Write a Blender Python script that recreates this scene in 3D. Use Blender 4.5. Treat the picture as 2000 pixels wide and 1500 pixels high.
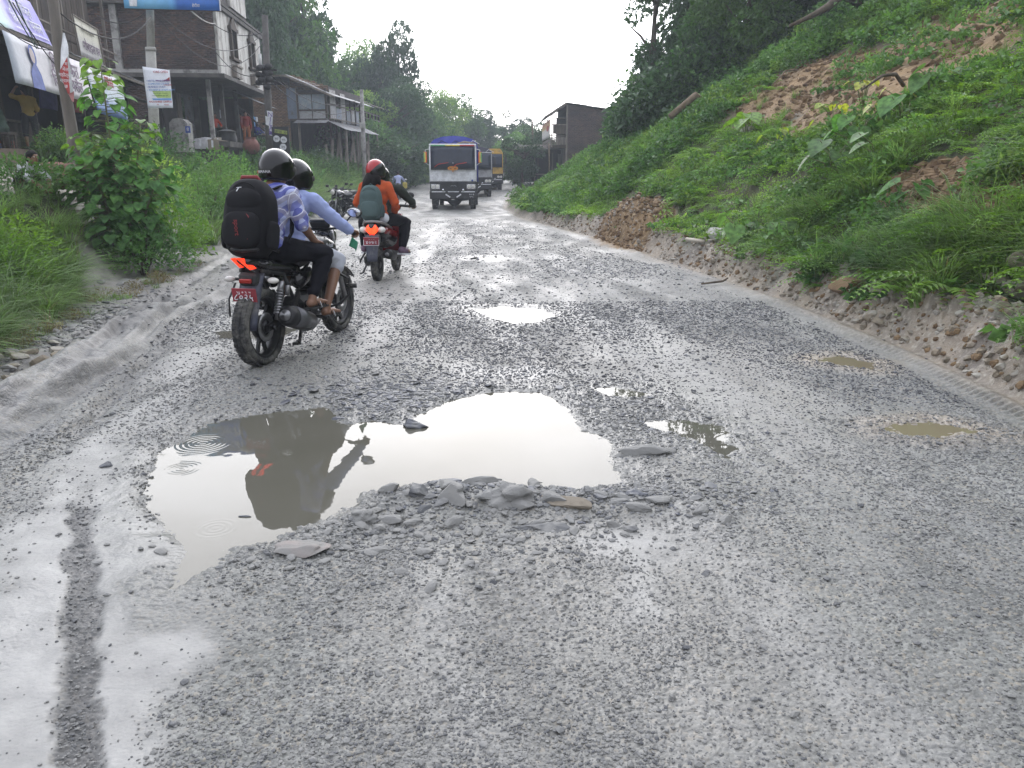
import bpy, math, random
import numpy as np
from mathutils import Vector, Matrix, Euler
R = math.radians
rnd = random.Random(7)
sc = bpy.context.scene
for o in list(bpy.data.objects):
 bpy.data.objects.remove(o)
# ---------------------------------------------------------------- camera, world, sun, exposure
CAM_H = 1.5
cam_data = bpy.data.cameras.new('camera')
cam = bpy.data.objects.new('camera', cam_data)
sc.collection.objects.link(cam)
cam.location = (0, 0, CAM_H)
cam.rotation_euler = (R(90 - 15.4), 0, 0)
cam_data.sensor_width = 36.0
cam_data.lens = 1510 / 2000 * 36.0
cam_data.clip_start = 0.05
cam_data.clip_end = 3000
sc.camera = cam
SUN_EL, SUN_AZ = 19.0, -3.0          # azimuth measured from +Y towards +X
world = bpy.data.worlds.new('World')
sc.world = world
world.use_nodes = True
wn, wl = world.node_tree.nodes, world.node_tree.links
wn.clear()
w_out = wn.new('ShaderNodeOutputWorld')
w_bg = wn.new('ShaderNodeBackground')
w_bg.inputs['Strength'].default_value = 0.1
sky = wn.new('ShaderNodeTexSky')
sky.sky_type = 'NISHITA'
sky.sun_disc = False
sky.sun_elevation = R(SUN_EL)
sky.sun_rotation = R(SUN_AZ)
sky.air_density = 1.0
sky.dust_density = 2.0
tcw = wn.new('ShaderNodeTexCoord')
sd = Vector((math.sin(R(SUN_AZ)) * math.cos(R(SUN_EL)), math.cos(R(SUN_AZ)) * math.cos(R(SUN_EL)), math.sin(R(SUN_EL))))
dotn = wn.new('ShaderNodeVectorMath'); dotn.operation = 'DOT_PRODUCT'
wl.new(tcw.outputs['Generated'], dotn.inputs[0]); dotn.inputs[1].default_value = sd
ramp = wn.new('ShaderNodeValToRGB')
for k, (p, v) in enumerate([(0.0, 9.5), (0.5, 11.0), (0.75, 16.0), (0.9, 22.0), (1.0, 28.0)]):
 e = ramp.color_ramp.elements[k] if k < 2 else ramp.color_ramp.elements.new(p)
 e.position = p; e.color = (v * .955, v * .985, v * 1.085, 1)
ramp.color_ramp.interpolation = 'EASE'
mr = wn.new('ShaderNodeMapRange'); mr.inputs[1].default_value = -1; mr.inputs[2].default_value = 1
wl.new(dotn.outputs['Value'], mr.inputs[0]); wl.new(mr.outputs[0], ramp.inputs[0])
cn = wn.new('ShaderNodeTexNoise'); cn.inputs['Scale'].default_value = 3.2; cn.inputs['Detail'].default_value = 6
mpw = wn.new('ShaderNodeMapping'); mpw.inputs['Scale'].default_value = (1, 1, 3.2)
wl.new(tcw.outputs['Generated'], mpw.inputs[0]); wl.new(mpw.outputs[0], cn.inputs['Vector'])
cmr = wn.new('ShaderNodeMapRange'); cmr.inputs[1].default_value = .3; cmr.inputs[2].default_value = .7
cmr.inputs[3].default_value = .84; cmr.inputs[4].default_value = 1.14
wl.new(cn.outputs[0], cmr.inputs[0])
cmul = wn.new('ShaderNodeVectorMath'); cmul.operation = 'SCALE'
wl.new(ramp.outputs[0], cmul.inputs[0]); wl.new(cmr.outputs[0], cmul.inputs['Scale'])
wmix = wn.new('ShaderNodeMix'); wmix.data_type = 'RGBA'; wmix.inputs[0].default_value = .86
wl.new(sky.outputs[0], wmix.inputs[6]); wl.new(cmul.outputs[0], wmix.inputs[7])
wl.new(wmix.outputs[2], w_bg.inputs[0]); wl.new(w_bg.outputs[0], w_out.inputs[0])
sun_data = bpy.data.lights.new('sun', 'SUN')
sun_data.energy = 1.2
sun_data.angle = R(60)
sun_data.color = (1.0, .95, .87)
sun = bpy.data.objects.new('sun', sun_data)
sc.collection.objects.link(sun)
sun.rotation_euler = (-sd).to_track_quat('-Z', 'Y').to_euler()
sc.view_settings.view_transform = 'Standard'
sc.view_settings.look = 'None'
sc.view_settings.exposure = 0.6
sc.view_settings.gamma = 1.0
sc.view_settings.use_curve_mapping = False
sc.render.engine = 'CYCLES'
sc.cycles.use_denoising = True
sc.cycles.max_bounces = 7
sc.cycles.diffuse_bounces = 3
sc.cycles.transparent_max_bounces = 12
sc.cycles.volume_bounces = 1
sc.cycles.sample_clamp_indirect = 6
# ---------------------------------------------------------------- helpers
COL = sc.collection
def tag(o, label=None, cat=None, group=None, kind=None):
 if label: o['label'] = label
 if cat: o['category'] = cat
 if group: o['group'] = group
 if kind: o['kind'] = kind
 return o
def empty(name, loc=(0, 0, 0), rz=0.0, label=None, cat=None, group=None, scale=1.0, parent=None):
 o = bpy.data.objects.new(name, None)
 o.empty_display_size = .2
 COL.objects.link(o)
 o.location = loc
 o.rotation_euler = (0, 0, rz)
 o.scale = (scale,) * 3
 if parent: o.parent = parent
 return tag(o, label, cat, group)
def mesh_np(name, v, f, mats=None, smooth=False, parent=None, link=True, mi=None):
 """v Nx3 array, f list/array of faces"""
 me = bpy.data.meshes.new(name)
 v = np.asarray(v, dtype=np.float32)
 if isinstance(f, np.ndarray) and f.ndim == 2:
  n, k = f.shape
  me.vertices.add(len(v)); me.vertices.foreach_set('co', v.ravel())
  me.loops.add(n * k); me.loops.foreach_set('vertex_index', f.astype(np.int32).ravel())
  me.polygons.add(n)
  me.polygons.foreach_set('loop_start', (np.arange(n) * k).astype(np.int32))
  me.update(calc_edges=True)
 else:
  me.from_pydata([tuple(map(float, p)) for p in v], [], f)
 if smooth:
  me.polygons.foreach_set('use_smooth', np.ones(len(me.polygons), dtype=bool))
 for m in (mats or []):
  me.materials.append(m)
 if mi is not None:
  me.polygons.foreach_set('material_index', np.asarray(mi, dtype=np.int32))
 me.update()
 o = bpy.data.objects.new(name, me)
 if link: COL.objects.link(o)
 if parent: o.parent = parent
 return o
def rotm(rx=0, ry=0, rz=0):
 return Euler((rx, ry, rz)).to_matrix()
def place(o, c):
 c.objects.link(o)
def copy_tree(o, parent=None):
 c = o.copy(); COL.objects.link(c)
 if parent: c.parent = parent
 for ch in list(o.children):
  copy_tree(ch, c)
 return c
class MB:
 """collects shapes, builds them as ONE mesh"""
 def __init__(self):
  self.v = []; self.f = []; self.m = []; self.cur = 0; self.sm = []; self.smooth = False
  self.M = None
 def add(self, vs, fs, smooth=None):
  n = len(self.v)
  if self.M is not None:
   vs = [self.M @ Vector(p) for p in vs]
  self.v += [tuple(p) for p in vs]
  s = self.smooth if smooth is None else smooth
  for f in fs:
   self.f.append(tuple(n + i for i in f)); self.m.append(self.cur); self.sm.append(s)
  return self
 def box(self, c, s, rot=None, ch=0.0):
  """centre, full size, optional rotation matrix, chamfer"""
  hx, hy, hz = s[0] / 2, s[1] / 2, s[2] / 2
  ch = min(ch, hx * .8, hy * .8, hz * .8)
  c = Vector(c)
  if ch <= 0:
   vs = [Vector((x, y, z)) for x in (-hx, hx) for y in (-hy, hy) for z in (-hz, hz)]
   fs = [(0, 1, 3, 2), (4, 6, 7, 5), (0, 4, 5, 1), (2, 3, 7, 6), (0, 2, 6, 4), (1, 5, 7, 3)]
  else:
   vs = []; idx = {}
   for x in (-1, 1):
    for y in (-1, 1):
     for z in (-1, 1):
      for ax in range(3):
       p = [x * (hx - ch), y * (hy - ch), z * (hz - ch)]
       p[ax] = (x, y, z)[ax] * (hx, hy, hz)[ax]
       idx[(x, y, z, ax)] = len(vs); vs.append(Vector(p))
   fs = []
   for ax in range(3):
    a, b = [i for i in range(3) if i != ax]
    for s_ in (-1, 1):
     q = []
     for (u, w) in ((-1, -1), (1, -1), (1, 1), (-1, 1)):
      k = [0, 0, 0]; k[ax] = s_; k[a] = u; k[b] = w
      q.append(idx[(*k, ax)])
     fs.append(tuple(q))
    for u in (-1, 1):
     for w in (-1, 1):
      k0 = [0, 0, 0]; k0[a] = u; k0[b] = w; k1 = list(k0); k0[ax] = -1; k1[ax] = 1
      fs.append((idx[(*k0, a)], idx[(*k1, a)], idx[(*k1, b)], idx[(*k0, b)]))
   for x in (-1, 1):
    for y in (-1, 1):
     for z in (-1, 1):
      fs.append((idx[(x, y, z, 0)], idx[(x, y, z, 1)], idx[(x, y, z, 2)]))
  if rot is not None: vs = [rot @ p for p in vs]
  return self.add([p + c for p in vs], fs, False)
 def bar(self, p0, p1, w, h=None, up=(0, 0, 1)):
  """rectangular bar between two points"""
  h = h or w
  p0, p1 = Vector(p0), Vector(p1); d = (p1 - p0)
  L = d.length
  d.normalize(); u = Vector(up)
  if abs(d.dot(u)) > .98: u = Vector((1, 0, 0))
  s = d.cross(u).normalized(); u = s.cross(d).normalized()
  m = Matrix((s, d, u)).transposed()
  return self.box((p0 + p1) / 2, (w, L, h), m)
 def tube(self, pts, r, seg=8, cap=True, smooth=True, flat=None):
  pts = [Vector(p) for p in pts]
  rs = r if isinstance(r, (list, tuple)) else [r] * len(pts)
  vs = []; fs = []; n = len(pts)
  prev = None
  for i, p in enumerate(pts):
   d = (pts[min(i + 1, n - 1)] - pts[max(i - 1, 0)])
   d.normalize() if d.length > 0 else None
   if prev is None:
    u = Vector((0, 0, 1)) if abs(d.z) < .9 else Vector((1, 0, 0))
    s = d.cross(u).normalized()
   else:
    s = (prev - d * prev.dot(d)).normalized()
   prev = s; u = d.cross(s)
   for k in range(seg):
    a = 2 * math.pi * k / seg
    fl = flat if flat else 1.0
    vs.append(p + s * math.cos(a) * rs[i] + u * math.sin(a) * rs[i] * fl)
  for i in range(n - 1):
   for k in range(seg):
    a, b = i * seg + k, i * seg + (k + 1) % seg
    fs.append((a, b, b + seg, a + seg))
  if cap:
   fs.append(tuple(range(seg - 1, -1, -1))); fs.append(tuple((n - 1) * seg + k for k in range(seg)))
  return self.add(vs, fs, smooth)
 def lathe(self, prof, seg=24, M=None, smooth=True, a0=0, a1=2 * math.pi, close=True):
  """profile (r, h) round z, placed by matrix"""
  M = M or Matrix.Identity(4)
  vs = []; fs = []; full = abs(a1 - a0 - 2 * math.pi) < 1e-6
  m = seg if full else seg + 1
  for (r, h) in prof:
   for k in range(m):
    a = a0 + (a1 - a0) * k / seg
    vs.append(M @ Vector((r * math.cos(a), r * math.sin(a), h)))
  for i in range(len(prof) - 1):
   for k in range(seg):
    a = i * m + k; b = i * m + (k + 1) % m
    fs.append((a, b, b + m, a + m))
  return self.add(vs, fs, smooth)
 def prism(self, outline, t, M=None, smooth=False):
  """2-D outline (x, y) extruded by t on z, centred"""
  M = M or Matrix.Identity(4); n = len(outline)
  vs = [M @ Vector((x, y, -t / 2)) for x, y in outline] + [M @ Vector((x, y, t / 2)) for x, y in outline]
  fs = [tuple(range(n - 1, -1, -1)), tuple(range(n, 2 * n))]
  fs += [(i, (i + 1) % n, n + (i + 1) % n, n + i) for i in range(n)]
  return self.add(vs, fs, smooth)
 def ell(self, c, r, seg=16, rings=10, rot=None):
  c = Vector(c); vs = []; fs = []
  for i in range(rings + 1):
   t = math.pi * i / rings
   for k in range(seg):
    a = 2 * math.pi * k / seg
    p = Vector((r[0] * math.sin(t) * math.cos(a), r[1] * math.sin(t) * math.sin(a), r[2] * math.cos(t)))
    if rot is not None: p = rot @ p
    vs.append(c + p)
  for i in range(rings):
   for k in range(seg):
    a, b = i * seg + k, i * seg + (k + 1) % seg
    fs.append((a, a + seg, b + seg, b))
  return self.add(vs, fs, True)
 def loft(self, rings, cap=True, smooth=True):
  vs = [p for r in rings for p in r]; n = len(rings[0]); fs = []
  for i in range(len(rings) - 1):
   for k in range(n):
    a, b = i * n + k, i * n + (k + 1) % n
    fs.append((a, b, b + n, a + n))
  if cap:
   fs.append(tuple(range(n - 1, -1, -1))); fs.append(tuple((len(rings) - 1) * n + k for k in range(n)))
  return self.add(vs, fs, smooth)
 def grid(self, fn, nu, nv, smooth=True, thick=0.0):
  vs = [Vector(fn(i / nu, j / nv)) for j in range(nv + 1) for i in range(nu + 1)]
  fs = [(j * (nu + 1) + i, j * (nu + 1) + i + 1, (j + 1) * (nu + 1) + i + 1, (j + 1) * (nu + 1) + i) for j in range(nv) for i in range(nu)]
  return self.add(vs, fs, smooth)
 def build(self, name, mat, parent=None, thick=0.0, fix=True, label=None, kind=None):
  me = bpy.data.meshes.new(name)
  me.from_pydata(self.v, [], self.f)
  mats = mat if isinstance(mat, (list, tuple)) else [mat]
  for m in mats: me.materials.append(m)
  me.polygons.foreach_set('use_smooth', self.sm)
  me.polygons.foreach_set('material_index', self.m)
  if fix:
   import bmesh
   bm = bmesh.new(); bm.from_mesh(me)
   bmesh.ops.recalc_face_normals(bm, faces=bm.faces[:])
   bm.to_mesh(me); bm.free()
  me.update()
  o = bpy.data.objects.new(name, me); COL.objects.link(o)
  if parent: o.parent = parent
  if thick:
   md = o.modifiers.new('thickness', 'SOLIDIFY'); md.thickness = thick; md.offset = 0
  tag(o, label, kind=kind)
  return o
# ---------------------------------------------------------------- materials
def _n(nt, t, **kw):
 n = nt.nodes.new(t)
 for k, v in kw.items():
  if k in n.inputs: n.inputs[k].default_value = v
  else: setattr(n, k, v)
 return n
def principled(name):
 m = bpy.data.materials.new(name); m.use_nodes = True
 nt = m.node_tree; b = nt.nodes['Principled BSDF']
 return m, nt, b
def rgba(c, k=1.0): return (c[0] * k, c[1] * k, c[2] * k, 1)
def mat(name, col, rough=.6, metal=0.0, col2=None, scale=6.0, vary=.35, bump=0.0, bscale=40.0, spec=.5, stretch=(1, 1, 1),
  coat=0.0, dirt=None, dirt_amt=.5, dscale=3.0, emit=None, estr=0.0, trans=0.0, per_object=0.0, coords='Object', rvary=.1):
 """procedural material: two colours mixed by noise, optional dirt stains, bump"""
 m, nt, b = principled(name)
 L = nt.links.new
 tc = _n(nt, 'ShaderNodeTexCoord'); mp = _n(nt, 'ShaderNodeMapping'); mp.inputs['Scale'].default_value = stretch
 L(tc.outputs[coords], mp.inputs[0])
 nz = _n(nt, 'ShaderNodeTexNoise', Scale=scale, Detail=5.0, Roughness=.6)
 L(mp.outputs[0], nz.inputs['Vector'])
 if col2 is None: col2 = tuple(c * (1 - vary) for c in col)
 rp = _n(nt, 'ShaderNodeMapRange'); rp.inputs[1].default_value = .33; rp.inputs[2].default_value = .67
 L(nz.outputs[0], rp.inputs[0])
 mx = _n(nt, 'ShaderNodeMix', data_type='RGBA')
 mx.inputs[6].default_value = rgba(col); mx.inputs[7].default_value = rgba(col2)
 L(rp.outputs[0], mx.inputs[0])
 out = mx.outputs[2]
 if dirt:
  nd = _n(nt, 'ShaderNodeTexNoise', Scale=dscale, Detail=8.0, Roughness=.7); L(mp.outputs[0], nd.inputs['Vector'])
  r2 = _n(nt, 'ShaderNodeMapRange'); r2.inputs[1].default_value = .62 - .25 * dirt_amt; r2.inputs[2].default_value = .78 - .2 * dirt_amt
  L(nd.outputs[0], r2.inputs[0])
  m2 = _n(nt, 'ShaderNodeMix', data_type='RGBA'); m2.inputs[7].default_value = rgba(dirt)
  L(r2.outputs[0], m2.inputs[0]); L(out, m2.inputs[6]); out = m2.outputs[2]
  rr = _n(nt, 'ShaderNodeMapRange'); rr.inputs[3].default_value = rough; rr.inputs[4].default_value = min(1, rough + .35)
  L(r2.outputs[0], rr.inputs[0]); L(rr.outputs[0], b.inputs['Roughness'])
 else:
  rr = _n(nt, 'ShaderNodeMapRange'); rr.inputs[3].default_value = max(.02, rough - rvary); rr.inputs[4].default_value = min(1, rough + rvary)
  L(nz.outputs[0], rr.inputs[0]); L(rr.outputs[0], b.inputs['Roughness'])
 if per_object:
  oi = _n(nt, 'ShaderNodeObjectInfo'); hs = _n(nt, 'ShaderNodeHueSaturation')
  mr_ = _n(nt, 'ShaderNodeMapRange'); mr_.inputs[3].default_value = 1 - per_object; mr_.inputs[4].default_value = 1 + per_object
  L(oi.outputs['Random'], mr_.inputs[0]); L(mr_.outputs[0], hs.inputs['Value']); L(out, hs.inputs['Color']); out = hs.outputs[0]
 L(out, b.inputs['Base Color'])
 b.inputs['Metallic'].default_value = metal
 b.inputs['Specular IOR Level'].default_value = spec
 b.inputs['Coat Weight'].default_value = coat
 b.inputs['Coat Roughness'].default_value = .06
 if trans: b.inputs['Transmission Weight'].default_value = trans
 if emit:
  b.inputs['Emission Color'].default_value = rgba(emit); b.inputs['Emission Strength'].default_value = estr
 if bump:
  nb = _n(nt, 'ShaderNodeTexNoise', Scale=bscale, Detail=4.0); L(mp.outputs[0], nb.inputs['Vector'])
  bp = _n(nt, 'ShaderNodeBump', Strength=min(1, bump), Distance=.01); L(nb.outputs[0], bp.inputs['Height']); L(bp.outputs[0], b.inputs['Normal'])
 return m
def leaf_mat(name, c1, c2, tr=.35, rough=.45, scale=.6, c3=None):
 """foliage: colour varies per clump (world noise) and by leaf, part of the light passes through"""
 m, nt, b = principled(name); L = nt.links.new
 geo = _n(nt, 'ShaderNodeNewGeometry')
 nz = _n(nt, 'ShaderNodeTexNoise', Scale=scale, Detail=3.0); L(geo.outputs['Position'], nz.inputs['Vector'])
 n2 = _n(nt, 'ShaderNodeTexNoise', Scale=14.0, Detail=1.0); L(geo.outputs['Position'], n2.inputs['Vector'])
 rp = _n(nt, 'ShaderNodeMapRange'); rp.inputs[1].default_value = .35; rp.inputs[2].default_value = .65; L(nz.outputs[0], rp.inputs[0])
 mx = _n(nt, 'ShaderNodeMix', data_type='RGBA'); mx.inputs[6].default_value = rgba(c1); mx.inputs[7].default_value = rgba(c2); L(rp.outputs[0], mx.inputs[0])
 out = mx.outputs[2]
 r2 = _n(nt, 'ShaderNodeMapRange'); r2.inputs[1].default_value = .3; r2.inputs[2].default_value = .7
 r2.inputs[3].default_value = .6; r2.inputs[4].default_value = 1.4; L(n2.outputs[0], r2.inputs[0])
 oi = _n(nt, 'ShaderNodeObjectInfo'); r3 = _n(nt, 'ShaderNodeMapRange'); r3.inputs[3].default_value = .75; r3.inputs[4].default_value = 1.25
 L(oi.outputs['Random'], r3.inputs[0])
 mu = _n(nt, 'ShaderNodeMath', operation='MULTIPLY'); L(r2.outputs[0], mu.inputs[0]); L(r3.outputs[0], mu.inputs[1])
 sc_ = _n(nt, 'ShaderNodeVectorMath', operation='SCALE'); L(out, sc_.inputs[0]); L(mu.outputs[0], sc_.inputs['Scale'])
 L(sc_.outputs[0], b.inputs['Base Color'])
 b.inputs['Roughness'].default_value = rough; b.inputs['Specular IOR Level'].default_value = .35
 t = _n(nt, 'ShaderNodeBsdfTranslucent'); hs = _n(nt, 'ShaderNodeHueSaturation', Saturation=1.15, Value=1.3); hs.inputs['Hue'].default_value = .495
 L(sc_.outputs[0], hs.inputs['Color']); L(hs.outputs[0], t.inputs[0])
 ms = _n(nt, 'ShaderNodeMixShader'); ms.inputs[0].default_value = tr
 L(b.outputs[0], ms.inputs[1]); L(t.outputs[0], ms.inputs[2]); L(ms.outputs[0], nt.nodes['Material Output'].inputs[0])
 return m
_white_text = {}
def text_mesh(name, s, size, M, mat_, parent=None, thick=.002, align='CENTER', spacing=1.0):
 cu = bpy.data.curves.new(name, 'FONT'); cu.body = s; cu.size = size; cu.align_x = align; cu.align_y = 'CENTER'
 cu.extrude = thick; cu.space_character = spacing; cu.resolution_u = 2
 t = bpy.data.objects.new(name + '_tmp', cu); COL.objects.link(t)
 dg = bpy.context.evaluated_depsgraph_get()
 me = bpy.data.meshes.new_from_object(t.evaluated_get(dg))
 bpy.data.objects.remove(t); bpy.data.curves.remove(cu)
 me.materials.clear(); me.materials.append(mat_)
 me.transform(M)
 me.name = name
 o = bpy.data.objects.new(name, me); COL.objects.link(o)
 if parent: o.parent = parent
 return o
def frame(o, x, y):
 """matrix with origin o, local x axis x, local y axis y"""
 x = Vector(x).normalized(); z = x.cross(Vector(y)).normalized(); y = z.cross(x)
 m = Matrix((x, y, z)).transposed().to_4x4(); m.translation = Vector(o)
 return m
def blob(name, parts, voxel, mat_, parent=None, smooth_it=3, smooth_f=.5, post=None, label=None, seg=10):
 """one continuous organic surface from tapered limbs ('c', p0, r0, p1, r1[, flat dir, factor]) and ellipsoids ('e', c, r, rot)"""
 mb = MB()
 for q in parts:
  if q[0] == 'c':
   _, p0, r0, p1, r1 = q[:5]
   p0, p1 = Vector(p0), Vector(p1)
   d = p1 - p0; L = d.length; d.normalize()
   u = Vector((0, 0, 1)) if abs(d.z) < .9 else Vector((1, 0, 0))
   s = d.cross(u).normalized(); w = d.cross(s)
   rings = []
   for (t, k) in [(-.95, .3), (-.7, .71), (-.35, .94), (0, 1)]:
    rings.append([p0 + d * r0 * t + (s * math.cos(2 * math.pi * j / seg) + w * math.sin(2 * math.pi * j / seg)) * r0 * k for j in range(seg)])
   for (t, k) in [(0, 1), (.35, .94), (.7, .71), (.95, .3)]:
    rings.append([p1 + d * r1 * t + (s * math.cos(2 * math.pi * j / seg) + w * math.sin(2 * math.pi * j / seg)) * r1 * k for j in range(seg)])
   mb.loft(rings)
  else:
   mb.ell(q[1], q[2], 14, 9, q[3] if len(q) > 3 else None)
 t = mb.build(name + '_tmp', mat_, fix=True)
 md = t.modifiers.new('r', 'REMESH'); md.mode = 'VOXEL'; md.voxel_size = voxel
 if smooth_it:
  ms = t.modifiers.new('s', 'SMOOTH'); ms.iterations = smooth_it; ms.factor = smooth_f
 dg = bpy.context.evaluated_depsgraph_get()
 me = bpy.data.meshes.new_from_object(t.evaluated_get(dg))
 bpy.data.objects.remove(t)
 me.polygons.foreach_set('use_smooth', np.ones(len(me.polygons), dtype=bool))
 me.materials.clear(); me.materials.append(mat_)
 if post:
  n = len(me.vertices); co = np.empty(n * 3, dtype=np.float32); me.vertices.foreach_get('co', co)
  co = post(co.reshape(-1, 3)); me.vertices.foreach_set('co', co.astype(np.float32).ravel())
 me.name = name; me.update()
 o = bpy.data.objects.new(name, me); COL.objects.link(o)
 if parent: o.parent = parent
 tag(o, label)
 return o
# ---------------------------------------------------------------- terrain height as a function of place
def _hash(ix, iy, s):
 h = (ix.astype(np.int64) * 374761393 + iy.astype(np.int64) * 668265263 + s * 1442695041) & 0xffffffff
 h = ((h ^ (h >> 13)) * 1274126177) & 0xffffffff
 h = (h ^ (h >> 16)) & 0xffffffff
 return h.astype(np.float64) / 4294967295.0
def vnoise(x, y, s=0):
 ix, iy = np.floor(x), np.floor(y); fx, fy = x - ix, y - iy
 fx = fx * fx * fx * (fx * (fx * 6 - 15) + 10); fy = fy * fy * fy * (fy * (fy * 6 - 15) + 10)
 a, b = _hash(ix, iy, s), _hash(ix + 1, iy, s); c, d = _hash(ix, iy + 1, s), _hash(ix + 1, iy + 1, s)
 return (a + (b - a) * fx) + ((c + (d - c) * fx) - (a + (b - a) * fx)) * fy
def fbm(x, y, s=0, o=4, g=.5):
 r = 0; a = 1; t = 0
 for k in range(o):
  r = r + a * (vnoise(x, y, s + k * 17) - .5) * 2; t += a; a *= g
  x, y = x * 2.03 + 5.1, y * 2.03 - 3.7
 return r / t
def cells(x, y, s=0, jit=.85):
 """worley: distance to nearest / second nearest feature point and a random value of the cell"""
 ix, iy = np.floor(x), np.floor(y)
 d1 = np.full(x.shape, 9.); d2 = np.full(x.shape, 9.); rv = np.zeros(x.shape)
 for dx in (-1, 0, 1):
  for dy in (-1, 0, 1):
   cx, cy = ix + dx, iy + dy
   px = cx + .5 + jit * (_hash(cx, cy, s) - .5); py = cy + .5 + jit * (_hash(cx, cy, s + 1) - .5)
   d = np.hypot(px - x, py - y)
   m = d < d1
   d2 = np.where(m, d1, np.minimum(d2, d)); rv = np.where(m, _hash(cx, cy, s + 2), rv); d1 = np.where(m, d, d1)
 return d1, d2, rv
def sstep(a, b, x):
 t = np.clip((x - a) / (b - a), 0, 1)
 return t * t * (3 - 2 * t)
RE = np.array([(3.1, -8), (3.1, 4.3), (3.15, 6.4), (3.08, 7.6), (3.0, 9.1), (2.6, 11.7), (1.75, 17.5), (.78, 23.2), (0.0, 28), (-.62, 37.7), (-.5, 50), (.6, 65), (3.5, 85), (9, 110), (20, 150)])
LE = np.array([(-2.8, -8), (-3.0, 3.0), (-3.15, 4.5), (-3.45, 6.4), (-3.8, 8.1), (-3.9, 10.4), (-4.7, 14.3), (-5.4, 22.6), (-6.9, 34), (-7.9, 48), (-8.0, 62), (-5.5, 85), (1, 110), (10, 150)])
def bare(y): return np.interp(y, [8, 10, 13, 16], [0, .75, .9, .1])
def lanes(x, y):
 a = np.interp(y, [0, 5, 9, 13, 20, 30, 40], [-.9, -1.15, -1.35, -1.5, -1.95, -2.7, -3.6]); b = np.interp(y, [0, 3, 7, 12, 20], [-2.0, -2.25, -2.75, -3.2, -4.0]); c = np.interp(y, [0, 5, 10, 20, 40], [1.3, 1.5, 1.2, -.2, -2.2])
 w = .10 * fbm(x * .4 + 3, y * .3, 801, 2)
 k = np.maximum(np.exp(-((x - a + w) / .26) ** 2) * sstep(5, 7, y), .8 * np.exp(-((x - b + w) / .22) ** 2) * sstep(2.6, 4.5, y)); k = np.maximum(k, .5 * np.exp(-((x - c + w) / .16) ** 2) * sstep(2, 4, y))
 return k * sstep(-.3, .25, fbm(x * 5, y * .8, 803, 4) + .12)
def redge(y): return np.interp(y, RE[:, 1], RE[:, 0])
def ledge(y): return np.interp(y, LE[:, 1], LE[:, 0])
def sdist(x, y, poly):
 """signed distance to polygon, negative inside"""
 P = np.asarray(poly, dtype=float); n = len(P)
 d = np.full(x.shape, 1e9); ins = np.zeros(x.shape, bool)
 for i in range(n):
  a, b = P[i], P[(i + 1) % n]; e = b - a
  wx, wy = x - a[0], y - a[1]
  t = np.clip((wx * e[0] + wy * e[1]) / (e @ e), 0, 1)
  d = np.minimum(d, np.hypot(wx - e[0] * t, wy - e[1] * t))
  c = ((a[1] > y) != (b[1] > y)) & (x < (b[0] - a[0]) * (y - a[1]) / (b[1] - a[1] + 1e-12) + a[0])
  ins ^= c
 return np.where(ins, -d, d)
PUDDLES = {
 'main': ([(-1.79, 3.48), (-1.99, 4.05), (-1.9, 4.55), (-1.5, 4.85), (-1.22, 4.95), (-1.05, 4.6), (-.7, 4.58), (-.6, 4.8), (-.46, 5.05), (-.18, 5.3), (.22, 5.28), (.38, 4.93), (.47, 4.45), (.62, 4.2), (.56, 3.9), (.6, 3.62), (.37, 3.45), (0, 3.51), (-.38, 3.54), (-.62, 3.4), (-.7, 3.22), (-.93, 3.02), (-1.1, 2.85), (-1.2, 2.55), (-1.32, 2.5), (-1.4, 2.9)], 1.0),
 'right': ([(.83, 4.6), (1.05, 4.62), (1.3, 4.5), (1.27, 4.05), (1.16, 3.9), (1.08, 4.1), (.95, 4.35), (.8, 4.5)], .6),
 'upper': ([(.55, 5.35), (.75, 5.4), (1.02, 5.18), (.85, 5.05), (.62, 5.15)], .5),
 'middle': ([(-.52, 8.7), (-.1, 8.9), (.35, 8.7), (.5, 8.3), (.3, 7.85), (0, 7.75), (-.3, 8.15)], .6),
 'left': ([(-2.9, 7.35), (-2.4, 7.7), (-2.05, 7.45), (-2.2, 7.0), (-2.7, 7.0)], .6),
 'far': ([(-.8, 14.0), (-.35, 14.15), (-.1, 13.85), (-.3, 13.6), (-.7, 13.7)], .5),
 'tan': ([(2.45, 6.25), (2.75, 6.35), (2.95, 6.1), (2.85, 5.85), (2.55, 6.0)], .4),
 'tannear': ([(2.25, 4.5), (2.6, 4.6), (2.85, 4.35), (2.5, 4.25), (2.2, 4.35)], .4),
}
FILMS = [[(-1.34, 1.2), (-1.75, 2.2), (-2.2, 2.99), (-2.5, 4.3), (-1.95, 3.9), (-1.6, 3.2), (-1.2, 2.7), (-1.0, 2.4), (-1.0, 1.87), (-.9, 1.2)], [(.35, 3.08), (.72, 3.1), (.66, 2.72), (.45, 2.5)]]
def film_zone(x, y):
 m = (y < 5); k = np.zeros_like(x)
 if m.any():
  xs, ys = x[m], y[m]; d = np.full(xs.shape, 9.)
  for P in FILMS: d = np.minimum(d, sdist(xs, ys, P))
  k[m] = 1 - sstep(-.16, .14, d + .2 * fbm(xs * 3, ys * 3, 701, 4) + .05 * fbm(xs * 14, ys * 14, 703, 2))
 return k
def strip_zone(x, y):
 ws = x + 1.13 + .53 * (y - 1.68)
 return (1 - sstep(.035, .085, np.abs(ws) + .045 * fbm(x * 13, y * 9, 125, 4))) * (1 - sstep(2.9, 3.7, y + .3 * fbm(x * 5, y * 5, 127, 2)))
WATER_Z = -.010
SCARS = [(6.9, 19.9, 1.7, 2.9, .12), (7.4, 16.2, 2.2, 3.8, .16), (5.1, 9.6, .45, 1.2, .05), (4.9, 8.0, .35, .5, .05)]     # bare earth on the slope: x, y, rx, ry, depth
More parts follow.
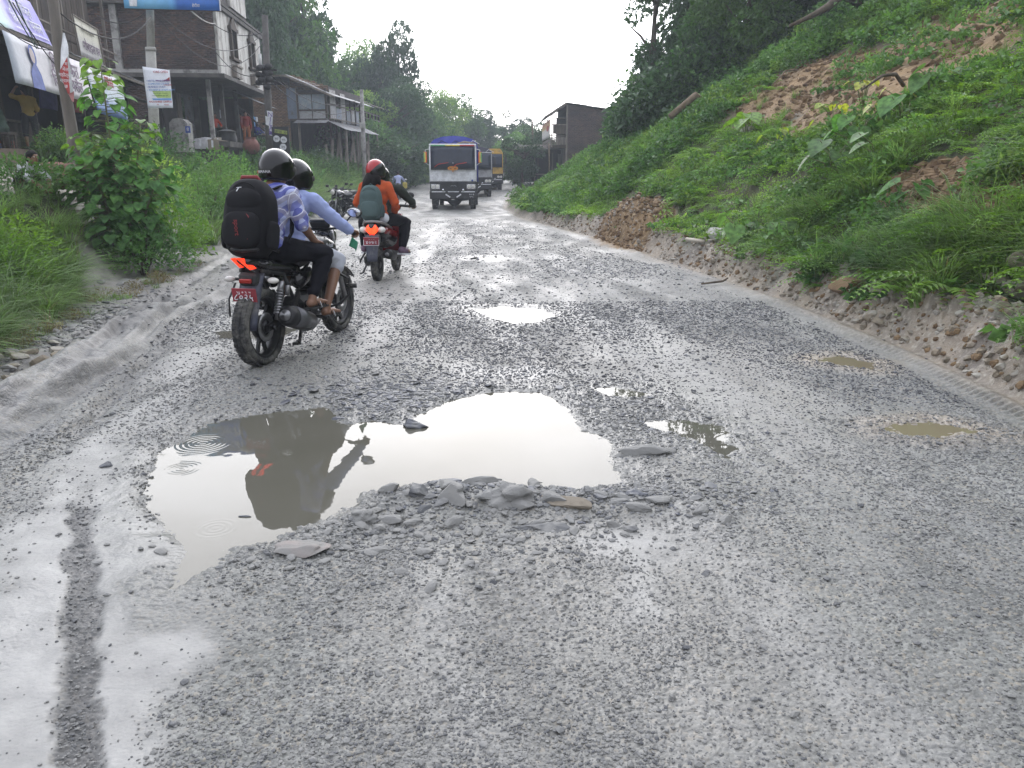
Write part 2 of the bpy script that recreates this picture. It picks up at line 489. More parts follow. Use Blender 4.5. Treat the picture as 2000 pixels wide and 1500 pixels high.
def right_hill(x, y):
 """height of the hillside right of the road"""
 e = (x - redge(y)) * np.interp(y, [0, 10, 14, 26, 34, 60], [1, 1, .96, .97, 1, 1])
 wob = .18 * fbm(x * .9, y * .9, 31, 3) + .5 * fbm(x * .22, y * .22, 37, 3)
 top = np.interp(y, [0, 12, 24, 34, 44, 56, 75, 110], [20, 20, 16, 10.5, 6.2, 3.6, 3.0, 3.0])
 bank_h = np.interp(y, [0, 5, 7, 12, 18, 30, 45, 70], [.42, .45, .42, .32, .4, .3, .25, .2])
 bank = sstep(.32, .75, e + .10 * fbm(x * 3, y * 3, 41, 3)) * bank_h
 slope = np.interp(y, [0, 22, 30, 45, 60, 90], [.80, .74, .66, .44, .26, .2])
 s0 = np.interp(y, [0, 4.5, 7, 12, 30], [1.05, 1.15, 1.05, 1.1, 1.2])
 up = np.maximum(0, e - s0) * slope
 up = top * (1 - np.exp(-up / top * 1.12))
 w = sstep(s0, s0 + 2.5, e)
 z = bank + up + w * wob * sstep(0, 3, up + .5)
 # dirt heap slid down to the road
 hx, hy = (x - 2.6) / .75, (y - 17.0) / 2.2
 q = hx * hx + hy * hy
 z = z + np.where(e > .3, .40 * np.exp(-q * 1.6) * sstep(.3, .8, e), 0) + np.where(q < 2, .10 * fbm(x * 4, y * 4, 55, 4) * np.exp(-q), 0)
 for (sx, sy, rx, ry, st) in SCARS:
  q = ((x - sx) / rx) ** 2 + ((y - sy) / ry) ** 2 + .45 * fbm(x * .8, y * .8, 61, 3)
  k = 1 - sstep(.55, 1.1, q)
  z = z - st * k * (.9 + .45 * fbm(x * 1.6, y * .7, 66, 4))
 return z
RUTS = ((-.28, .07, .06), (-.12, .05, .045), (-.5, .06, .04), (.45, .08, .035), (.05, .05, .04))
def left_land(x, y):
 d = ledge(y) - x
 plat = np.interp(y, [0, 8, 9.5, 11, 16, 20, 24, 30, 36, 50, 60, 80, 120], [.6, .65, .85, 1.22, 1.55, 1.7, 1.5, 1.3, 1.45, 1.6, 1.5, 1.4, 1.5])
 d0 = np.interp(y, [0, 6, 8, 10, 13, 16, 20, 30, 50, 70], [1.0, .8, 1.0, 1.4, 1.5, 1.2, .9, .8, .8, 1])
 d1 = np.interp(y, [0, 8, 11, 13, 16, 20, 36, 60], [4.2, 3.4, 2.8, 2.9, 5, 6, 5.5, 6])
 z = plat * sstep(d0, d1, d)
 z = z + .12 * fbm(x * .7, y * .7, 71, 3) * sstep(.8, 2.5, d) * (1 - .8 * sstep(d1, d1 + .6, d))
 # mud berm pushed up along the road edge, cut by tyre ruts
 b = np.exp(-((d - .12) / .22) ** 2) * np.interp(y, [0, 3, 5, 8, 11, 16, 30], [.05, .10, .13, .11, .05, .04, .02])
 z = z + b * (1 + .5 * fbm(x * 5, y * 2.2, 75, 3))
 rut = np.zeros_like(x)
 for (k, wd, am) in RUTS:
  dd = d - k - .07 * np.sin(y * .9 + k * 9) - .03 * fbm(x * 2, y * 2, 77, 2)
  rut = rut - am * np.exp(-(dd / wd) ** 2) + am * .6 * np.exp(-((dd - wd * 1.9) / (wd * .7)) ** 2)
 z = z + rut * sstep(3.0, 5, y) * (1 - sstep(13, 17, y)) * (1 + .8 * fbm(x * 9, y * 3, 79, 2))
 # forested hill behind the houses
 far = np.maximum(0, d - 13)
 z = z + sstep(30, 60, y) * 13 * (1 - np.exp(-far * .5 / 13))
 return z
def base_profile(y):
 return np.interp(y, [-10, 18, 26, 36, 47, 56, 70, 100, 200], [0, 0, -.08, -.2, -.12, 0, .35, .9, 1.2])
def height(x, y, fine=0):
 x = np.asarray(x, float); y = np.asarray(y, float)
 rm = x > redge(y) - .3; lm = x < ledge(y) + 1.2
 z = base_profile(y)
 z = z + np.where(rm, right_hill(x, y), 0) + np.where(lm, left_land(x, y), 0)
 road = (1 - sstep(0, .5, x - redge(y))) * (1 - sstep(-.1, .4, ledge(y) - x))
 z = z + road * (.022 * fbm(x * .8, y * .5, 3, 3) + .010 * fbm(x * 3.2, y * 2.6, 8, 2)) * sstep(-1, 1, y)
 # potholes far down the road
 z = z - road * .035 * sstep(.35, .75, fbm(x * .9, y * .45, 15, 3)) * sstep(9, 12, y)
 return z
# ---------------------------------------------------------------- the ground: one sheet, dense near the camera
def scar_mask(x, y):
 k = np.zeros_like(x)
 for (sx, sy, rx, ry, st) in SCARS:
  q = ((x - sx) / rx) ** 2 + ((y - sy) / ry) ** 2 + .35 * fbm(x * .8, y * .8, 61, 3) + .35 * fbm(x * 2.5, y * 2.5, 63, 3)
  k = np.maximum(k, 1 - sstep(.6, 1.0, q))
 return k
def ground_arrays(ny, nx, y0, y1, th):
 # rows: depth step grows with distance
 t = np.linspace(0, 1, ny)
 inv = 1 / y0 + (1 / y1 - 1 / y0) * t
 geo_ = y0 * (y1 / y0) ** t
 ys = 1 / (.55 * inv + .45 / geo_)
 ang = np.linspace(-th, th, nx)
 Y, A = np.meshgrid(ys, ang, indexing='ij')
 X = Y * np.tan(A) * 1.0
 # wobble breaks up the rows
 X = X + 0.0 * Y
 return X, Y
def ground_detail(X, Y, Z):
 """gravel, mud, holes: returns Z and surface masks"""
 e = X - redge(Y); d = ledge(Y) - X
 road = (1 - sstep(-.05, .35, e)) * (1 - sstep(-.25, .15, d))
 mudn = fbm(X * .55, Y * .33, 101, 4)
 Z = Z.copy(); pz = np.zeros_like(X); wet = np.zeros_like(X); tan = np.zeros_like(X)
 for key, (poly, k) in PUDDLES.items():
  P = np.array(poly); x0, y0 = P.min(0) - .6; x1, y1 = P.max(0) + .6
  m = (X > x0) & (X < x1) & (Y > y0) & (Y < y1)
  if not m.any(): continue
  xs, ys_ = X[m], Y[m]
  s = sdist(xs, ys_, poly) + .07 * fbm(xs * 3.5, ys_ * 3.5, 111, 3) + .025 * fbm(xs * 14, ys_ * 14, 113, 2)
  Z[m] = Z[m] + (base_profile(ys_) - Z[m]) * (1 - sstep(-.02, .3, s))
  pz[m] = pz[m] - 0.06 * k * (1 - sstep(-.22, .05, s)) + .008 * np.exp(-((s - .09) / .07) ** 2)
  wet[m] = np.maximum(wet[m], 1 - sstep(.0, .45, s))
  if key.startswith('tan'): tan[m] = np.maximum(tan[m], 1 - sstep(0, .3, s))
 # heap of rubble round the near rim of the big hole
 rim = np.exp(-(((X + .1) / .85) ** 2 + ((Y - 3.36 + .1 * X) / .17) ** 2))
 pz = pz + .045 * rim
 film = .5 * sstep(.15, .6, fbm(X * 2.1 + .5 * Y, Y * .16, 121, 4) + .15 * fbm(X * 9, Y * 6, 123, 3))
 film = np.maximum(film, film_zone(X, Y))
 film = np.maximum(film, .8 * sstep(.3, .7, np.exp(-(((X - .15) / .55) ** 2 + ((Y - 5.75) / .28) ** 2)) + .25 * fbm(X * 4, Y * 4, 124, 3)))
 film = film * (1 - .65 * sstep(.12, .42, fbm(X * 2.4, Y * 2.0, 139, 5)))
 film = np.maximum(film, .85 * lanes(X, Y)) * road
 strip = strip_zone(X, Y)
 rutm = np.zeros_like(X)
 for (k_, wd_, am_) in RUTS: rutm = np.maximum(rutm, np.exp(-((d - k_ - .07 * np.sin(Y * .9 + k_ * 9) - .03 * fbm(X * 2, Y * 2, 77, 2)) / wd_ / 1.3) ** 2) * am_ / .06)
 rutm = rutm * sstep(4, 6, Y) * (1 - sstep(14, 18, Y)) * sstep(-.35, .15, fbm(X * 3, Y * 1.5, 129, 3))
 film = film * (1 - strip) * (1 - .8 * rutm)
 # longitudinal tyre streaks; their lighter colour also stands in for reflected sky
 streak = fbm(X * 3.4 + .75 * Y, Y * .10, 131, 4)
 fine = sstep(40, 9, Y)
 pa = (1 - .88 * film) * road
 d1, d2, rv = cells(X * 62 + 3 * fbm(X * 9, Y * 9, 141, 2), Y * 62, 143)
 peb = np.maximum(0, 1 - (d1 / .62) ** 2) * (.35 + .9 * rv)
 e1, e2, rw = cells(X * 24, Y * 30, 151)
 patch = sstep(-.05, .35, fbm(X * 1.1, Y * .9, 155, 3) + .5 * wet - .1)
 peb2 = sstep(.0, .5, e2 - e1) * (rw > .42) * (.3 + .7 * rw)
 near1 = sstep(5.5, 2.5, Y); near2 = sstep(14, 6, Y)
 Z = Z + pz + pa * (.0052 * peb * near1 * (1 + .5 * strip) + .010 * peb2 * patch * near2 + .006 * fbm(X * 7, Y * 5, 161, 3) + .006 * streak)
 Z = Z - .010 * strip + .004 * sstep(.1, .5, film) * (1 - strip)
 # crusty bank and bare earth relief
 off = sstep(.3, .7, e) * sstep(3.2, 1.4, e)
 c1, c2, rc = cells(X * 5.5, Y * 5.5, 171); g1, g2, rg = cells(X * 15, Y * 15, 175)
 Z = Z + off * (.085 * np.maximum(0, 1 - (c1 / .7) ** 2) * (rc > .3) + .03 * np.maximum(0, 1 - (g1 / .7) ** 2) * rg + .05 * fbm(X * 4, Y * 4, 177, 3))
 hq = ((X - 2.6) / .85) ** 2 + ((Y - 17.0) / 2.3) ** 2
 Z = Z + np.where(hq < 1.6, .05 * np.exp(-hq) * (np.maximum(0, 1 - (c1 / .7) ** 2) * 1.5 + rg * np.maximum(0, 1 - (g1 / .7) ** 2)), 0)
 tread = np.sin((Y * .97 - X * .3) * 2 * math.pi / .07) * .012 * np.exp(-((e - .12) / .05) ** 2) * sstep(12, 8, Y)
 Z = Z + tread + .025 * np.exp(-((e - .2) / .08) ** 2) - .02 * np.exp(-((e - .33) / .07) ** 2)
 ld = sstep(-.25, .1, d) * sstep(2.8, 1.6, d)
 Z = Z + ld * (.028 * fbm(X * 9, Y * 6, 181, 4) + .03 * fbm(X * 3, Y * 3, 183, 3))
 soil = scar_mask(X, Y)
 soil = np.maximum(soil, np.where(hq < 1.5, 1 - sstep(.55, 1.15, hq + .35 * fbm(X * 2.5, Y * 2.5, 191, 3)), 0))
 veg = np.maximum(sstep(.6, 1.0, e + .35 * fbm(X * 1.5, Y * 1.5, 193, 2)), sstep(1.05, 1.7, d - bare(Y) + .3 * fbm(X * 1.3, Y * 1.3, 195, 2)))
 yard = np.exp(-(((X + 9.9) / 3.7) ** 2 + ((Y - 15.0) / 5.4) ** 2) ** 2) * (X < -6.5)
 yard = np.maximum(sstep(.3, .6, yard + .15 * fbm(X, Y, 197, 2)), sstep(-6.8, -7.3, X) * sstep(10.8, 11.6, Y) * sstep(19.8, 19, Y))
 veg = veg * (1 - soil) * (1 - yard)
 bank = sstep(.02, .3, e) * (1 - veg) * (1 - soil)
 tan = np.maximum(tan, bank * .95)
 tan = np.maximum(tan, yard * .75)
 tan = np.maximum(tan, .18 * sstep(-.1, .5, d) * (1 - veg))
 return Z, dict(road=road, film=film, wet=wet, tan=tan, soil=soil, veg=veg, streak=streak, peb=peb2 * patch, strip=np.maximum(np.maximum(strip, rutm), .95 * ld * sstep(-.2, .2, fbm(X * 4.2 + Y, Y * 1.1, 137, 4)) * (1 - veg)), dust=sstep(-.1, .35, mudn), tar=road * (1 - film) * sstep(-.25, .3, fbm(X * .9 + .25 * Y, Y * .3, 135, 4) + .55 * sstep(-1.2, .8, X + .12 * Y) * sstep(4.2, 6.5, Y) - .32))
def build_ground():
 X, Y = ground_arrays(1120, 920, .8, 170.0, R(49))
 Z = height(X, Y)
 Z, masks = ground_detail(X, Y, Z)
 ny, nx = X.shape
 i = np.arange(ny * nx).reshape(ny, nx)
 f = np.stack([i[:-1, :-1], i[:-1, 1:], i[1:, 1:], i[1:, :-1]], -1).reshape(-1, 4)
 o = mesh_np('ground', np.stack([X, Y, Z], -1).reshape(-1, 3), f, [GROUND_M], True)
 for k, v in masks.items():
  a = o.data.attributes.new(k, 'FLOAT', 'POINT'); a.data.foreach_set('value', v.astype(np.float32).ravel())
 tag(o, 'wet potholed grey gravel road with muddy verges and slopes', kind='structure')
 # surrounding land, coarse, a little below the dense sheet
 xs = np.concatenate([np.linspace(-600, -60, 14), np.linspace(-52, 52, 53), np.linspace(60, 600, 14)])
 ys = np.concatenate([np.linspace(-500, -30, 10), np.linspace(-24, 60, 43), np.linspace(68, 900, 24)])
 X2, Y2 = np.meshgrid(xs, ys)
 Z2 = height(np.clip(X2, -60, 60), np.clip(Y2, -8, 170)) - .38
 ny, nx = X2.shape; i = np.arange(ny * nx).reshape(ny, nx)
 f = np.stack([i[:-1, :-1], i[:-1, 1:], i[1:, 1:], i[1:, :-1]], -1).reshape(-1, 4)
 o2 = mesh_np('terrain', np.stack([X2, Y2, Z2], -1).reshape(-1, 3), f, [GROUND_M], True)
 va = np.maximum(sstep(.6, 1.0, X2 - redge(Y2)), sstep(1.0, 1.7, ledge(Y2) - X2)); a = o2.data.attributes.new('veg', 'FLOAT', 'POINT'); a.data.foreach_set('value', va.astype(np.float32).ravel())
 tag(o2, 'grassy land stretching away round the road', kind='structure')
 return o
def M_ground():
 m, nt, b = principled('ground_surface'); L = nt.links.new
 A = {k: _n(nt, 'ShaderNodeAttribute', attribute_name=k).outputs['Fac'] for k in ('road', 'film', 'wet', 'tan', 'soil', 'veg', 'streak', 'peb', 'strip', 'dust', 'tar')}
 geo = _n(nt, 'ShaderNodeNewGeometry')
 def noise(s, d=4, st=(1, 1, 1)):
  mp = _n(nt, 'ShaderNodeMapping'); mp.inputs['Scale'].default_value = st; L(geo.outputs['Position'], mp.inputs[0])
  n = _n(nt, 'ShaderNodeTexNoise', Scale=s, Detail=float(d)); L(mp.outputs[0], n.inputs['Vector']); return n.outputs[0]
 def rng(x, a, b_, c=0., d=1.):
  r = _n(nt, 'ShaderNodeMapRange'); r.inputs[1].default_value = a; r.inputs[2].default_value = b_
  r.inputs[3].default_value = c; r.inputs[4].default_value = d; L(x, r.inputs[0]); return r.outputs[0]
 def mix(f, a, b_):
  n = _n(nt, 'ShaderNodeMix', data_type='RGBA')
  for s, v in ((0, f), (6, a), (7, b_)):
   if isinstance(v, tuple): n.inputs[s].default_value = rgba(v)
   elif isinstance(v, (int, float)): n.inputs[s].default_value = v
   else: L(v, n.inputs[s])
  return n.outputs[2]
 def ma(op, a, b_):
  n = _n(nt, 'ShaderNodeMath', operation=op)
  for s, v in ((0, a), (1, b_)):
   if isinstance(v, (int, float)): n.inputs[s].default_value = v
   else: L(v, n.inputs[s])
  return n.outputs[0]
 # chippings: every stone its own grey
 vo = _n(nt, 'ShaderNodeTexVoronoi', Scale=70.0); L(geo.outputs['Position'], vo.inputs['Vector'])
 cr = _n(nt, 'ShaderNodeSeparateColor'); L(vo.outputs['Color'], cr.inputs[0])
 stone = mix(cr.outputs[0], (.06, .062, .06), (.27, .272, .255))
 stone = mix(rng(cr.outputs[1], .8, .95), stone, (.30, .26, .20))
 base = mix(rng(noise(1.3, 6), .35, .65), (.088, .09, .085), (.19, .192, .175))  # ground kept dark between the pebbles, painting the shade in their gaps
 grav = mix(.5, base, stone)
 grav = mix(ma('MULTIPLY', A['peb'], .5), grav, (.13, .135, .15))
 grav = mix(rng(A['streak'], -.1, .5, 0, .35), grav, (.24, .24, .24))  # streaks lightened: sky sheen put into the colour
 grav = mix(ma('MULTIPLY', A['strip'], .55), grav, (.10, .10, .105))
 film = mix(rng(noise(6, 6), .3, .7), (.32, .315, .30), (.21, .208, .20))
 grav = mix(ma('MULTIPLY', A['tar'], .8), grav, mix(.45, stone, (.045, .048, .056)))
 grav = mix(ma('MULTIPLY', A['dust'], .4), grav, (.30, .285, .26))
 c = mix(A['film'], grav, film)
 c = mix(ma('MULTIPLY', A['wet'], .45), c, (.13, .13, .12))
 tanc = mix(rng(noise(3, 7), .35, .65), (.26, .215, .165), (.16, .14, .12))
 tanc = mix(rng(noise(22, 4), .5, .7), tanc, (.34, .31, .26))
 c = mix(A['tan'], c, tanc)
 c = mix(ma('MULTIPLY', A['strip'], .6), c, mix(rng(noise(14, 5), .4, .6), (.05, .05, .05), (.13, .125, .12)))
 soilc = mix(rng(noise(1.5, 7), .35, .65), (.24, .155, .075), (.13, .085, .045))
 soilc = mix(rng(noise(12, 5), .5, .75), soilc, (.34, .25, .14))
 c = mix(A['soil'], c, soilc)
 c = mix(A['veg'], c, mix(rng(noise(2, 6), .35, .65), (.035, .05, .018), (.07, .055, .03)))
 L(c, b.inputs['Base Color'])
 # wetness: standing film shines, chippings glisten
 rough = rng(noise(2.2, 5, (1, .35, 1)), .3, .7, .42, .8)
 rough = ma('MULTIPLY', rough, rng(A['streak'], -.3, .4, 1.08, .88))
 rough = ma('MULTIPLY', rough, rng(A['film'], 0, 1, 1, .95))
 dry = ma('MAXIMUM', A['veg'], ma('MAXIMUM', A['soil'], ma('MULTIPLY', A['tan'], .55)))
 n = _n(nt, 'ShaderNodeMix'); L(dry, n.inputs[0]); L(rough, n.inputs[2]); n.inputs[3].default_value = .85
 wr = _n(nt, 'ShaderNodeMix'); L(ma('MULTIPLY', ma('MAXIMUM', A['wet'], ma('MULTIPLY', A['film'], .55)), .8), wr.inputs[0]); L(n.outputs[0], wr.inputs[2]); wr.inputs[3].default_value = .24
 L(wr.outputs[0], b.inputs['Roughness'])
 b.inputs['Specular IOR Level'].default_value = .42
 # fine relief
 bm1 = _n(nt, 'ShaderNodeBump', Strength=.55, Distance=.006)
 h = ma('ADD', ma('MULTIPLY', vo.outputs['Distance'], -1.0), ma('MULTIPLY', noise(120, 3), .8))
 h = ma('MULTIPLY', h, rng(A['film'], 0, 1, 1, .3)); L(h, bm1.inputs['Height'])
 bm2 = _n(nt, 'ShaderNodeBump', Strength=.5, Distance=.05); L(noise(11, 6), bm2.inputs['Height'])
 L(rng(A['film'], 0, 1, .35, .22), bm2.inputs['Strength']); L(bm2.outputs[0], bm1.inputs['Normal'])
 L(bm1.outputs[0], b.inputs['Normal'])
 return m
GROUND_M = M_ground()
GROUND = build_ground()
def M_water(name, c1, c2, ripples=()):
 m, nt, b = principled(name); L = nt.links.new
 geo = _n(nt, 'ShaderNodeNewGeometry')
 n = _n(nt, 'ShaderNodeTexNoise', Scale=2.0, Detail=4.0); L(geo.outputs['Position'], n.inputs['Vector'])
 mx = _n(nt, 'ShaderNodeMix', data_type='RGBA'); mx.inputs[6].default_value = rgba(c1); mx.inputs[7].default_value = rgba(c2)
 L(n.outputs[0], mx.inputs[0]); L(mx.outputs[2], b.inputs['Base Color'])
 b.inputs['Roughness'].default_value = .015; b.inputs['IOR'].default_value = 1.333
 n2 = _n(nt, 'ShaderNodeTexNoise', Scale=5.0, Detail=2.0); L(geo.outputs['Position'], n2.inputs['Vector'])
 b0 = _n(nt, 'ShaderNodeBump', Strength=.25, Distance=.0025); L(n2.outputs[0], b0.inputs['Height'])
 last = b0
 for (rx, ry, rad, k) in ripples:
  vs = _n(nt, 'ShaderNodeVectorMath', operation='SUBTRACT'); L(geo.outputs['Position'], vs.inputs[0]); vs.inputs[1].default_value = (rx, ry, WATER_Z)
  ln = _n(nt, 'ShaderNodeVectorMath', operation='LENGTH'); L(vs.outputs[0], ln.inputs[0])
  s1 = _n(nt, 'ShaderNodeMath', operation='MULTIPLY'); L(ln.outputs['Value'], s1.inputs[0]); s1.inputs[1].default_value = k
  s2 = _n(nt, 'ShaderNodeMath', operation='SINE'); L(s1.outputs[0], s2.inputs[0])
  fd = _n(nt, 'ShaderNodeMapRange'); fd.inputs[1].default_value = rad * .55; fd.inputs[2].default_value = rad; fd.inputs[3].default_value = 1; fd.inputs[4].default_value = 0
  L(ln.outputs['Value'], fd.inputs[0])
  s3 = _n(nt, 'ShaderNodeMath', operation='MULTIPLY'); L(s2.outputs[0], s3.inputs[0]); L(fd.outputs[0], s3.inputs[1])
  bb = _n(nt, 'ShaderNodeBump', Strength=.12, Distance=.0012); L(s3.outputs[0], bb.inputs['Height']); L(last.outputs[0], bb.inputs['Normal']); last = bb
 L(last.outputs[0], b.inputs['Normal'])
 return m
wm = M_water('muddy_water', (.085, .083, .066), (.105, .10, .082), [(-1.78, 4.2, .20, 210), (-1.74, 3.8, .13, 260), (-1.3, 3.1, .12, 230)])
wtan = M_water('tan_water', (.165, .14, .095), (.19, .16, .11))
def offset_poly(P, d):
 P = np.array(P); c = P.mean(0); n = len(P); out = []
 area = sum(P[i][0] * P[(i + 1) % n][1] - P[(i + 1) % n][0] * P[i][1] for i in range(n))
 sg = 1 if area > 0 else -1
 for i in range(n):
  a, b_, c_ = P[i - 1], P[i], P[(i + 1) % n]
  e1 = (b_ - a) / np.linalg.norm(b_ - a); e2 = (c_ - b_) / np.linalg.norm(c_ - b_)
  nn = np.array([e1[1] + e2[1], -e1[0] - e2[0]]) * sg; nn = nn / (np.linalg.norm(nn) + 1e-9)
  out.append(b_ + nn * d)
 return out
PUD_LABEL = {'main': 'large muddy puddle in the middle of the road mirroring the sky', 'right': 'curved small puddle right of the large puddle beside a flat rock',
 'upper': 'narrow brown puddle behind the curved small puddle', 'middle': 'bright puddle in mid road beyond the stone patch', 'left': 'olive puddle left of the motorcycle rear wheel',
 'far': 'thin far puddle near the middle of the road', 'tan': 'tan puddle along the right mud strip', 'tannear': 'nearest tan puddle at the right road edge'}
for key, (poly, k) in PUDDLES.items():
 op = offset_poly(poly, .07)
 zz = WATER_Z + float(base_profile(np.array(np.mean([p[1] for p in poly]))))
 if key in ('tan', 'tannear', 'left', 'right', 'upper', 'far'): zz += .008
 w = mesh_np('puddle_water', [(p[0], p[1], zz) for p in op], [tuple(range(len(op)))], [wtan if key.startswith('tan') else wm])
 if w.data.polygons[0].normal.z < 0: w.data.flip_normals()
 tag(w, PUD_LABEL[key], kind='structure')
# ---------------------------------------------------------------- vegetation
G_BRIGHT = leaf_mat('leaf_bright', (.20, .34, .06), (.11, .225, .045), .42)
G_MID = leaf_mat('leaf_mid', (.13, .24, .065), (.065, .145, .045), .4)
G_DARK = leaf_mat('leaf_dark', (.06, .115, .045), (.04, .08, .035), .32)
G_HILL = leaf_mat('leaf_hill', (.235, .35, .085), (.09, .18, .055), .44, scale=.5)
G_GRASS = leaf_mat('grass_blade', (.19, .30, .085), (.10, .18, .06), .42)
G_DRY = leaf_mat('dry_blade', (.22, .19, .09), (.14, .12, .06), .3)
G_BIG = leaf_mat('broad_leaf', (.10, .22, .05), (.06, .145, .045), .4, rough=.7, scale=2.0)
G_YEL = leaf_mat('yellow_leaf', (.38, .42, .08), (.22, .32, .06), .4)
BARK = mat('bark', (.11, .085, .06), .9, col2=(.05, .04, .03), scale=9, bump=.5, bscale=30, stretch=(1, 1, .3))
PROTO = bpy.data.collections.new('plant_sources')
def leaves_np(P, D, U, L, W, fold=.25):
 """rhombic folded leaves: P base, D direction, U up, L length, W width -> verts, tri faces"""
 P, D, U = map(np.asarray, (P, D, U)); n = len(P)
 D = D / (np.linalg.norm(D, axis=1, keepdims=True) + 1e-9)
 S = np.cross(D, U); S /= (np.linalg.norm(S, axis=1, keepdims=True) + 1e-9)
 N = np.cross(S, D)
 L = np.broadcast_to(L, (n,))[:, None]; W = np.broadcast_to(W, (n,))[:, None]
 a = P; b = P + D * L * .45 + S * W * .5 + N * W * fold; c = P + D * L - N * L * .12; d = P + D * L * .45 - S * W * .5 + N * W * fold
 V = np.stack([a, b, c, d], 1).reshape(-1, 3)
 i = np.arange(n)[:, None] * 4
 F = np.concatenate([i + np.array([[0, 1, 2]]), i + np.array([[0, 2, 3]])], 0)
 return V, F
def blades_np(P, A, lean, L, W, seg=3, rs=None):
 """grass blades: base, heading angle, lean, length, width"""
 n = len(P); V = [];
 A, lean, L, W = (np.broadcast_to(k, (n,)) for k in (A, lean, L, W))
 dx, dy = np.cos(A), np.sin(A); sx, sy = -dy, dx
 out = []
 for k in range(seg + 1):
  t = k / seg
  h = L * (t - .45 * lean * t * t); r = L * lean * t ** 1.8
  c = np.stack([P[:, 0] + dx * r, P[:, 1] + dy * r, P[:, 2] + h * (1 - .35 * lean * t)], 1)
  w = W * (1 - t ** 1.5) * .5 + .0008
  s = np.stack([sx * w, sy * w, 0 * w], 1)
  out += [c - s, c + s]
 V = np.stack(out, 1); m = V.shape[1]
 i = np.arange(n)[:, None] * m; F = []
 for k in range(seg):
  F.append(i + np.array([[2 * k, 2 * k + 1, 2 * k + 3]])); F.append(i + np.array([[2 * k, 2 * k + 3, 2 * k + 2]]))
 return V.reshape(-1, 3), np.concatenate(F, 0)
def join_np(parts):
 vs, fs, mi = [], [], []; n = 0
 for v, f, m in parts:
  vs.append(v); fs.append(f + n); mi.append(np.full(len(f), m)); n += len(v)
 return np.concatenate(vs), np.concatenate(fs), np.concatenate(mi)
def proto(name, parts, mats):
 v, f, mi = join_np(parts)
 o = mesh_np(name, v, f, mats, False, link=False, mi=mi)
 PROTO.objects.link(o)
 return o
rs = np.random.RandomState(11)
def dirs(n, up=.4, seed=None):
 d = rs.normal(size=(n, 3)); d[:, 2] = np.abs(d[:, 2]) * .8 + up
 return d / np.linalg.norm(d, axis=1, keepdims=True)
def weed(n, r, h, L, W, up=.1):
 a = rs.rand(n) * 6.283; q = np.sqrt(rs.rand(n)) * r
 z = rs.rand(n) ** .6 * h * (1 - .5 * (q / r) ** 2)
 P = np.stack([q * np.cos(a), q * np.sin(a), z], 1)
 D = rs.normal(size=(n, 3)) * .7; D[:, 2] += up; D[:, :2] += P[:, :2] / r * .8
 U = rs.normal(size=(n, 3)) * .45; U[:, 2] += 1
 k = .6 + .8 * rs.rand(n)
 return leaves_np(P, D, U, L * k, W * k)
def tuft(n, r, L, W, l0=.3, l1=1.0):
 a = rs.rand(n) * 6.283; q = rs.rand(n) * r
 P = np.stack([q * np.cos(a), q * np.sin(a), 0 * a - .02], 1)
 return blades_np(P, a + rs.normal(size=n) * .5, l0 + (l1 - l0) * rs.rand(n), L * (.5 + .6 * rs.rand(n)), W, 3)
weedA = proto('weed_clump', [(*weed(90, .24, .34, .075, .04), 0)], [G_HILL])
weedB = proto('fine_weed_clump', [(*weed(130, .26, .28, .045, .024), 0)], [G_BRIGHT])
weedC = proto('dark_weed_clump', [(*weed(80, .28, .42, .10, .055), 0)], [G_MID])
weedD = proto('creeper_clump', [(*weed(60, .3, .14, .11, .09, .0), 0)], [G_MID])
grassA = proto('grass_tuft', [(*tuft(46, .10, .5, .010), 0)], [G_GRASS])
grassB = proto('long_grass_tuft', [(*tuft(60, .10, .85, .013, .5, 1.2), 0), (*tuft(8, .1, .8, .01, .5, 1.2), 1)], [G_GRASS, G_DRY])
grassC = proto('short_grass_tuft', [(*tuft(40, .14, .22, .007, .3, 1.1), 0)], [G_GRASS])
dryA = proto('dry_weed_clump', [(*weed(40, .2, .2, .06, .02), 0), (*tuft(14, .1, .35, .008, .4, 1.2), 0)], [G_DRY])
def fronds(n=9):
 parts = []
 for k in range(n):
  a = 6.283 * k / n + rs.rand() * .5; L = .45 + .2 * rs.rand(); m = 11
  t = np.linspace(.15, 1, m); x = L * t * math.cos(a); y = L * t * math.sin(a); z = L * (.9 * t - .95 * t * t)
  for s in (-1, 1):
   D = np.tile([-math.sin(a) * s + .45 * math.cos(a), math.cos(a) * s + .45 * math.sin(a), -.1], (m, 1))
   parts.append((*leaves_np(np.stack([x, y, z], 1), D, np.tile([0, 0, 1.], (m, 1)), .15 * (1.15 - t), .03), 0))
 return parts
fernA = proto('fern_clump', fronds(), [G_BRIGHT])
shrubA = proto('shrub_clump', [(*weed(320, .6, 1.0, .10, .055), 0)], [G_MID])
shrubB = proto('dark_shrub_clump', [(*weed(300, .65, 1.1, .12, .07), 0)], [G_DARK])
shrubC = proto('hill_shrub_clump', [(*weed(320, .6, .9, .09, .05), 0)], [G_HILL])
for k, o in enumerate(PROTO.objects): pass
PROTOS = {o.name: o for o in PROTO.objects}
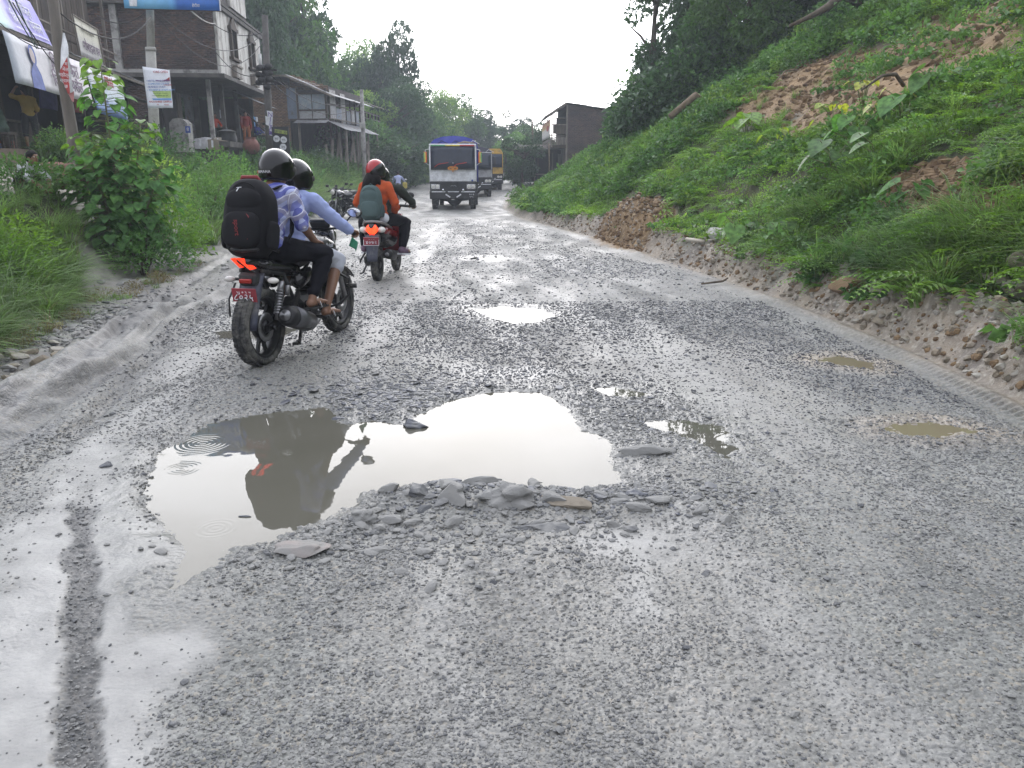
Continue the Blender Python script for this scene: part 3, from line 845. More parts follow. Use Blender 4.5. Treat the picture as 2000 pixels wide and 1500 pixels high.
def scatter(name, protos, P, S, label, tilt=None):
 """one object of countless plants: points that carry their own scale, turn and kind"""
 n = len(P)
 col = bpy.data.collections.new(name + '_kinds')
 for o in protos: col.objects.link(o)
 order = sorted(o.name for o in protos)
 me = bpy.data.meshes.new(name); me.vertices.add(n)
 me.vertices.foreach_set('co', np.asarray(P, np.float32).ravel())
 rot = np.stack([rs.normal(size=n) * .12, rs.normal(size=n) * .12, rs.rand(n) * 6.283], 1)
 if tilt is not None: rot[:, :2] += tilt * 0
 sc_ = np.stack([S * (.85 + .3 * rs.rand(n)), S * (.85 + .3 * rs.rand(n)), S * (.75 + .5 * rs.rand(n))], 1)
 for nm, ty, arr, key in (('turn', 'FLOAT_VECTOR', rot, 'vector'), ('size', 'FLOAT_VECTOR', sc_, 'vector')):
  a = me.attributes.new(nm, ty, 'POINT'); a.data.foreach_set(key, arr.astype(np.float32).ravel())
 a = me.attributes.new('pick', 'INT', 'POINT'); a.data.foreach_set('value', rs.randint(0, len(protos), n).astype(np.int32))
 o = bpy.data.objects.new(name, me); COL.objects.link(o)
 ng = bpy.data.node_groups.new(name + '_nodes', 'GeometryNodeTree')
 ng.interface.new_socket('Geometry', in_out='INPUT', socket_type='NodeSocketGeometry')
 ng.interface.new_socket('Geometry', in_out='OUTPUT', socket_type='NodeSocketGeometry')
 gi = ng.nodes.new('NodeGroupInput'); go = ng.nodes.new('NodeGroupOutput')
 ci = ng.nodes.new('GeometryNodeCollectionInfo'); ci.inputs['Collection'].default_value = col
 ci.inputs['Separate Children'].default_value = True; ci.inputs['Reset Children'].default_value = True
 ip = ng.nodes.new('GeometryNodeInstanceOnPoints'); ip.inputs['Pick Instance'].default_value = True
 def at_(nm, t):
  q = ng.nodes.new('GeometryNodeInputNamedAttribute'); q.data_type = t; q.inputs[0].default_value = nm
  return [s for s in q.outputs if s.enabled and s.name == 'Attribute'][0]
 l = ng.links.new
 l(gi.outputs[0], ip.inputs['Points']); l(ci.outputs[0], ip.inputs['Instance'])
 l(at_('pick', 'INT'), ip.inputs['Instance Index'])
 e2r = ng.nodes.new('FunctionNodeEulerToRotation'); l(at_('turn', 'FLOAT_VECTOR'), e2r.inputs[0]); l(e2r.outputs[0], ip.inputs['Rotation'])
 l(at_('size', 'FLOAT_VECTOR'), ip.inputs['Scale']); l(ip.outputs[0], go.inputs[0])
 md = o.modifiers.new('scatter', 'NODES'); md.node_group = ng
 tag(o, label, kind='stuff')
 return o
def hz(x, y): return float(height(np.array([x]), np.array([y]))[0])
def field(n, xr, yr, keep, seed):
 r = np.random.RandomState(seed)
 x = xr[0] + (xr[1] - xr[0]) * r.rand(n); y = yr[0] + (yr[1] - yr[0]) * r.rand(n) ** 1.35
 k = keep(x, y)
 m = r.rand(n) < k
 x, y = x[m], y[m]
 return x, y, height(x, y)
# right hillside ------------------------------------------------------------
def scar_wide(x, y):
 k = np.zeros_like(x)
 for (sx, sy, rx, ry, st) in SCARS: k = np.maximum(k, 1.0 * ((((x - sx + .5) / (rx + .8)) ** 2 + ((y - sy + .4) / (ry + 1.0)) ** 2) < 1))
 return k
def hill_keep(x, y):
 e = x - redge(y)
 k = sstep(.6, 1.0, e + .3 * fbm(x * 1.3, y * 1.3, 301, 3)) * (e < 24)
 k = k * (1 - .93 * scar_mask(x, y))
 hq = ((x - 2.6) / .8) ** 2 + ((y - 17.0) / 2.1) ** 2
 k = k * sstep(.6, 1.3, hq + .3 * fbm(x * 2, y * 2, 303, 2))
 wall = (x > 3.75) & (x < 4.5) & (y > 4.9) & (y < 6.75) & (x - .12 * (y - 5.5) < 4.25)
 k = k * ~wall
 house = (x > 3.1) & (x < 9.6) & (y > 58.5) & (y < 70)
 return k * ~house
x, y, z = field(52000, (.0, 26), (3.2, 75), lambda x, y: hill_keep(x, y) * ((y < 38) | (x > .08 * y)), 21)
dn = np.hypot(x, y)
big = fbm(x * .5, y * .5, 311, 3)
sz = .58 + .024 * dn + .35 * big
m1 = big + .25 * rs.normal(size=len(x)) > .02
scatter('hillside_weeds', [weedA, weedB, weedC, weedD], np.stack([x, y, z], 1)[m1], sz[m1], 'low leafy weeds and creepers covering the right hillside')
m2 = (~m1) & (rs.rand(len(x)) < .8)
scatter('hillside_grass', [grassA, grassC, weedB, fernA], np.stack([x, y, z], 1)[m2], sz[m2] * .95, 'soft grass and ferns growing in patches on the right hillside')
# arching grass and ferns above the near bank
x, y, z = field(2600, (3.6, 6.5), (3.8, 13), lambda x, y: hill_keep(x, y) * sstep(-.3, .2, fbm(x * .9, y * .9, 321, 2)) * sstep(4.2, .8, x - redge(y)), 22)
scatter('bank_grass', [grassB, grassA, fernA], np.stack([x, y, z], 1), .8 + .4 * rs.rand(len(x)), 'long arching grass hanging over the right bank')
x, y, z = field(2200, (1.2, 5), (3.6, 26), lambda x, y: .8 * (x - redge(y) > .55) * (x - redge(y) < 1.2) * (fbm(x * 1.5, y * 1.5, 331, 2) > 0), 23)
scatter('bank_litter', [dryA, weedD, grassC], np.stack([x, y, z], 1), .35 + .3 * rs.rand(len(x)), 'dry stalks and cut plants lying on the right bank')
# shrubs on the upper slope and at the foot of the trees
def shrub_keep(x, y):
 e = x - redge(y)
 return sstep(4.5, 8, e + 2.5 * fbm(x * .4, y * .4, 341, 2)) * (1 - scar_wide(x, y)) * (~((x > 2.8) & (x < 10) & (y > 57) & (y < 71)))
x, y, z = field(1500, (3, 26), (10, 60), shrub_keep, 24)
scatter('upper_slope_shrubs', [shrubA, shrubC, weedC], np.stack([x, y, z], 1), .7 + .7 * rs.rand(len(x)), 'green bushes covering the upper part of the right slope')
x, y, z = field(900, (2.2, 14), (30, 60), lambda x, y: (x > .142 * y) * ((x - redge(y)) > 4.2) * (~((x > 2.8) & (x < 10) & (y > 57) & (y < 71))), 25)
scatter('dark_shrub_mass', [shrubB, shrubA], np.stack([x, y, z], 1), 1.3 + .9 * rs.rand(len(x)), 'dark leafy thicket below the trees above the brick house')
# left side -----------------------------------------------------------------
def yard_k(x, y):
 return (1 - sstep(-6.7, -7.2, x) * sstep(10.8, 11.4, y) * sstep(20, 19.5, y)) * (1 - sstep(.35, .7, np.exp(-(((x + 9.9) / 3.9) ** 2 + ((y - 15.0) / 5.7) ** 2) ** 2) * (x < -6.4)))
def left_keep(x, y):
 d = ledge(y) - x
 k = sstep(1.15, 1.8, d - bare(y) + .35 * fbm(x * 1.3, y * 1.3, 351, 3)) * (d < 20) * yard_k(x, y)
 k = k * (1 - .75 * ((x < -6.6) & (y < 11.6) & (y > 9.3)))
 k = k * ~((x < -11.8) & (y > 18.5) & (y < 33))
 k = k * ~((x < -12.3) & (y > 34) & (y < 50))
 k = k * ~((x < -13.5) & (y > 55) & (y < 84))
 return k
x, y, z = field(30000, (-26, -4), (3.5, 75), left_keep, 26)
dn = np.hypot(x, y)
d = ledge(y) - x
gm = (fbm(x * .5, y * .5, 361, 2) + .2 * rs.normal(size=len(x)) > -.05) | (d < 2.0)
scatter('verge_grass', [grassA, grassC, grassB], np.stack([x, y, z], 1)[gm], ((.75 + .036 * dn + .3 * rs.rand(len(x))) * np.where((x < -5.9) & (y < 12), .5, 1) * np.where((x < -9.8) & (y > 23) & (y < 37), .5, 1))[gm], 'green grass growing on the left verge and bank')
scatter('verge_weeds', [weedA, weedB, weedC], np.stack([x, y, z], 1)[~gm], ((.85 + .045 * dn) * np.where((x < -5.9) & (y < 12), .5, 1) * np.where((x < -9.8) & (y > 23) & (y < 37), .5, 1))[~gm], 'leafy weeds growing on the left bank')
x, y, z = field(1500, (-7.2, -4.3), (5, 10.6), lambda x, y: 1.0 * (ledge(y) - x > 1.0 + bare(y)) * (x > -6.3) * (fbm(x * .8, y * .8, 371, 2) > -.25), 27)
scatter('tall_verge_grass', [grassB, grassA], np.stack([x, y, z], 1), .55 + .4 * rs.rand(len(x)), 'tall bent grass at the near left roadside')
x, y, z = field(900, (-5.3, -4.1), (6.5, 16), lambda x, y: .6 * (ledge(y) - x > .75) * (fbm(x * 1.5, y * 1.5, 381, 2) > .05), 28)
scatter('sparse_verge_grass', [grassC, dryA], np.stack([x, y, z], 1), .4 + .35 * rs.rand(len(x)), 'sparse short grass between the stones of the left shoulder')
# scrub along the left roadside further on
x, y, z = field(2600, (-26, -7), (17, 62), lambda x, y: left_keep(x, y) * sstep(1.3, 2.6, ledge(y) - x) * sstep(-.05, .2, fbm(x * .35, y * .35, 391, 2) + .12), 29)
keepm = ~((x < -9.0) & (y > 22) & (y < 60) & (z > 1.2))
scatter('roadside_scrub', [shrubA, shrubC, weedC], np.stack([x, y, z], 1)[keepm], (.55 + .5 * rs.rand(len(x)))[keepm], 'rounded scrub and bushes along the left side of the road')
# bushes one can tell apart ----------------------------------------------------
BUSH = {}
def bush(x, y, w, h, m, label, n=900, L=.07, group=None, sub=None, name='bush'):
 z = hz(x, y)
 a = rs.rand(n) * 6.283; u = rs.rand(n); q = rs.rand(n) ** .33
 ph = np.arccos(1 - u * 1.15)
 lump = 1 + .22 * fbm(np.cos(a) * 1.6 + x, np.sin(a) * 1.6 + ph, 401, 2)
 P = np.stack([q * lump * w / 2 * np.sin(ph) * np.cos(a), q * lump * w / 2 * np.sin(ph) * np.sin(a), np.maximum(0.02, h * (.25 + .75 * q * lump * np.cos(ph)))], 1)
 D = P / np.array([w / 2, w / 2, h]) + rs.normal(size=(n, 3)) * .5; U = rs.normal(size=(n, 3)) * .5 + np.array([0, 0, 1.])
 k = .6 + .7 * rs.rand(n)
 v, f = leaves_np(P, D, U, L * k, L * .5 * k)
 e = empty(name, (x, y, z - .03), 0, label, 'bush', group)
 mesh_np('foliage', v, f, [m], parent=e)
 mb = MB()
 for i in range(7):
  aa = i * .9 + rnd.random(); r1 = w * .3 * rnd.random()
  mb.tube([(0.03 * math.cos(aa), .03 * math.sin(aa), 0), (r1 * .5 * math.cos(aa), r1 * .5 * math.sin(aa), h * .4), (r1 * math.cos(aa), r1 * math.sin(aa), h * .8)], [.014, .01, .005], 5)
 mb.build('stem', BARK, e)
 return e
bush(-6.35, 8.9, 1.9, .6, G_BRIGHT, 'bright green feathery bush at the left edge below the sandy yard', 2600, .06)
bush(-5.75, 8.6, 1.2, .5, G_BRIGHT, 'smaller bright green bush beside the tall grass at the left edge', 1800, .06)
bush(-7.4, 10.3, 1.8, .34, G_MID, 'dark green bush in front of the crouching child', 1800, .06)
bush(-6.9, 11.2, 1.5, .55, G_MID, 'round bush at the foot of the leaning wooden pole', 1500, .07)
bush(-5.9, 12.6, 1.9, 1.15, G_BRIGHT, 'yellow green bush right of the large leaved young tree', 2400, .08)
bush(-5.6, 11.8, 1.4, .75, G_MID, 'low dark bush below the large leaved young tree', 1500, .08)
bush(-6.9, 21.2, 2.3, 1.35, G_HILL, 'rounded green bush between the two motorcycles on the left verge', 3000, .075)
bush(-8.3, 22.6, 2.6, 1.5, G_MID, 'dark bush behind the rounded green roadside bush', 2400, .09)
bush(-8.9, 27.5, 2.8, 1.6, G_DARK, 'wide dark bush below the brick shop terrace', 2200, .10)
bush(-11.5, 38, 3.0, 2.2, G_DARK, 'shrub growing in front of the shop between the pole and the round signs', 2000, .12)
bush(-10.4, 44, 3.4, 2.3, G_DARK, 'dark shrub in front of the tin clad house', 2000, .13)
bush(-6.6, 14.2, 2.0, 1.3, G_MID, 'thick bush right behind the large leaved young tree', 2200, .09)
bush(-7.6, 16.0, 2.3, 1.5, G_HILL, 'tall light green bush between the young tree and the poster pole', 2600, .085)
bush(-7.2, 18.4, 2.2, 1.3, G_MID, 'round bush right of the foot of the poster pole', 2200, .09)
bush(-9.4, 20.5, 2.6, 1.5, G_DARK, 'dark bush covering the foot of the poster pole', 2200, .1)
# trees -------------------------------------------------------------------------
def crown_mesh(name, n, nb, m, L, flat=.8, spread=1.0, seed=1, open_=.25, top=.0):
 """unit crown: radius 1, sits from z=0 (bottom) to about 2*flat"""
 r = np.random.RandomState(seed)
 C = [];
 while len(C) < nb:
  p = r.normal(size=3); p /= np.linalg.norm(p); q = r.rand() ** .4
  c = np.array([p[0] * q * spread, p[1] * q * spread, flat + p[2] * q * flat])
  C.append((c, .20 + .24 * r.rand()))
 parts = []
 for (c, rad) in C:
  k = int(n / nb * (rad / .32) ** 2)
  dv = r.normal(size=(k, 3)); dv /= np.linalg.norm(dv, axis=1, keepdims=True)
  q = rad * (1 - open_ * r.rand(k) ** .5 * 1.6)
  P = c + dv * q[:, None] * np.array([1, 1, .72])
  D = dv + r.normal(size=(k, 3)) * .6; D[:, 2] -= .25
  U = r.normal(size=(k, 3)) * .6; U[:, 2] += 1
  s = L * (.6 + .8 * r.rand(k))
  parts.append((*leaves_np(P, D, U, s, s * .55), 0))
 v, f, mi = join_np(parts)
 o = mesh_np(name, v, f, [m], link=False)
 return o.data
CROWNS = [crown_mesh('crown', 7000, 26, G_DARK, .085, .9, 1, 1), crown_mesh('crown', 7000, 34, G_MID, .08, .8, 1, 2),
   crown_mesh('crown', 5200, 22, G_DARK, .10, 1.1, .9, 3), crown_mesh('crown', 4200, 16, G_DARK, .10, 1.3, .8, 4),
   crown_mesh('crown', 8000, 40, G_HILL, .075, .8, 1, 5), crown_mesh('crown', 2600, 15, G_DARK, .10, 1.5, .75, 6)]
def trunk_mb(h, r, limbs, w, seed, z1=.95):
 q = random.Random(seed); mb = MB()
 top = Vector((q.uniform(-.1, .1) * h, q.uniform(-.1, .1) * h, h * z1)); mid = Vector((q.uniform(-.05, .05) * h, q.uniform(-.05, .05) * h, h * .5))
 mb.tube([(0, 0, -.3), (0, 0, .2 * h), mid, top], [r * 1.25, r, r * .75, r * .2], 7)
 for i in range(limbs):
  a = i * 2.4 + q.random(); t = q.uniform(.3, .85); b = mid.lerp(top, (t - .5) * 2) if t > .5 else Vector((0, 0, .1 * h)).lerp(mid, t * 2)
  L = w * q.uniform(.5, .85)
  mb.tube([b, b + Vector((math.cos(a) * L * .5, math.sin(a) * L * .5, h * .12)), b + Vector((math.cos(a) * L, math.sin(a) * L, h * .2))], [r * .45, r * .28, r * .1], 5)
 return mb
def tree(x, y, h, w, ci, label, clear=.22, z=None, group=None, rz=None):
 z = hz(x, y) if z is None else z
 e = empty('tree', (x, y, z - .1), rnd.random() * 6.28 if rz is None else rz, label, 'tree', group)
 trunk_mb(h * .86, .035 * h ** .75 + .03, 6, w * .5, int(x * 31 + y * 17)).build('trunk', BARK, e)
 me = CROWNS[ci]; zz = [v.co.z for v in list(me.vertices)[::50]]; span = max(zz) - min(zz)
 c = bpy.data.objects.new('crown', me); COL.objects.link(c); c.parent = e
 sz_ = h * (1 - clear) / span
 c.location = (0, 0, h * clear - min(zz) * sz_); c.scale = (w / 2, w / 2, sz_)
 return e
def at(px, Y, top=None):
 """where the sight line of a picture column meets the distance Y"""
 return (px - 1000) / 1510 * (Y * .9641)
# right hilltop
RT = [(6.3, 36, 7.6, 3.8, 5, 'tall open tree leftmost on the right hilltop, sky showing through its crown', .30),
  (6.7, 38.5, 3.6, 3.0, 0, 'low bushy tree at the left foot of the tall hilltop tree', .1),
  (8.3, 35.5, 6.6, 4.4, 0, 'broad tree right of the tall open hilltop tree', .1),
  (9.6, 31.5, 6.6, 4.0, 2, 'dark leaning hilltop tree in front of the broad one', .12),
  (8.3, 30.0, 4.4, 3.8, 1, 'rounded light green tree low on the hilltop edge', .08),
  (11.5, 33, 11.0, 4.6, 3, 'dense tall tree reaching the top of the picture on the right hill', .15),
  (12.0, 29, 7.5, 4.8, 0, 'dark tree with drooping boughs above the left earth scar', .12),
  (10.8, 26.5, 4.8, 3.8, 2, 'bushy tree directly above the left earth scar', .1),
  (13.5, 26.5, 6.5, 4.6, 1, 'mid green tree above the gap between the two earth scars', .12),
  (14.2, 23.5, 5.5, 4.4, 4, 'bright green bushy tree at the top of the right earth scar', .1),
  (9.0, 47, 4.5, 4.6, 0, 'dark bushy tree just behind the balcony house roof', .08),
  (10.2, 43, 6.2, 5.0, 1, 'wide tree behind the thicket above the brick house', .1),
  (11.8, 57, 5.2, 5.2, 0, 'tree rising over the uphill corner of the brick house', .1)]
for (x, y, h, w, ci, lab, cl) in RT: tree(x, y, h, w, ci, lab, cl)
# left and far
LT = [(604, 68, 19, 6, 5, 'tall thin tree with see through crown rising above the left hill', 'L'), (545, 66, 15, 10, 1, 'large tree on the left hill above the brick house with tin panels', 'L'),
  (500, 60, 16, 9, 0, 'dark tree directly behind the white house front', 'L'),
  (590, 72, 13, 9, 2, 'tree with loose upright crown on the left hill', 'L'),
  (640, 78, 11, 8, 0, 'round dark tree on the left hill behind the shack roof', 'L'),
  (690, 84, 11, 8, 1, 'leafy tree left of the tall rounded tree on the left hill', 'L'),
  (748, 82, 13.5, 7.4, 0, 'tall rounded tree standing clear against the sky on the left', 'L'),
  (715, 72, 6.5, 6, 4, 'green tree behind the far wooden shack', 'L'),
  (770, 74, 7.6, 6, 2, 'dark tree between the shacks and the truck', 'L'),
  (800, 78, 8.6, 6.4, 0, 'dark tree with a pointed top left of the blue truck', 'L'),
  (825, 84, 8.6, 6.2, 1, 'tree behind the cab of the blue covered truck', 'L'),
  (735, 62, 5.0, 5.2, 1, 'low dense tree beside the thin utility pole', 'L'),
  (790, 64, 4.6, 5.4, 0, 'low dark tree on the roadside left of the truck', 'L'),
  (760, 56, 3.6, 4.6, 2, 'low roadside thicket tree behind the far motorcyclist', 'L'),
  (860, 96, 8.4, 7, 4, 'pale tree behind the truck canopy', 'F'), (890, 100, 8.2, 6.5, 1, 'hazy tree right of the truck canopy', 'F'),
  (925, 104, 7.0, 6, 0, 'hazy tree over the second truck', 'F'), (955, 118, 6.2, 6, 2, 'faint tree behind the yellow truck', 'F'),
  (985, 112, 8.2, 5.2, 5, 'tall hazy tree with gaps above the yellow truck', 'F'), (1010, 108, 7.6, 5.6, 2, 'hazy tree left of the far thin pole', 'F'),
  (1040, 98, 6.0, 6, 1, 'hazy bushy tree behind the open shed', 'F'), (1075, 90, 5.0, 7, 0, 'far tree behind the balcony house', 'F'),
  (1020, 62, 3.9, 3.6, 2, 'tree with creepers in front of the open shed posts', 'F'), (1005, 74, 4.6, 4.4, 1, 'bushy tree left of the open shed', 'F'),
  (1050, 72, 5.2, 4.0, 0, 'tree rising over the open shed roof', 'F')]
for (px, Y, h, w, ci, lab, k) in LT: tree(at(px, Y), Y, h, w, ci, lab, .06 if h < 7 else .14)
hillx = [(-24, 62), (-27, 70), (-23, 54), (-30, 60), (-22, 88), (-26, 95), (-33, 80), (-17, 96), (-13, 104), (-28, 48), (-34, 50)]
for i, (x, y) in enumerate(hillx):
 tree(x, y, 9 + (i * 37 % 5), 8, (0, 1, 2, 4)[i % 4], 'one of the trees massed on the wooded hill behind the left houses', .08, group='trees massed on the left hill')
x, y, z = field(2600, (-48, -9), (55, 135), lambda x, y: (ledge(y) - x > 1.5) * ~((x < -13.5) & (x > -22) & (y < 84)) * ~((x > -9.5) & (y < 60)), 40)
scatter('hill_forest_undergrowth', [shrubA, shrubB], np.stack([x, y, z], 1), 1.8 + 1.6 * rs.rand(len(x)), 'dense dark bushes covering the far left hillside')
x, y, z = field(1400, (-6, 40), (72, 150), lambda x, y: (x - redge(y) > 1.0) * 1.0, 41)
scatter('far_undergrowth', [shrubA, shrubB], np.stack([x, y, z], 1), 1.6 + 1.4 * rs.rand(len(x)), 'bushes along the far bend of the road')
# young tree with large heart shaped leaves ------------------------------------
def heart_leaf(s, fold=.18):
 o = [(0, 0), (.28, -.10), (.5, .08), (.52, .38), (.34, .72), (0, 1.1)]
 v = [(0, 0, 0), (0, .4, 0), (0, .75, -.03), (0, 1.1, -.12)]
 v += [(x, y, fold * x * 1.2 - .1 * y * y * .8) for x, y in o[1:5]] + [(-x, y, fold * x * 1.2 - .1 * y * y * .8) for x, y in o[1:5]]
 f = [(0, 4, 5, 1), (1, 5, 6), (1, 6, 2), (2, 6, 7), (2, 7, 3), (0, 1, 9, 8), (1, 10, 9), (1, 2, 10), (2, 11, 10), (2, 3, 11)]
 return [(a * s, b * s, c * s) for a, b, c in v], f
def leafy(mb, pos, heading, droop, s, roll=0, petiole=None):
 v, f = heart_leaf(s)
 M = Matrix.Translation(pos) @ Matrix.Rotation(heading, 4, 'Z') @ Matrix.Rotation(droop, 4, 'X') @ Matrix.Rotation(roll, 4, 'Y')
 mb.add([M @ Vector(p) for p in v], f, True)
yt = empty('young_tree', (-5.95, 12.0, hz(-5.95, 12.0)), 0, 'young tree with large heart shaped leaves left of the poster pole', 'tree')
q = random.Random(4); stem = MB(); lv = MB(); lb = MB()
H0 = 2.95
stems = [(0, 0, 1.0, 0), (.5, 0.1, .72, 1), (-.5, .1, .66, 2), (.85, -.1, .5, 3), (-.8, -.1, .5, 4), (.25, -.3, .62, 5), (-.2, -.35, .55, 6)]
for (dx, dy, hh, k) in stems:
 h = H0 * hh; pts = [Vector((dx * .25 * t * 4 if t < .25 else dx * (.25 + (t - .25) * .85), dy * t, h * t)) for t in (0, .25, .5, .75, 1)]
 stem.tube(pts, [.028, .024, .018, .012, .006], 6)
 n = int(150 * hh + 30)
 for i in range(n):
  t = .16 + .84 * i / n; p = pts[0].lerp(pts[-1], t); p = Vector((dx * (.25 + (t - .25) * .85), dy * t, h * t))
  a = q.random() * 6.283; off = .12 + .55 * (1 - t) ** .8 * q.random() + .05
  pp = p + Vector((math.cos(a) * off, math.sin(a) * off, -.02 + .06 * q.random()))
  stem.tube([p, pp], [.004, .003], 4, cap=False)
  top_ = t > .86
  leafy(lb if top_ and k in (0, 1, 2) else lv, pp, a - math.pi / 2, -q.uniform(.2, .95), q.uniform(.09, .175) * (.9 if top_ else 1), q.uniform(-.4, .4))
stem.build('stem', mat('green_stem', (.16, .17, .07), .7), yt)
lv.build('foliage', G_BIG, yt, fix=False)
lb.build('young_leaves', G_BRIGHT, yt, fix=False, label='fresh yellow green leaves at the tips')
# broad leaved plants on the right slope ----------------------------------------
def taro(x, y, n, s, m, label, name='broad_leaf_plant', hgt=.7, group=None):
 z = hz(x, y); e = empty(name, (x, y, z - .03), 0, label, 'plant', group); q = random.Random(int(x * 97 + y * 13))
 st = MB()
 for i in range(n):
  a = i * 2.4 + q.random() * .7; h = hgt * q.uniform(.6, 1.2); r = hgt * q.uniform(.25, .75)
  p = Vector((math.cos(a) * r, math.sin(a) * r, h))
  st.tube([(0, 0, 0), (p.x * .35, p.y * .35, h * .75), p], [.014, .010, .006], 5)
  mb = MB(); leafy(mb, p - Vector((math.cos(a), math.sin(a), 0)) * s * .3, a - math.pi / 2, -q.uniform(.35, 1.0), s * q.uniform(.7, 1.15), q.uniform(-.3, .3))
  mb.build('leaf', m, e, fix=False)
 st.build('stem', bpy.data.materials['green_stem'], e)
 return e
taro(5.35, 12.6, 12, .30, G_BIG, 'broad leaved plant with dark glossy leaves in the middle of the right slope')
taro(5.9, 12.3, 6, .36, G_BIG, 'plant with two very large pale leaves below the right earth scar', hgt=.55)
taro(6.35, 12.4, 5, .32, G_HILL, 'large leaved plant right of the bent stick on the slope', hgt=.5)
taro(4.9, 12.2, 8, .32, G_MID, 'dark broad leaved plant left of the pale leaved one', hgt=.6)
taro(5.1, 11.2, 8, .30, G_MID, 'low broad leaved plant in front of the glossy leaved one', hgt=.5)
taro(4.75, 9.6, 6, .24, G_BIG, 'small rosette of pale pointed leaves above the bare earth patch', hgt=.4)
taro(4.1, 5.55, 3, .22, G_BRIGHT, 'single bright green leaf at the foot of the stone wall', hgt=.25)
taro(5.2, 18.0, 5, .36, G_BRIGHT, 'young plant with upright pale leaves near the cut log', hgt=.5)
taro(3.9, 8.6, 8, .2, G_MID, 'dark leafy plant on the bank above the tan earth', hgt=.35)
taro(3.45, 12.0, 9, .26, G_MID, 'leafy plant on the bank left of the pale concrete', hgt=.5)
taro(3.85, 11.0, 8, .22, G_MID, 'leafy plant on the bank right of the pale concrete', hgt=.45)
for i, (x, y) in enumerate([(5.6, 14.2), (5.9, 13.1), (6.1, 12.7), (6.2, 14.5), (5.0, 15.3)]):
 taro(x, y, 5, .16, G_YEL, 'small plant with yellow leaves scattered on the middle slope', hgt=.5, group='yellow leaved plants on the slope')
# strappy plant at the left
gp = empty('strappy_plant', (-9.0, 26.5, hz(-9.0, 26.5)), 0, 'plant of long upright strap leaves left of the black helmets', 'plant', scale=1.5)
q = random.Random(8)
for i in range(26):
 a = q.random() * 6.28; L = q.uniform(.7, 1.35); le = q.uniform(.15, .8); w = q.uniform(.06, .11)
 n = 6; vs = []; fs = []
 for k in range(n + 1):
  t = k / n; r = L * le * t ** 1.6; h = L * (t - .5 * le * t * t); ww = w * math.sin(math.pi * min(1, t * .9 + .1)) * .5 + .004
  c = Vector((math.cos(a) * r, math.sin(a) * r, h)); s = Vector((-math.sin(a), math.cos(a), 0)) * ww
  vs += [c - s, c + Vector((0, 0, -.01)), c + s]
 for k in range(n):
  b = k * 3; fs += [(b, b + 1, b + 4, b + 3), (b + 1, b + 2, b + 5, b + 4)]
 MB().add(vs, fs, True).build('leaf', G_BIG, gp, fix=False)
# bent bough, sticks and log on the slope
def stick(pts, r, label, name='branch', m=None, cat='branch'):
 mb = MB(); mb.tube(pts, r, 7); o = mb.build(name, m or BARK); tag(o, label, cat); return o
DEADWOOD = mat('dead_wood', (.20, .15, .10), .85, col2=(.10, .075, .05), scale=12, bump=.5)
def on(x, y, dz=0): return (x, y, hz(x, y) + dz)
stick([on(9.3, 22.6, .5), on(8.7, 22.2, 1.0), on(8.1, 21.7, 1.15), on(7.6, 21.3, 1.2), on(7.0, 21.2, 1.2)], [.16, .12, .10, .07, .04], 'thick dark bough curving out above the left earth scar')
stick([on(6.6, 13.9, .1), on(6.3, 13.6, .65), on(5.95, 13.3, .8), on(5.6, 13.2, .75)], [.035, .03, .025, .012], 'bent dark stick arching over the middle of the slope')
stick([on(5.5, 22.6, .1), on(5.0, 22.4, .75), on(4.3, 22.2, .85)], [.11, .10, .09], 'cut log leaning out of the weeds above the brick house wall', 'log', DEADWOOD, 'log')
stick([on(2.9, 13.05, .28), on(3.12, 12.75, .12)], [.03, .028], 'pale sawn stick on the bank beside the dirt heap', 'stick', mat('pale_wood', (.55, .50, .42), .8), 'stick')
stick([on(2.55, 10.4, .03), on(2.85, 10.45, .05), on(2.93, 10.5, .09)], [.012, .016, .01], 'short dark twig lying on the right road edge', 'twig', None, 'twig')
stick([on(8.9, 17.9, .02), on(8.2, 17.3, .04), on(7.6, 16.8, .03)], [.03, .03, .02], 'exposed root running down the right earth scar', 'root', DEADWOOD, 'root')
stick([on(7.2, 20.9, .05), on(6.8, 20.6, .25), on(6.3, 20.4, .1)], [.02, .02, .015], 'thin root looping over the left earth scar', 'root', DEADWOOD, 'root')
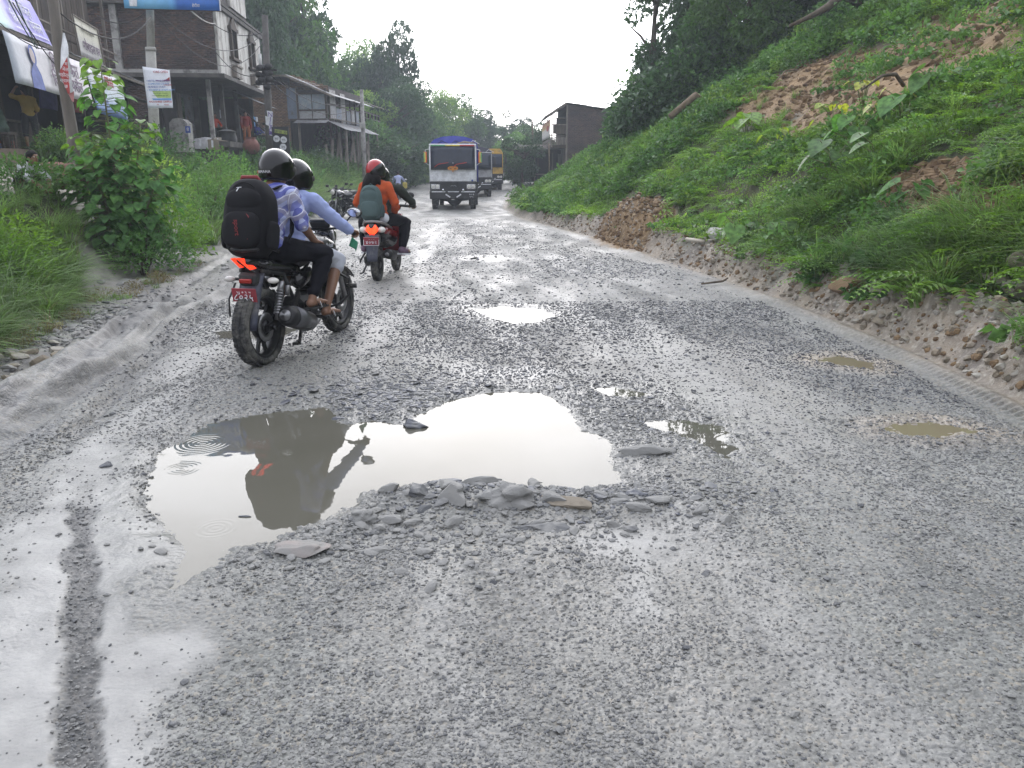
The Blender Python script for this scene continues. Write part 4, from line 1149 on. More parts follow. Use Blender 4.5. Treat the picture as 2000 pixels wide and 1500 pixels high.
# ---------------------------------------------------------------- buildings, poles, boards
def ATW(px, py, Y):
 P_ = R(15.4); a = px - 1000; u = 750 - py
 r = (a, 1510 * math.cos(P_) + u * math.sin(P_), -1510 * math.sin(P_) + u * math.cos(P_))
 t = Y / r[1]
 return Vector((r[0] * t, Y, CAM_H + r[2] * t))
def brick_mat(name, c1, c2, soot, sa=.5):
 m, nt, b = principled(name); L = nt.links.new
 at_ = _n(nt, 'ShaderNodeAttribute', attribute_name='rv'); geo = _n(nt, 'ShaderNodeNewGeometry')
 mx = _n(nt, 'ShaderNodeMix', data_type='RGBA'); mx.inputs[6].default_value = rgba(c1); mx.inputs[7].default_value = rgba(c2)
 L(at_.outputs['Fac'], mx.inputs[0])
 n1 = _n(nt, 'ShaderNodeTexNoise', Scale=.8, Detail=8.0, Roughness=.7); L(geo.outputs['Position'], n1.inputs['Vector'])
 r1 = _n(nt, 'ShaderNodeMapRange'); r1.inputs[1].default_value = .58 - .2 * sa; r1.inputs[2].default_value = .72 - .15 * sa; L(n1.outputs[0], r1.inputs[0])
 m2 = _n(nt, 'ShaderNodeMix', data_type='RGBA'); m2.inputs[7].default_value = rgba(soot); L(mx.outputs[2], m2.inputs[6])
 k = _n(nt, 'ShaderNodeMath', operation='MULTIPLY'); L(r1.outputs[0], k.inputs[0]); k.inputs[1].default_value = .8; L(k.outputs[0], m2.inputs[0])
 n2 = _n(nt, 'ShaderNodeTexNoise', Scale=30.0, Detail=3.0); L(geo.outputs['Position'], n2.inputs['Vector'])
 hv = _n(nt, 'ShaderNodeHueSaturation'); r2 = _n(nt, 'ShaderNodeMapRange'); r2.inputs[3].default_value = .6; r2.inputs[4].default_value = 1.4
 L(n2.outputs[0], r2.inputs[0]); L(r2.outputs[0], hv.inputs['Value']); L(m2.outputs[2], hv.inputs['Color'])
 L(hv.outputs[0], b.inputs['Base Color']); b.inputs['Roughness'].default_value = .9
 return m
BRICK_D = brick_mat('old_brick', (.15, .085, .06), (.07, .05, .045), (.035, .03, .03), .85)
BRICK_O = brick_mat('ochre_brick', (.24, .15, .09), (.15, .095, .06), (.09, .065, .05), .4)
BRICK_R = brick_mat('dusk_brick', (.14, .09, .075), (.08, .06, .055), (.05, .045, .045), .5)
MORTAR = mat('mortar', (.085, .075, .068), .95, col2=(.045, .04, .038), scale=3)
CONC = mat('old_concrete', (.34, .33, .31), .85, col2=(.22, .21, .20), scale=3, dirt=(.10, .095, .09), dirt_amt=.5, bump=.3)
CONC_D = mat('stained_concrete', (.12, .11, .10), .9, col2=(.06, .056, .052), scale=2.5, dirt=(.06, .055, .05), dirt_amt=.6)
PLASTER = mat('white_plaster', (.55, .54, .50), .8, col2=(.52, .50, .47), scale=1.2, dirt=(.16, .13, .11), dirt_amt=.65, dscale=2.2, stretch=(1, 1, .35))
WOOD_D = mat('dark_wood', (.075, .055, .04), .85, col2=(.035, .028, .022), scale=7, stretch=(1, 1, .2), bump=.4, per_object=.3)
WOOD_G = mat('grey_wood', (.21, .18, .15), .85, col2=(.11, .095, .08), scale=8, stretch=(1, 1, .2), bump=.4, per_object=.3)
TIN = mat('weathered_tin', (.24, .25, .26), .6, .2, col2=(.14, .145, .15), scale=2, dirt=(.16, .09, .055), dirt_amt=.45, per_object=.22)
TIN_B = mat('blue_grey_tin', (.17, .21, .27), .6, .2, col2=(.10, .125, .16), scale=2, dirt=(.12, .09, .07), dirt_amt=.4, per_object=.25)
DARKIN = mat('shaded_interior', (.035, .032, .03), .95, scale=2)  # near black colour stands in for the shade inside rooms and doorways
EARTH = mat('packed_earth', (.20, .16, .12), .95, col2=(.13, .10, .08), scale=2)
def bricks(name, w, h, m, parent, M=None, holes=(), bw=.235, bh=.072, gap=.014, depth=.014, seed=3, clip=None):
 """running bond, every brick its own box with recessed joints"""
 r = np.random.RandomState(seed); V = []; rv = []
 nrow = int(h / (bh + gap))
 for j in range(nrow):
  z0 = j * (bh + gap); off = (j % 2) * (bw + gap) / 2
  x = -off
  while x < w:
   x0, x1 = max(0, x), min(w, x + bw)
   if x1 - x0 > .03 and not any(a < (x0 + x1) / 2 < b and c < z0 + bh / 2 < d for a, b, c, d in holes) and (clip is None or clip((x0 + x1) / 2, z0 + bh)):
    V.append((x0, x1, z0, z0 + bh)); rv.append(r.rand())
   x += bw + gap
 V = np.array(V); rv = np.array(rv); n = len(V)
 d = depth * (.5 + r.rand(n)); tl = (r.rand(n) - .5) * .006
 x0, x1, z0, z1 = V.T
 q = np.stack([np.stack([x0, 0 * d + .004, z0], 1), np.stack([x1, 0 * d + .004, z0], 1), np.stack([x1, 0 * d + .004, z1], 1), np.stack([x0, 0 * d + .004, z1], 1),
     np.stack([x0 + .004, -d - tl, z0 + .003], 1), np.stack([x1 - .004, -d + tl, z0 + .003], 1), np.stack([x1 - .004, -d + tl, z1 - .003], 1), np.stack([x0 + .004, -d - tl, z1 - .003], 1)], 1)
 i = np.arange(n)[:, None] * 8
 f = np.concatenate([i + np.array([[4, 5, 6, 7]]), i + np.array([[0, 1, 5, 4]]), i + np.array([[1, 2, 6, 5]]), i + np.array([[2, 3, 7, 6]]), i + np.array([[3, 0, 4, 7]])])
 v = q.reshape(-1, 3)
 if M is not None: v = v @ np.array(M.to_3x3()).T + np.array(M.translation)
 o = mesh_np(name, v, f, [m], parent=parent)
 a = o.data.attributes.new('rv', 'FLOAT', 'POINT'); a.data.foreach_set('value', np.repeat(rv, 8).astype(np.float32))
 o['kind'] = 'stuff'
 return o
def sheet_data(w, L, pitch=.076, amp=.011):
 """corrugated sheet: ridges run along y"""
 n = max(4, int(w / pitch * 4)); mb = MB()
 mb.grid(lambda u, v: (u * w, v * L, amp * math.sin(u * w / pitch * 2 * math.pi)), n, 1)
 o = mb.build('roof_sheet', TIN, fix=False); me = o.data; bpy.data.objects.remove(o); return me
SHEET = sheet_data(.84, 1.0)
def roof_sheets(parent, o0, ux, uy, w, L, m=TIN, name='roof_sheet', seed=1, droop=0):
 """row of overlapping sheets from corner o0, along ux (unit) for w metres, each L long in uy"""
 q = random.Random(seed); ux, uy = Vector(ux).normalized(), Vector(uy).normalized(); n = max(1, round(w / .78)); st = w / n
 nn = ux.cross(uy).normalized(); me = SHEET
 if m is not TIN:
  me = SHEET.copy(); me.materials[0] = m
 for i in range(n):
  o = bpy.data.objects.new(name, me); COL.objects.link(o); o.parent = parent
  dl = q.uniform(-.06, .08); y = (uy + nn * q.uniform(-.012, .012)).normalized()
  M_ = Matrix((ux * (st + .05) / .84, y * (L + dl), nn)).transposed().to_4x4()
  M_.translation = Vector(o0) + ux * st * i + nn * (.012 * (i % 2) + q.uniform(0, .01)) - uy * dl * .5
  o.matrix_local = M_
def part_box(name, c, s, m, parent, rot=None, ch=0.0, label=None):
 mb = MB(); mb.box(c, s, rot, ch); return mb.build(name, m, parent, label=label)
def part_bar(name, p0, p1, w, m, parent, h=None):
 mb = MB(); mb.bar(p0, p1, w, h); return mb.build(name, m, parent)
def planks(parent, o0, ux, uz, n, w, h, m, name='plank', gap=.012, t=.02, seed=1):
 """upright boards side by side"""
 q = random.Random(seed); ux, uz = Vector(ux).normalized(), Vector(uz).normalized(); nn = ux.cross(uz)
 for i in range(n):
  hh = h * q.uniform(.97, 1.02); c = Vector(o0) + ux * (w * (i + .5)) + uz * hh / 2 + nn * q.uniform(-.008, .008)
  part_box(name, c, (w - gap, t, hh), m, parent, Matrix((ux, -nn, uz)).transposed())
# --- far left shop with banners -----------------------------------------------
TH = math.atan2(2.3, 12.5)
SHOP = empty('shop', (-13.0, 19.5, 2.1), TH, 'open fronted wooden shop with a tin awning and printed banners at the far left', 'shop')
fl = SHOP
mb = MB(); mb.box((-3.0, 6.2, -.6), (7.6, 15, 1.0)); mb.build('plinth', EARTH, fl)
part_box('step', (1.05, 6.0, -.32), (.5, 14, .45), EARTH, fl)
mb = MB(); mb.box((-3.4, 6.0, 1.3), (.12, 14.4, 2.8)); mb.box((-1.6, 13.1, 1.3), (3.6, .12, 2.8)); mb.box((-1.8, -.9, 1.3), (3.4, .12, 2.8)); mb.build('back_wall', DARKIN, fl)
mb = MB(); mb.box((-1.6, 6.0, 2.72), (4.3, 14.8, .12)); mb.build('upper_floor', WOOD_D, fl)
mb = MB(); mb.box((-.95, 6.0, 4.6), (.1, 14.4, 3.6)); mb.box((-2.8, -.98, 4.6), (3.6, .1, 3.6)); mb.build('upper_wall', mat('dark_timber_wall', (.06, .045, .038), .9, col2=(.035, .03, .028), scale=3), fl)
for i in range(24): part_box('plank', (-.885, -.9 + .6 * i, 4.5), (.02, .56 + .02 * (i % 2), 3.3), WOOD_D, fl)
for y in (-.6, 1.5, 3.6, 5.7, 7.8, 9.9, 12.2):
 part_bar('post', (.15, y, -.1), (.12, y, 2.7), .14, WOOD_D, fl)
 part_bar('upper_post', (-.1, y, 2.8), (-.1, y, 6.3), .09, WOOD_G, fl)
part_bar('beam', (.15, -1.2, 2.62), (.15, 13.4, 2.62), .12, WOOD_D, fl)
for z in (3.5, 3.75): part_bar('rail', (-.02, 4.5, z), (-.02, 13.2, z), .05, WOOD_G, fl)
for y in range(0, 18): part_bar('rafter', (-.7, -1 + .82 * y, 3.0), (1.35, -1 + .82 * y, 2.5), .05, WOOD_D, fl)
roof_sheets(fl, (1.45, -1.3, 2.52), (0, 1, 0), (-1, 0, .24), 14.6, 2.2, seed=4)
roof_sheets(fl, (1.25, 8.8, 1.95), (0, 1, 0), (-1, 0, .2), 4.6, 1.5, seed=5)
part_bar('awning_edge', (1.42, -1.4, 2.47), (1.42, 13.4, 2.47), .05, WOOD_G, fl, .08)
# goods and furniture inside, as dim as they are
shelf = empty('shop_counter', SHOP.matrix_world @ Vector((0, 0, 0)), 0); bpy.context.view_layer.update()
bpy.data.objects.remove(shelf)
def inw(x, y, z):
 c, s = math.cos(TH), math.sin(TH)
 return Vector((-13.0 + c * x - s * y, 19.5 + s * x + c * y, 2.1 + z))
ct = empty('counter', inw(-1.0, 4.6, -.1), TH, 'dark wooden counter inside the banner hung shop', 'counter')
planks(ct, (.4, -1.1, 0), (0, 1, 0), (0, 0, 1), 7, .3, .85, WOOD_D); part_box('top', (.1, -.05, .88), (.8, 2.3, .06), WOOD_G, ct)
def cloth(name, cat, label, o, u, v, w, h, m, nu=10, nv=8, wav=.03, fr=5, thick=.004, group=None):
 o, u, v = Vector(o), Vector(u).normalized(), Vector(v).normalized(); n = u.cross(v).normalized()
 mb = MB(); mb.grid(lambda a, b: o + u * w * a + v * h * b + n * wav * math.sin(a * fr + b * 1.7) * (.3 + b), nu, nv)
 ob = mb.build(name, m, thick=thick, fix=False); tag(ob, label, cat, group); return ob
dy, dx = Vector((-math.sin(TH), math.cos(TH), 0)), Vector((math.cos(TH), math.sin(TH), 0))
cloth('hanging_cloth', 'cloth', 'dark blue cloth hanging in the shop behind the yellow shirt', inw(.35, 3.7, 1.75), dy, (0, 0, -1), 1.25, .62, mat('navy_cloth', (.035, .035, .16), .9), wav=.04)
cloth('hanging_cloth', 'cloth', 'red cloth hanging in the shop beside the leaning pole', inw(.35, 6.5, 1.65), dy, (0, 0, -1), .7, .45, mat('red_cloth', (.28, .04, .03), .9), wav=.04)
def shop_goods():
 q = random.Random(2); ms = [mat('goods_a', (.3, .28, .2), .7), mat('goods_b', (.12, .14, .3), .7), mat('goods_c', (.3, .08, .06), .7), mat('goods_d', (.1, .22, .12), .7)]
 for i in range(9):
  s = q.uniform(.22, .42); y = 1.0 + i * 1.3; e = empty('crate', inw(-.6 + q.uniform(-.3, .4), y, -.1), TH + q.uniform(-.3, .3), ['pale', 'blue', 'red', 'green'][i % 4] + ' crate on the shop floor, ' + ['beside the counter', 'at the first post', 'behind the yellow shirted person', 'under the navy cloth', 'under the red cloth', 'behind the leaning pole', 'between the last posts', 'near the far end wall', 'in the far corner'][i], 'crate')
  m = ms[i % 4]
  for k in range(3): part_box('slat', (0, 0, s * (.2 + .3 * k)), (s * 1.3, s, s * .22), m, e)
  for sx in (-1, 1):
   for sy in (-1, 1): part_box('corner', (sx * s * .62, sy * s * .47, s * .45), (.03, .03, s * .95), WOOD_G, e)
shop_goods()
# banners -------------------------------------------------------------------
def grad_mat(name, stops, axis='X', rough=.55, folds=True, blot=0.0):
 """printed sheet, colours run along one axis of the generated box"""
 m, nt, b = principled(name); L = nt.links.new
 tc = _n(nt, 'ShaderNodeTexCoord'); sp = _n(nt, 'ShaderNodeSeparateXYZ'); L(tc.outputs['UV'], sp.inputs[0])
 rp = _n(nt, 'ShaderNodeValToRGB'); cr = rp.color_ramp
 for k, (p, c) in enumerate(stops):
  e = cr.elements[k] if k < 2 else cr.elements.new(p); e.position = p; e.color = rgba(c)
 L(sp.outputs[axis], rp.inputs[0])
 nz = _n(nt, 'ShaderNodeTexNoise', Scale=7.0, Detail=5.0); L(tc.outputs['Object'], nz.inputs['Vector'])
 r = _n(nt, 'ShaderNodeMapRange'); r.inputs[3].default_value = .75; r.inputs[4].default_value = 1.15; L(nz.outputs[0], r.inputs[0])
 hv = _n(nt, 'ShaderNodeHueSaturation'); L(r.outputs[0], hv.inputs['Value']); L(rp.outputs[0], hv.inputs['Color'])
 L(hv.outputs[0], b.inputs['Base Color']); b.inputs['Roughness'].default_value = rough
 return m
def panel_uv(name, corners, m, parent=None, nu=12, nv=6, sag=.02, thick=.006, bow=0.0, seed=0):
 """quad sheet between four corners (bottom-left, bottom-right, top-right, top-left) with soft folds and uv"""
 a, b, c, d = (Vector(p) for p in corners); n = (b - a).cross(d - a).normalized()
 vs = []; fs = []; uv = []
 for j in range(nv + 1):
  for i in range(nu + 1):
   u, v = i / nu, j / nv
   p = (a.lerp(b, u)).lerp(d.lerp(c, u), v) + n * (sag * math.sin(u * 9 + seed + v * 2.5) + bow * (1 - v) ** 2)
   p.z -= .03 * math.sin(math.pi * u) * v * (1 if sag else 0)
   vs.append(p); uv.append((u, v))
 for j in range(nv):
  for i in range(nu):
   k = j * (nu + 1) + i; fs.append((k, k + 1, k + nu + 2, k + nu + 1))
 me = bpy.data.meshes.new(name); me.from_pydata(vs, [], fs); me.materials.append(m)
 ul = me.uv_layers.new(name='UVMap')
 for l in me.loops: ul.data[l.index].uv = uv[l.vertex_index]
 me.polygons.foreach_set('use_smooth', [True] * len(me.polygons)); me.update()
 o = bpy.data.objects.new(name, me); COL.objects.link(o); o.parent = parent
 md = o.modifiers.new('t', 'SOLIDIFY'); md.thickness = thick; md.offset = -1
 return o
def on_panel(corners, u, v, lift=.03):
 a, b, c, d = (Vector(p) for p in corners)
 x = (b - a).normalized(); n = x.cross((d - a)).normalized()
 o = (a.lerp(b, u)).lerp(d.lerp(c, u), v) + n * lift
 return frame(o, x, d - a)
INK_W = mat('white_ink', (.78, .78, .82), .6); INK_R = mat('red_ink', (.5, .05, .05), .6); INK_B = mat('blue_ink', (.05, .10, .40), .6)
INK_P = mat('purple_ink', (.16, .10, .17), .6); INK_K = mat('black_ink', (.03, .03, .035), .6); INK_LB = mat('light_blue_ink', (.16, .36, .72), .6); INK_G = mat('dark_green_ink', (.04, .14, .03), .6)
def banner(name, cat, label, corners, m, **kw):
 e = empty(name, corners[0], 0, label, cat)
 loc = [Vector(p) - Vector(corners[0]) for p in corners]
 panel_uv('sheet', loc, m, e, **kw)
 return e, loc
c1 = [inw(1.62, -1.2, 1.32), inw(1.62, 4.05, 1.28), inw(1.5, 4.1, 2.38), inw(1.5, -1.2, 2.42)]
b1, l1 = banner('banner', 'banner', 'faded pale shop banner with large letters hanging from the tin awning', c1, grad_mat('faded_print', [(0, (.42, .46, .52)), (.3, (.55, .53, .56)), (1, (.60, .56, .60))]))
text_mesh('lettering', 'िशवशिक्त', .52, on_panel(l1, .66, .66), INK_P, b1, .004)
text_mesh('lettering', 'िकराना पसल', .46, on_panel(l1, .66, .30), INK_P, b1, .004)
text_mesh('lettering', 'मनाङ', .12, on_panel(l1, .62, .08), INK_P, b1, .003)
fig = MB(); MM = on_panel(l1, .26, .5, .028)
def disc(mb, M, cx, cy, rx, ry, t=.004, n=18): mb.prism([(cx + rx * math.cos(2 * math.pi * k / n), cy + ry * math.sin(2 * math.pi * k / n)) for k in range(n)], t, M)
disc(fig, MM, 0, .22, .20, .24); fig.prism([(-.42, -.56), (.3, -.56), (.26, -.2), (.1, 0), (-.1, 0), (-.34, -.2)], .004, MM); fig.build('printed_figure', INK_B, b1)
fig = MB(); disc(fig, on_panel(l1, .255, .5, .036), -.02, .2, .135, .17); fig.build('printed_face', mat('face_print', (.50, .42, .42), .6), b1)
c2 = [inw(1.66, 4.2, 1.05), inw(1.6, 7.6, 1.0), inw(1.5, 7.6, 2.32), inw(1.5, 4.15, 2.36)]
b2, l2 = banner('banner', 'banner', 'torn blue and white banner hanging right of the faded shop banner', c2, grad_mat('blue_tear', [(0, (.06, .13, .32)), (.22, (.10, .2, .42)), (.38, (.42, .52, .62)), (.62, (.52, .58, .64)), (1, (.55, .52, .55))], 'Y'), seed=2)
for k, v_ in enumerate((.86, .79, .72)): text_mesh('lettering', 'सामाजिक सहकारी', .13, on_panel(l2, .55, v_), INK_R, b2, .003)
tb = MB();
for (u, v_, s) in ((.2, .34, .05), (.36, .30, .09), (.62, .30, .05), (.82, .34, .11), (.12, .62, .04), (.9, .2, .06)): tb.prism([(s * math.cos(a) * (1 + .4 * math.sin(a * 3)), s * .7 * math.sin(a)) for a in [k * .7 for k in range(9)]], .003, on_panel(l2, u, v_, .03))
tb.build('printed_blots', INK_B, b2)
c3 = [inw(.55, -1.3, 2.85), inw(.55, 4.7, 2.80), inw(.1, 4.7, 4.05), inw(.1, -1.3, 4.1)]
b3, l3 = banner('banner', 'banner', 'bright banner fading from mint green to violet above the tin awning', c3, grad_mat('mint_violet', [(0, (.62, .74, .80)), (.22, (.42, .66, .60)), (.5, (.50, .68, .66)), (.62, (.42, .38, .72)), (1, (.26, .24, .62))]), seed=4)
text_mesh('lettering', 'िशवशिक्त', .40, on_panel(l3, .78, .66), INK_W, b3, .004)
text_mesh('lettering', 'िकराना पसल', .42, on_panel(l3, .79, .36), INK_W, b3, .004)
mb = MB(); mb.box((0, 0, 0), (2.2, .03, .004), None); o = mb.build('underline', INK_W, b3); o.matrix_local = on_panel(l3, .8, .17, .032)
c4 = [inw(.5, 7.1, 2.96), inw(.5, 9.5, 2.92), inw(.42, 9.5, 4.1), inw(.42, 7.1, 4.16)]
b4, l4 = banner('signboard', 'signboard', 'weathered cream signboard on the shop railing right of the leaning pole', c4, grad_mat('cream_board', [(0, (.30, .29, .30)), (.4, (.42, .41, .38)), (.62, (.52, .50, .40)), (1, (.46, .44, .36))], 'Y'), sag=.002)
text_mesh('lettering', 'मोबाइल घर', .40, on_panel(l4, .55, .32), INK_P, b4, .004)
text_mesh('lettering', 'मनोज इन्टरप्राइजेज', .17, on_panel(l4, .5, .74), mat('faint_ink', (.33, .31, .25), .7), b4, .004)
mb = MB()
for k in (.33, .66):
 M_ = on_panel(l4, k, .5, .004); mb.add([M_ @ Vector(p) for p in ((-.006, -.58, 0), (.006, -.58, 0), (.006, .58, 0), (-.006, .58, 0))], [(0, 1, 2, 3)])
mb.build('seam', WOOD_D, b4)
for (p, q_) in (((0, 0), (1, 0)), ((0, 1), (1, 1)), ((0, 0), (0, 1)), ((1, 0), (1, 1))):
 part_bar('frame_bar', on_panel(l4, *p).translation, on_panel(l4, *q_).translation, .035, WOOD_G, b4)
# --- brick building with white front --------------------------------------------
TB = R(5.0)
zf = 2.75
BB = empty('brick_building', (-12.72, 36.0, zf), TB, 'tall old brick building with a white carved window front and a ground floor shop', 'building')
mb = MB()
mb.box((-6.2, 4.3, 4.15), (12.2, 8.4, 2.75)); mb.box((-6.15, 3.3, 7.0), (12.1, 6.2, 2.7))
mb.box((-8.0, 1.7, 1.3), (10.2, 3.2, 2.62)); mb.box((-9.3, 5.0, 1.3), (7.6, 6.6, 2.62))
mb.build('wall', MORTAR, BB)
bricks('brick_courses', 12.2, 2.72, BRICK_D, BB, Matrix.Translation((-12.3, .1, 2.79)), seed=3)
bricks('brick_courses', 12.1, 2.7, BRICK_D, BB, Matrix.Translation((-12.2, .19, 5.68)), seed=4)
bricks('brick_courses', 9.3, 2.55, BRICK_D, BB, Matrix.Translation((-12.3, .1, 0)), seed=5)
part_box('floor_slab', (-6.1, 4.2, 2.7), (12.9, 9.6, .16), CONC_D, BB)
part_box('floor_slab', (-6.1, 4.2, 5.6), (12.5, 9.0, .15), CONC_D, BB)
part_box('cornice', (.0, 4.2, 5.76), (.35, 9.5, .1), CONC_D, BB)
part_box('column', (-4.15, .02, 1.3), (.28, .2, 2.6), CONC, BB); part_box('column', (-4.15, .02, 4.15), (.28, .2, 2.74), CONC, BB)
part_box('column', (-4.15, .2, 7.0), (.28, .2, 2.7), CONC_D, BB)
part_box('band', (-6.2, .02, 2.9), (12.3, .22, .16), CONC, BB)
mb = MB(); mb.box((-.04, 4.35, 4.15), (.14, 8.3, 2.72)); mb.build('white_front', PLASTER, BB)
part_box('white_panel', (-.04, 4.4, 6.9), (.12, 3.0, 1.7), PLASTER, BB)
WPANE = mat('dim_glass', (.03, .035, .045), .12, spec=.6)
for y in (2.6, 6.2):
 w = MB()
 w.box((.09, y - .44, 4.35), (.14, .12, 1.25)); w.box((.09, y + .44, 4.35), (.14, .12, 1.25)); w.box((.10, y, 5.02), (.2, 1.3, .14)); w.box((.10, y, 3.72), (.24, 1.5, .12))
 w.prism([(-.55, 0), (.55, 0), (.22, .3), (0, .44), (-.22, .3)], .1, Matrix.Translation((.12, y, 5.08)) @ Matrix.Rotation(R(90), 4, 'Z') @ Matrix.Rotation(R(90), 4, 'X'))
 wo = w.build('window', WOOD_D, BB)
 part_box('pane', (.045, y, 4.35), (.03, .78, 1.2), WPANE, wo); part_box('mullion', (.08, y, 4.35), (.04, .05, 1.2), WOOD_D, wo)
 s = MB(); s.box((.16, y, 3.42), (.3, 1.1, .08)); s.box((.22, y, 3.14), (.05, 1.05, .46)); s.box((.12, y - .52, 3.14), (.2, .05, .46)); s.box((.12, y + .52, 3.14), (.2, .05, .46)); so = s.build('carved_sill', WOOD_G, BB)
 for k in range(4): part_box('baluster', (.25, y - .38 + .25 * k, 3.14), (.03, .1, .34), PLASTER, so)
for y in (.35, 2.4, 5.0, 8.2): part_bar('post', (-.62, y, 0), (-.62, y, 2.62), .17, CONC_D if y > 1 else CONC, BB)
part_box('terrace', (-1.9, 4.1, -.12), (4.6, 10.0, .24), CONC_D, BB)
mb = MB(); mb.box((-1.95, 4.1, -1.2), (4.3, 9.6, 1.95)); mb.build('plinth', MORTAR, BB)
q = random.Random(5)
for j in range(5):
 x = -4.0
 while x < .1:
  w = q.uniform(.25, .5)
  part_box('stone', (x + w / 2, -.74, -.5 - j * .26), (w - .03, .1 + q.uniform(0, .05), .23), CONC_D, BB, ch=.03); x += w
# shop back wall: doorway, shutter, posters
part_box('doorway', (-2.72, 1.3, 1.15), (.08, 1.7, 2.3), DARKIN, BB)  # dark panel paints the shade of an open doorway
part_box('door_leaf', (-2.62, 2.5, 1.15), (.06, .6, 2.2), WOOD_G, BB)
sh = MB(); sh.grid(lambda u, v: (-2.6 + .018 * math.sin(v * 2.3 / .09 * 2 * math.pi), 3.2 + 1.4 * u, 2.3 * v), 2, 104); sh.build('shutter', TIN, BB)
part_box('doorway', (-2.72, 6.1, 1.15), (.08, 2.4, 2.3), DARKIN, BB)
part_box('pier', (-2.5, 4.75, 1.3), (.25, .25, 2.6), CONC_D, BB)
part_box('panel', (-1.7, 5.6, 1.4), (.05, 1.5, 1.9), CONC_D, BB); part_box('panel', (-1.6, 8.8, 1.3), (1.9, .08, 2.5), WOOD_D, BB)
roof_sheets(BB, (.6, 4.6, 2.02), (0, 1, 0), (-1, 0, .42), 4.6, 1.5, seed=8)
part_bar('brace', (-.6, 4.7, 2.1), (.2, 8.8, .5), .06, WOOD_D, BB)
def inb(x, y, z):
 c, s = math.cos(TB), math.sin(TB); return Vector((-13.42 + c * x - s * y, 36 + s * x + c * y, zf + z))
for (y, z, w, h, m, lab) in ((5.9, 1.55, .5, .4, INK_W, 'small white notice on the wall behind the standing red dressed person'), (8.05, 1.2, .42, .75, INK_LB, 'blue poster by the end post of the brick shop'), (8.6, 1.15, .42, .9, INK_W, 'white hanging cloth beside the blue poster')):
 o = part_box('notice', (0, 0, 0), (.02, w, h), m, None); o.location = inb(.22 if y > 8 else -.94, y, z); o.rotation_euler = (0, 0, TB); tag(o, lab, 'notice')
# concrete block with arched top and blue plate
cb = empty('concrete_shrine', ATW(357, 282, 33.5), R(4), 'small grey concrete block with an arched top beside the brick wall', 'shrine')
mb = MB(); mb.prism([(-.36, -.3), (.36, -.3), (.36, .82), (.2, .98), (0, 1.02), (-.2, .98), (-.36, .82)], .6, Matrix.Rotation(R(90), 4, 'X')); mb.build('body', CONC, cb)
pl = part_box('number_plate', (0, 0, 0), (.2, .03, .26), INK_B, None); pl.location = ATW(367, 253, 33.1); tag(pl, 'small blue plate with a white figure on the grey concrete block', 'plate')
text_mesh('lettering', '8', .2, frame((0, -.02, 0), (1, 0, 0), (0, 0, 1)), INK_W, pl, .003)
# boxes and sacks on the terrace edge
def carton(px, py, Y, s, m, label, rz=0.0, name='carton', cat='box'):
 e = empty(name, ATW(px, py, Y), rz, label, cat)
 mb = MB(); mb.box((0, 0, s[2] / 2), s, None, .012); mb.build('body', m, e)
 for sx in (-1, 1): part_box('flap', (sx * s[0] * .28, 0, s[2] + .012 + .004 * sx), (s[0] * .5, s[1], .01), m, e, rotm(0, sx * R(7), 0))
 part_box('tape', (0, -s[1] / 2 - .004, s[2] * .6), (s[0] * .16, .006, s[2] * .7), INK_W, e)
CARD = mat('cardboard', (.30, .25, .19), .9, scale=4)
carton(394, 291, 35.0, (.5, .4, .42), mat('white_box', (.58, .56, .6), .8), 'whitish printed carton leftmost on the brick shop terrace', .2)
carton(405, 291, 35.2, (.28, .35, .46), mat('white_box2', (.66, .65, .68), .8), 'white narrow carton beside the whitish printed one', -.2)
carton(419, 293, 35.3, (.55, .5, .42), CARD, 'brown carton in the middle of the terrace edge', .1)
carton(432, 294, 35.5, (.5, .5, .40), CARD, 'brown carton right of the middle one', -.15)
carton(426, 281, 35.4, (.3, .3, .25), mat('cream_box', (.5, .46, .38), .8), 'small cream box standing on the two brown cartons', .4)
jar = empty('clay_pot', ATW(492, 301, 37), 0, 'round reddish clay pot below the seated people on the terrace', 'pot')
mb = MB(); mb.lathe([(.0, 0), (.22, 0), (.36, .2), (.38, .4), (.26, .62), (.2, .68), (.26, .74), (.22, .74), (.16, .66)], 16); mb.build('body', mat('clay', (.2, .07, .05), .7), jar)
jar = empty('cooking_pot', ATW(446, 291, 38), 0, 'large dark pot standing in front of the red shirted standing person', 'pot')
mb = MB(); mb.lathe([(.0, 0), (.3, 0), (.42, .2), (.44, .5), (.38, .72), (.42, .78)], 16); mb.build('body', mat('sooted_metal', (.05, .05, .05), .5, .5), jar); mb = MB(); mb.lathe([(.42, .79), (.2, .86), (0.03, .88)], 16); mb.ell((0, 0, .92), (.05, .05, .04), 8, 6); mb.build('lid', TIN, jar)
# --- house clad with tin ----------------------------------------------------------
TC = R(-6)
zc = 2.0
p0 = ATW(572, 300, 50)
HC = empty('tin_clad_house', (p0.x, 50, zc), TC, 'two storey brick house with a tin clad balcony between the round signs and the shack', 'house')
mb = MB(); mb.box((-1.6, 4.2, 2.3), (3.0, 8.0, 4.6)); mb.prism([(-3.1, 4.6), (-.1, 4.6), (-.1, 4.75), (-3.1, 4.9)], 8.0, Matrix.Translation((0, 4.2, 0)) @ Matrix.Rotation(R(90), 4, 'X')); mb.build('wall', MORTAR, HC)
bricks('brick_courses', 2.98, 4.6, BRICK_O, HC, Matrix.Translation((-3.08, .19, 0)), seed=11)
bricks('brick_courses', 2.4, .9, BRICK_O, HC, Matrix.Translation((-.1, .55, 4.3)), seed=12, clip=lambda x, z: z < .95 - .3 * x)
mb = MB(); mb.box((1.1, 4.3, 4.2), (2.4, 7.4, .6)); mb.build('gable', MORTAR, HC)
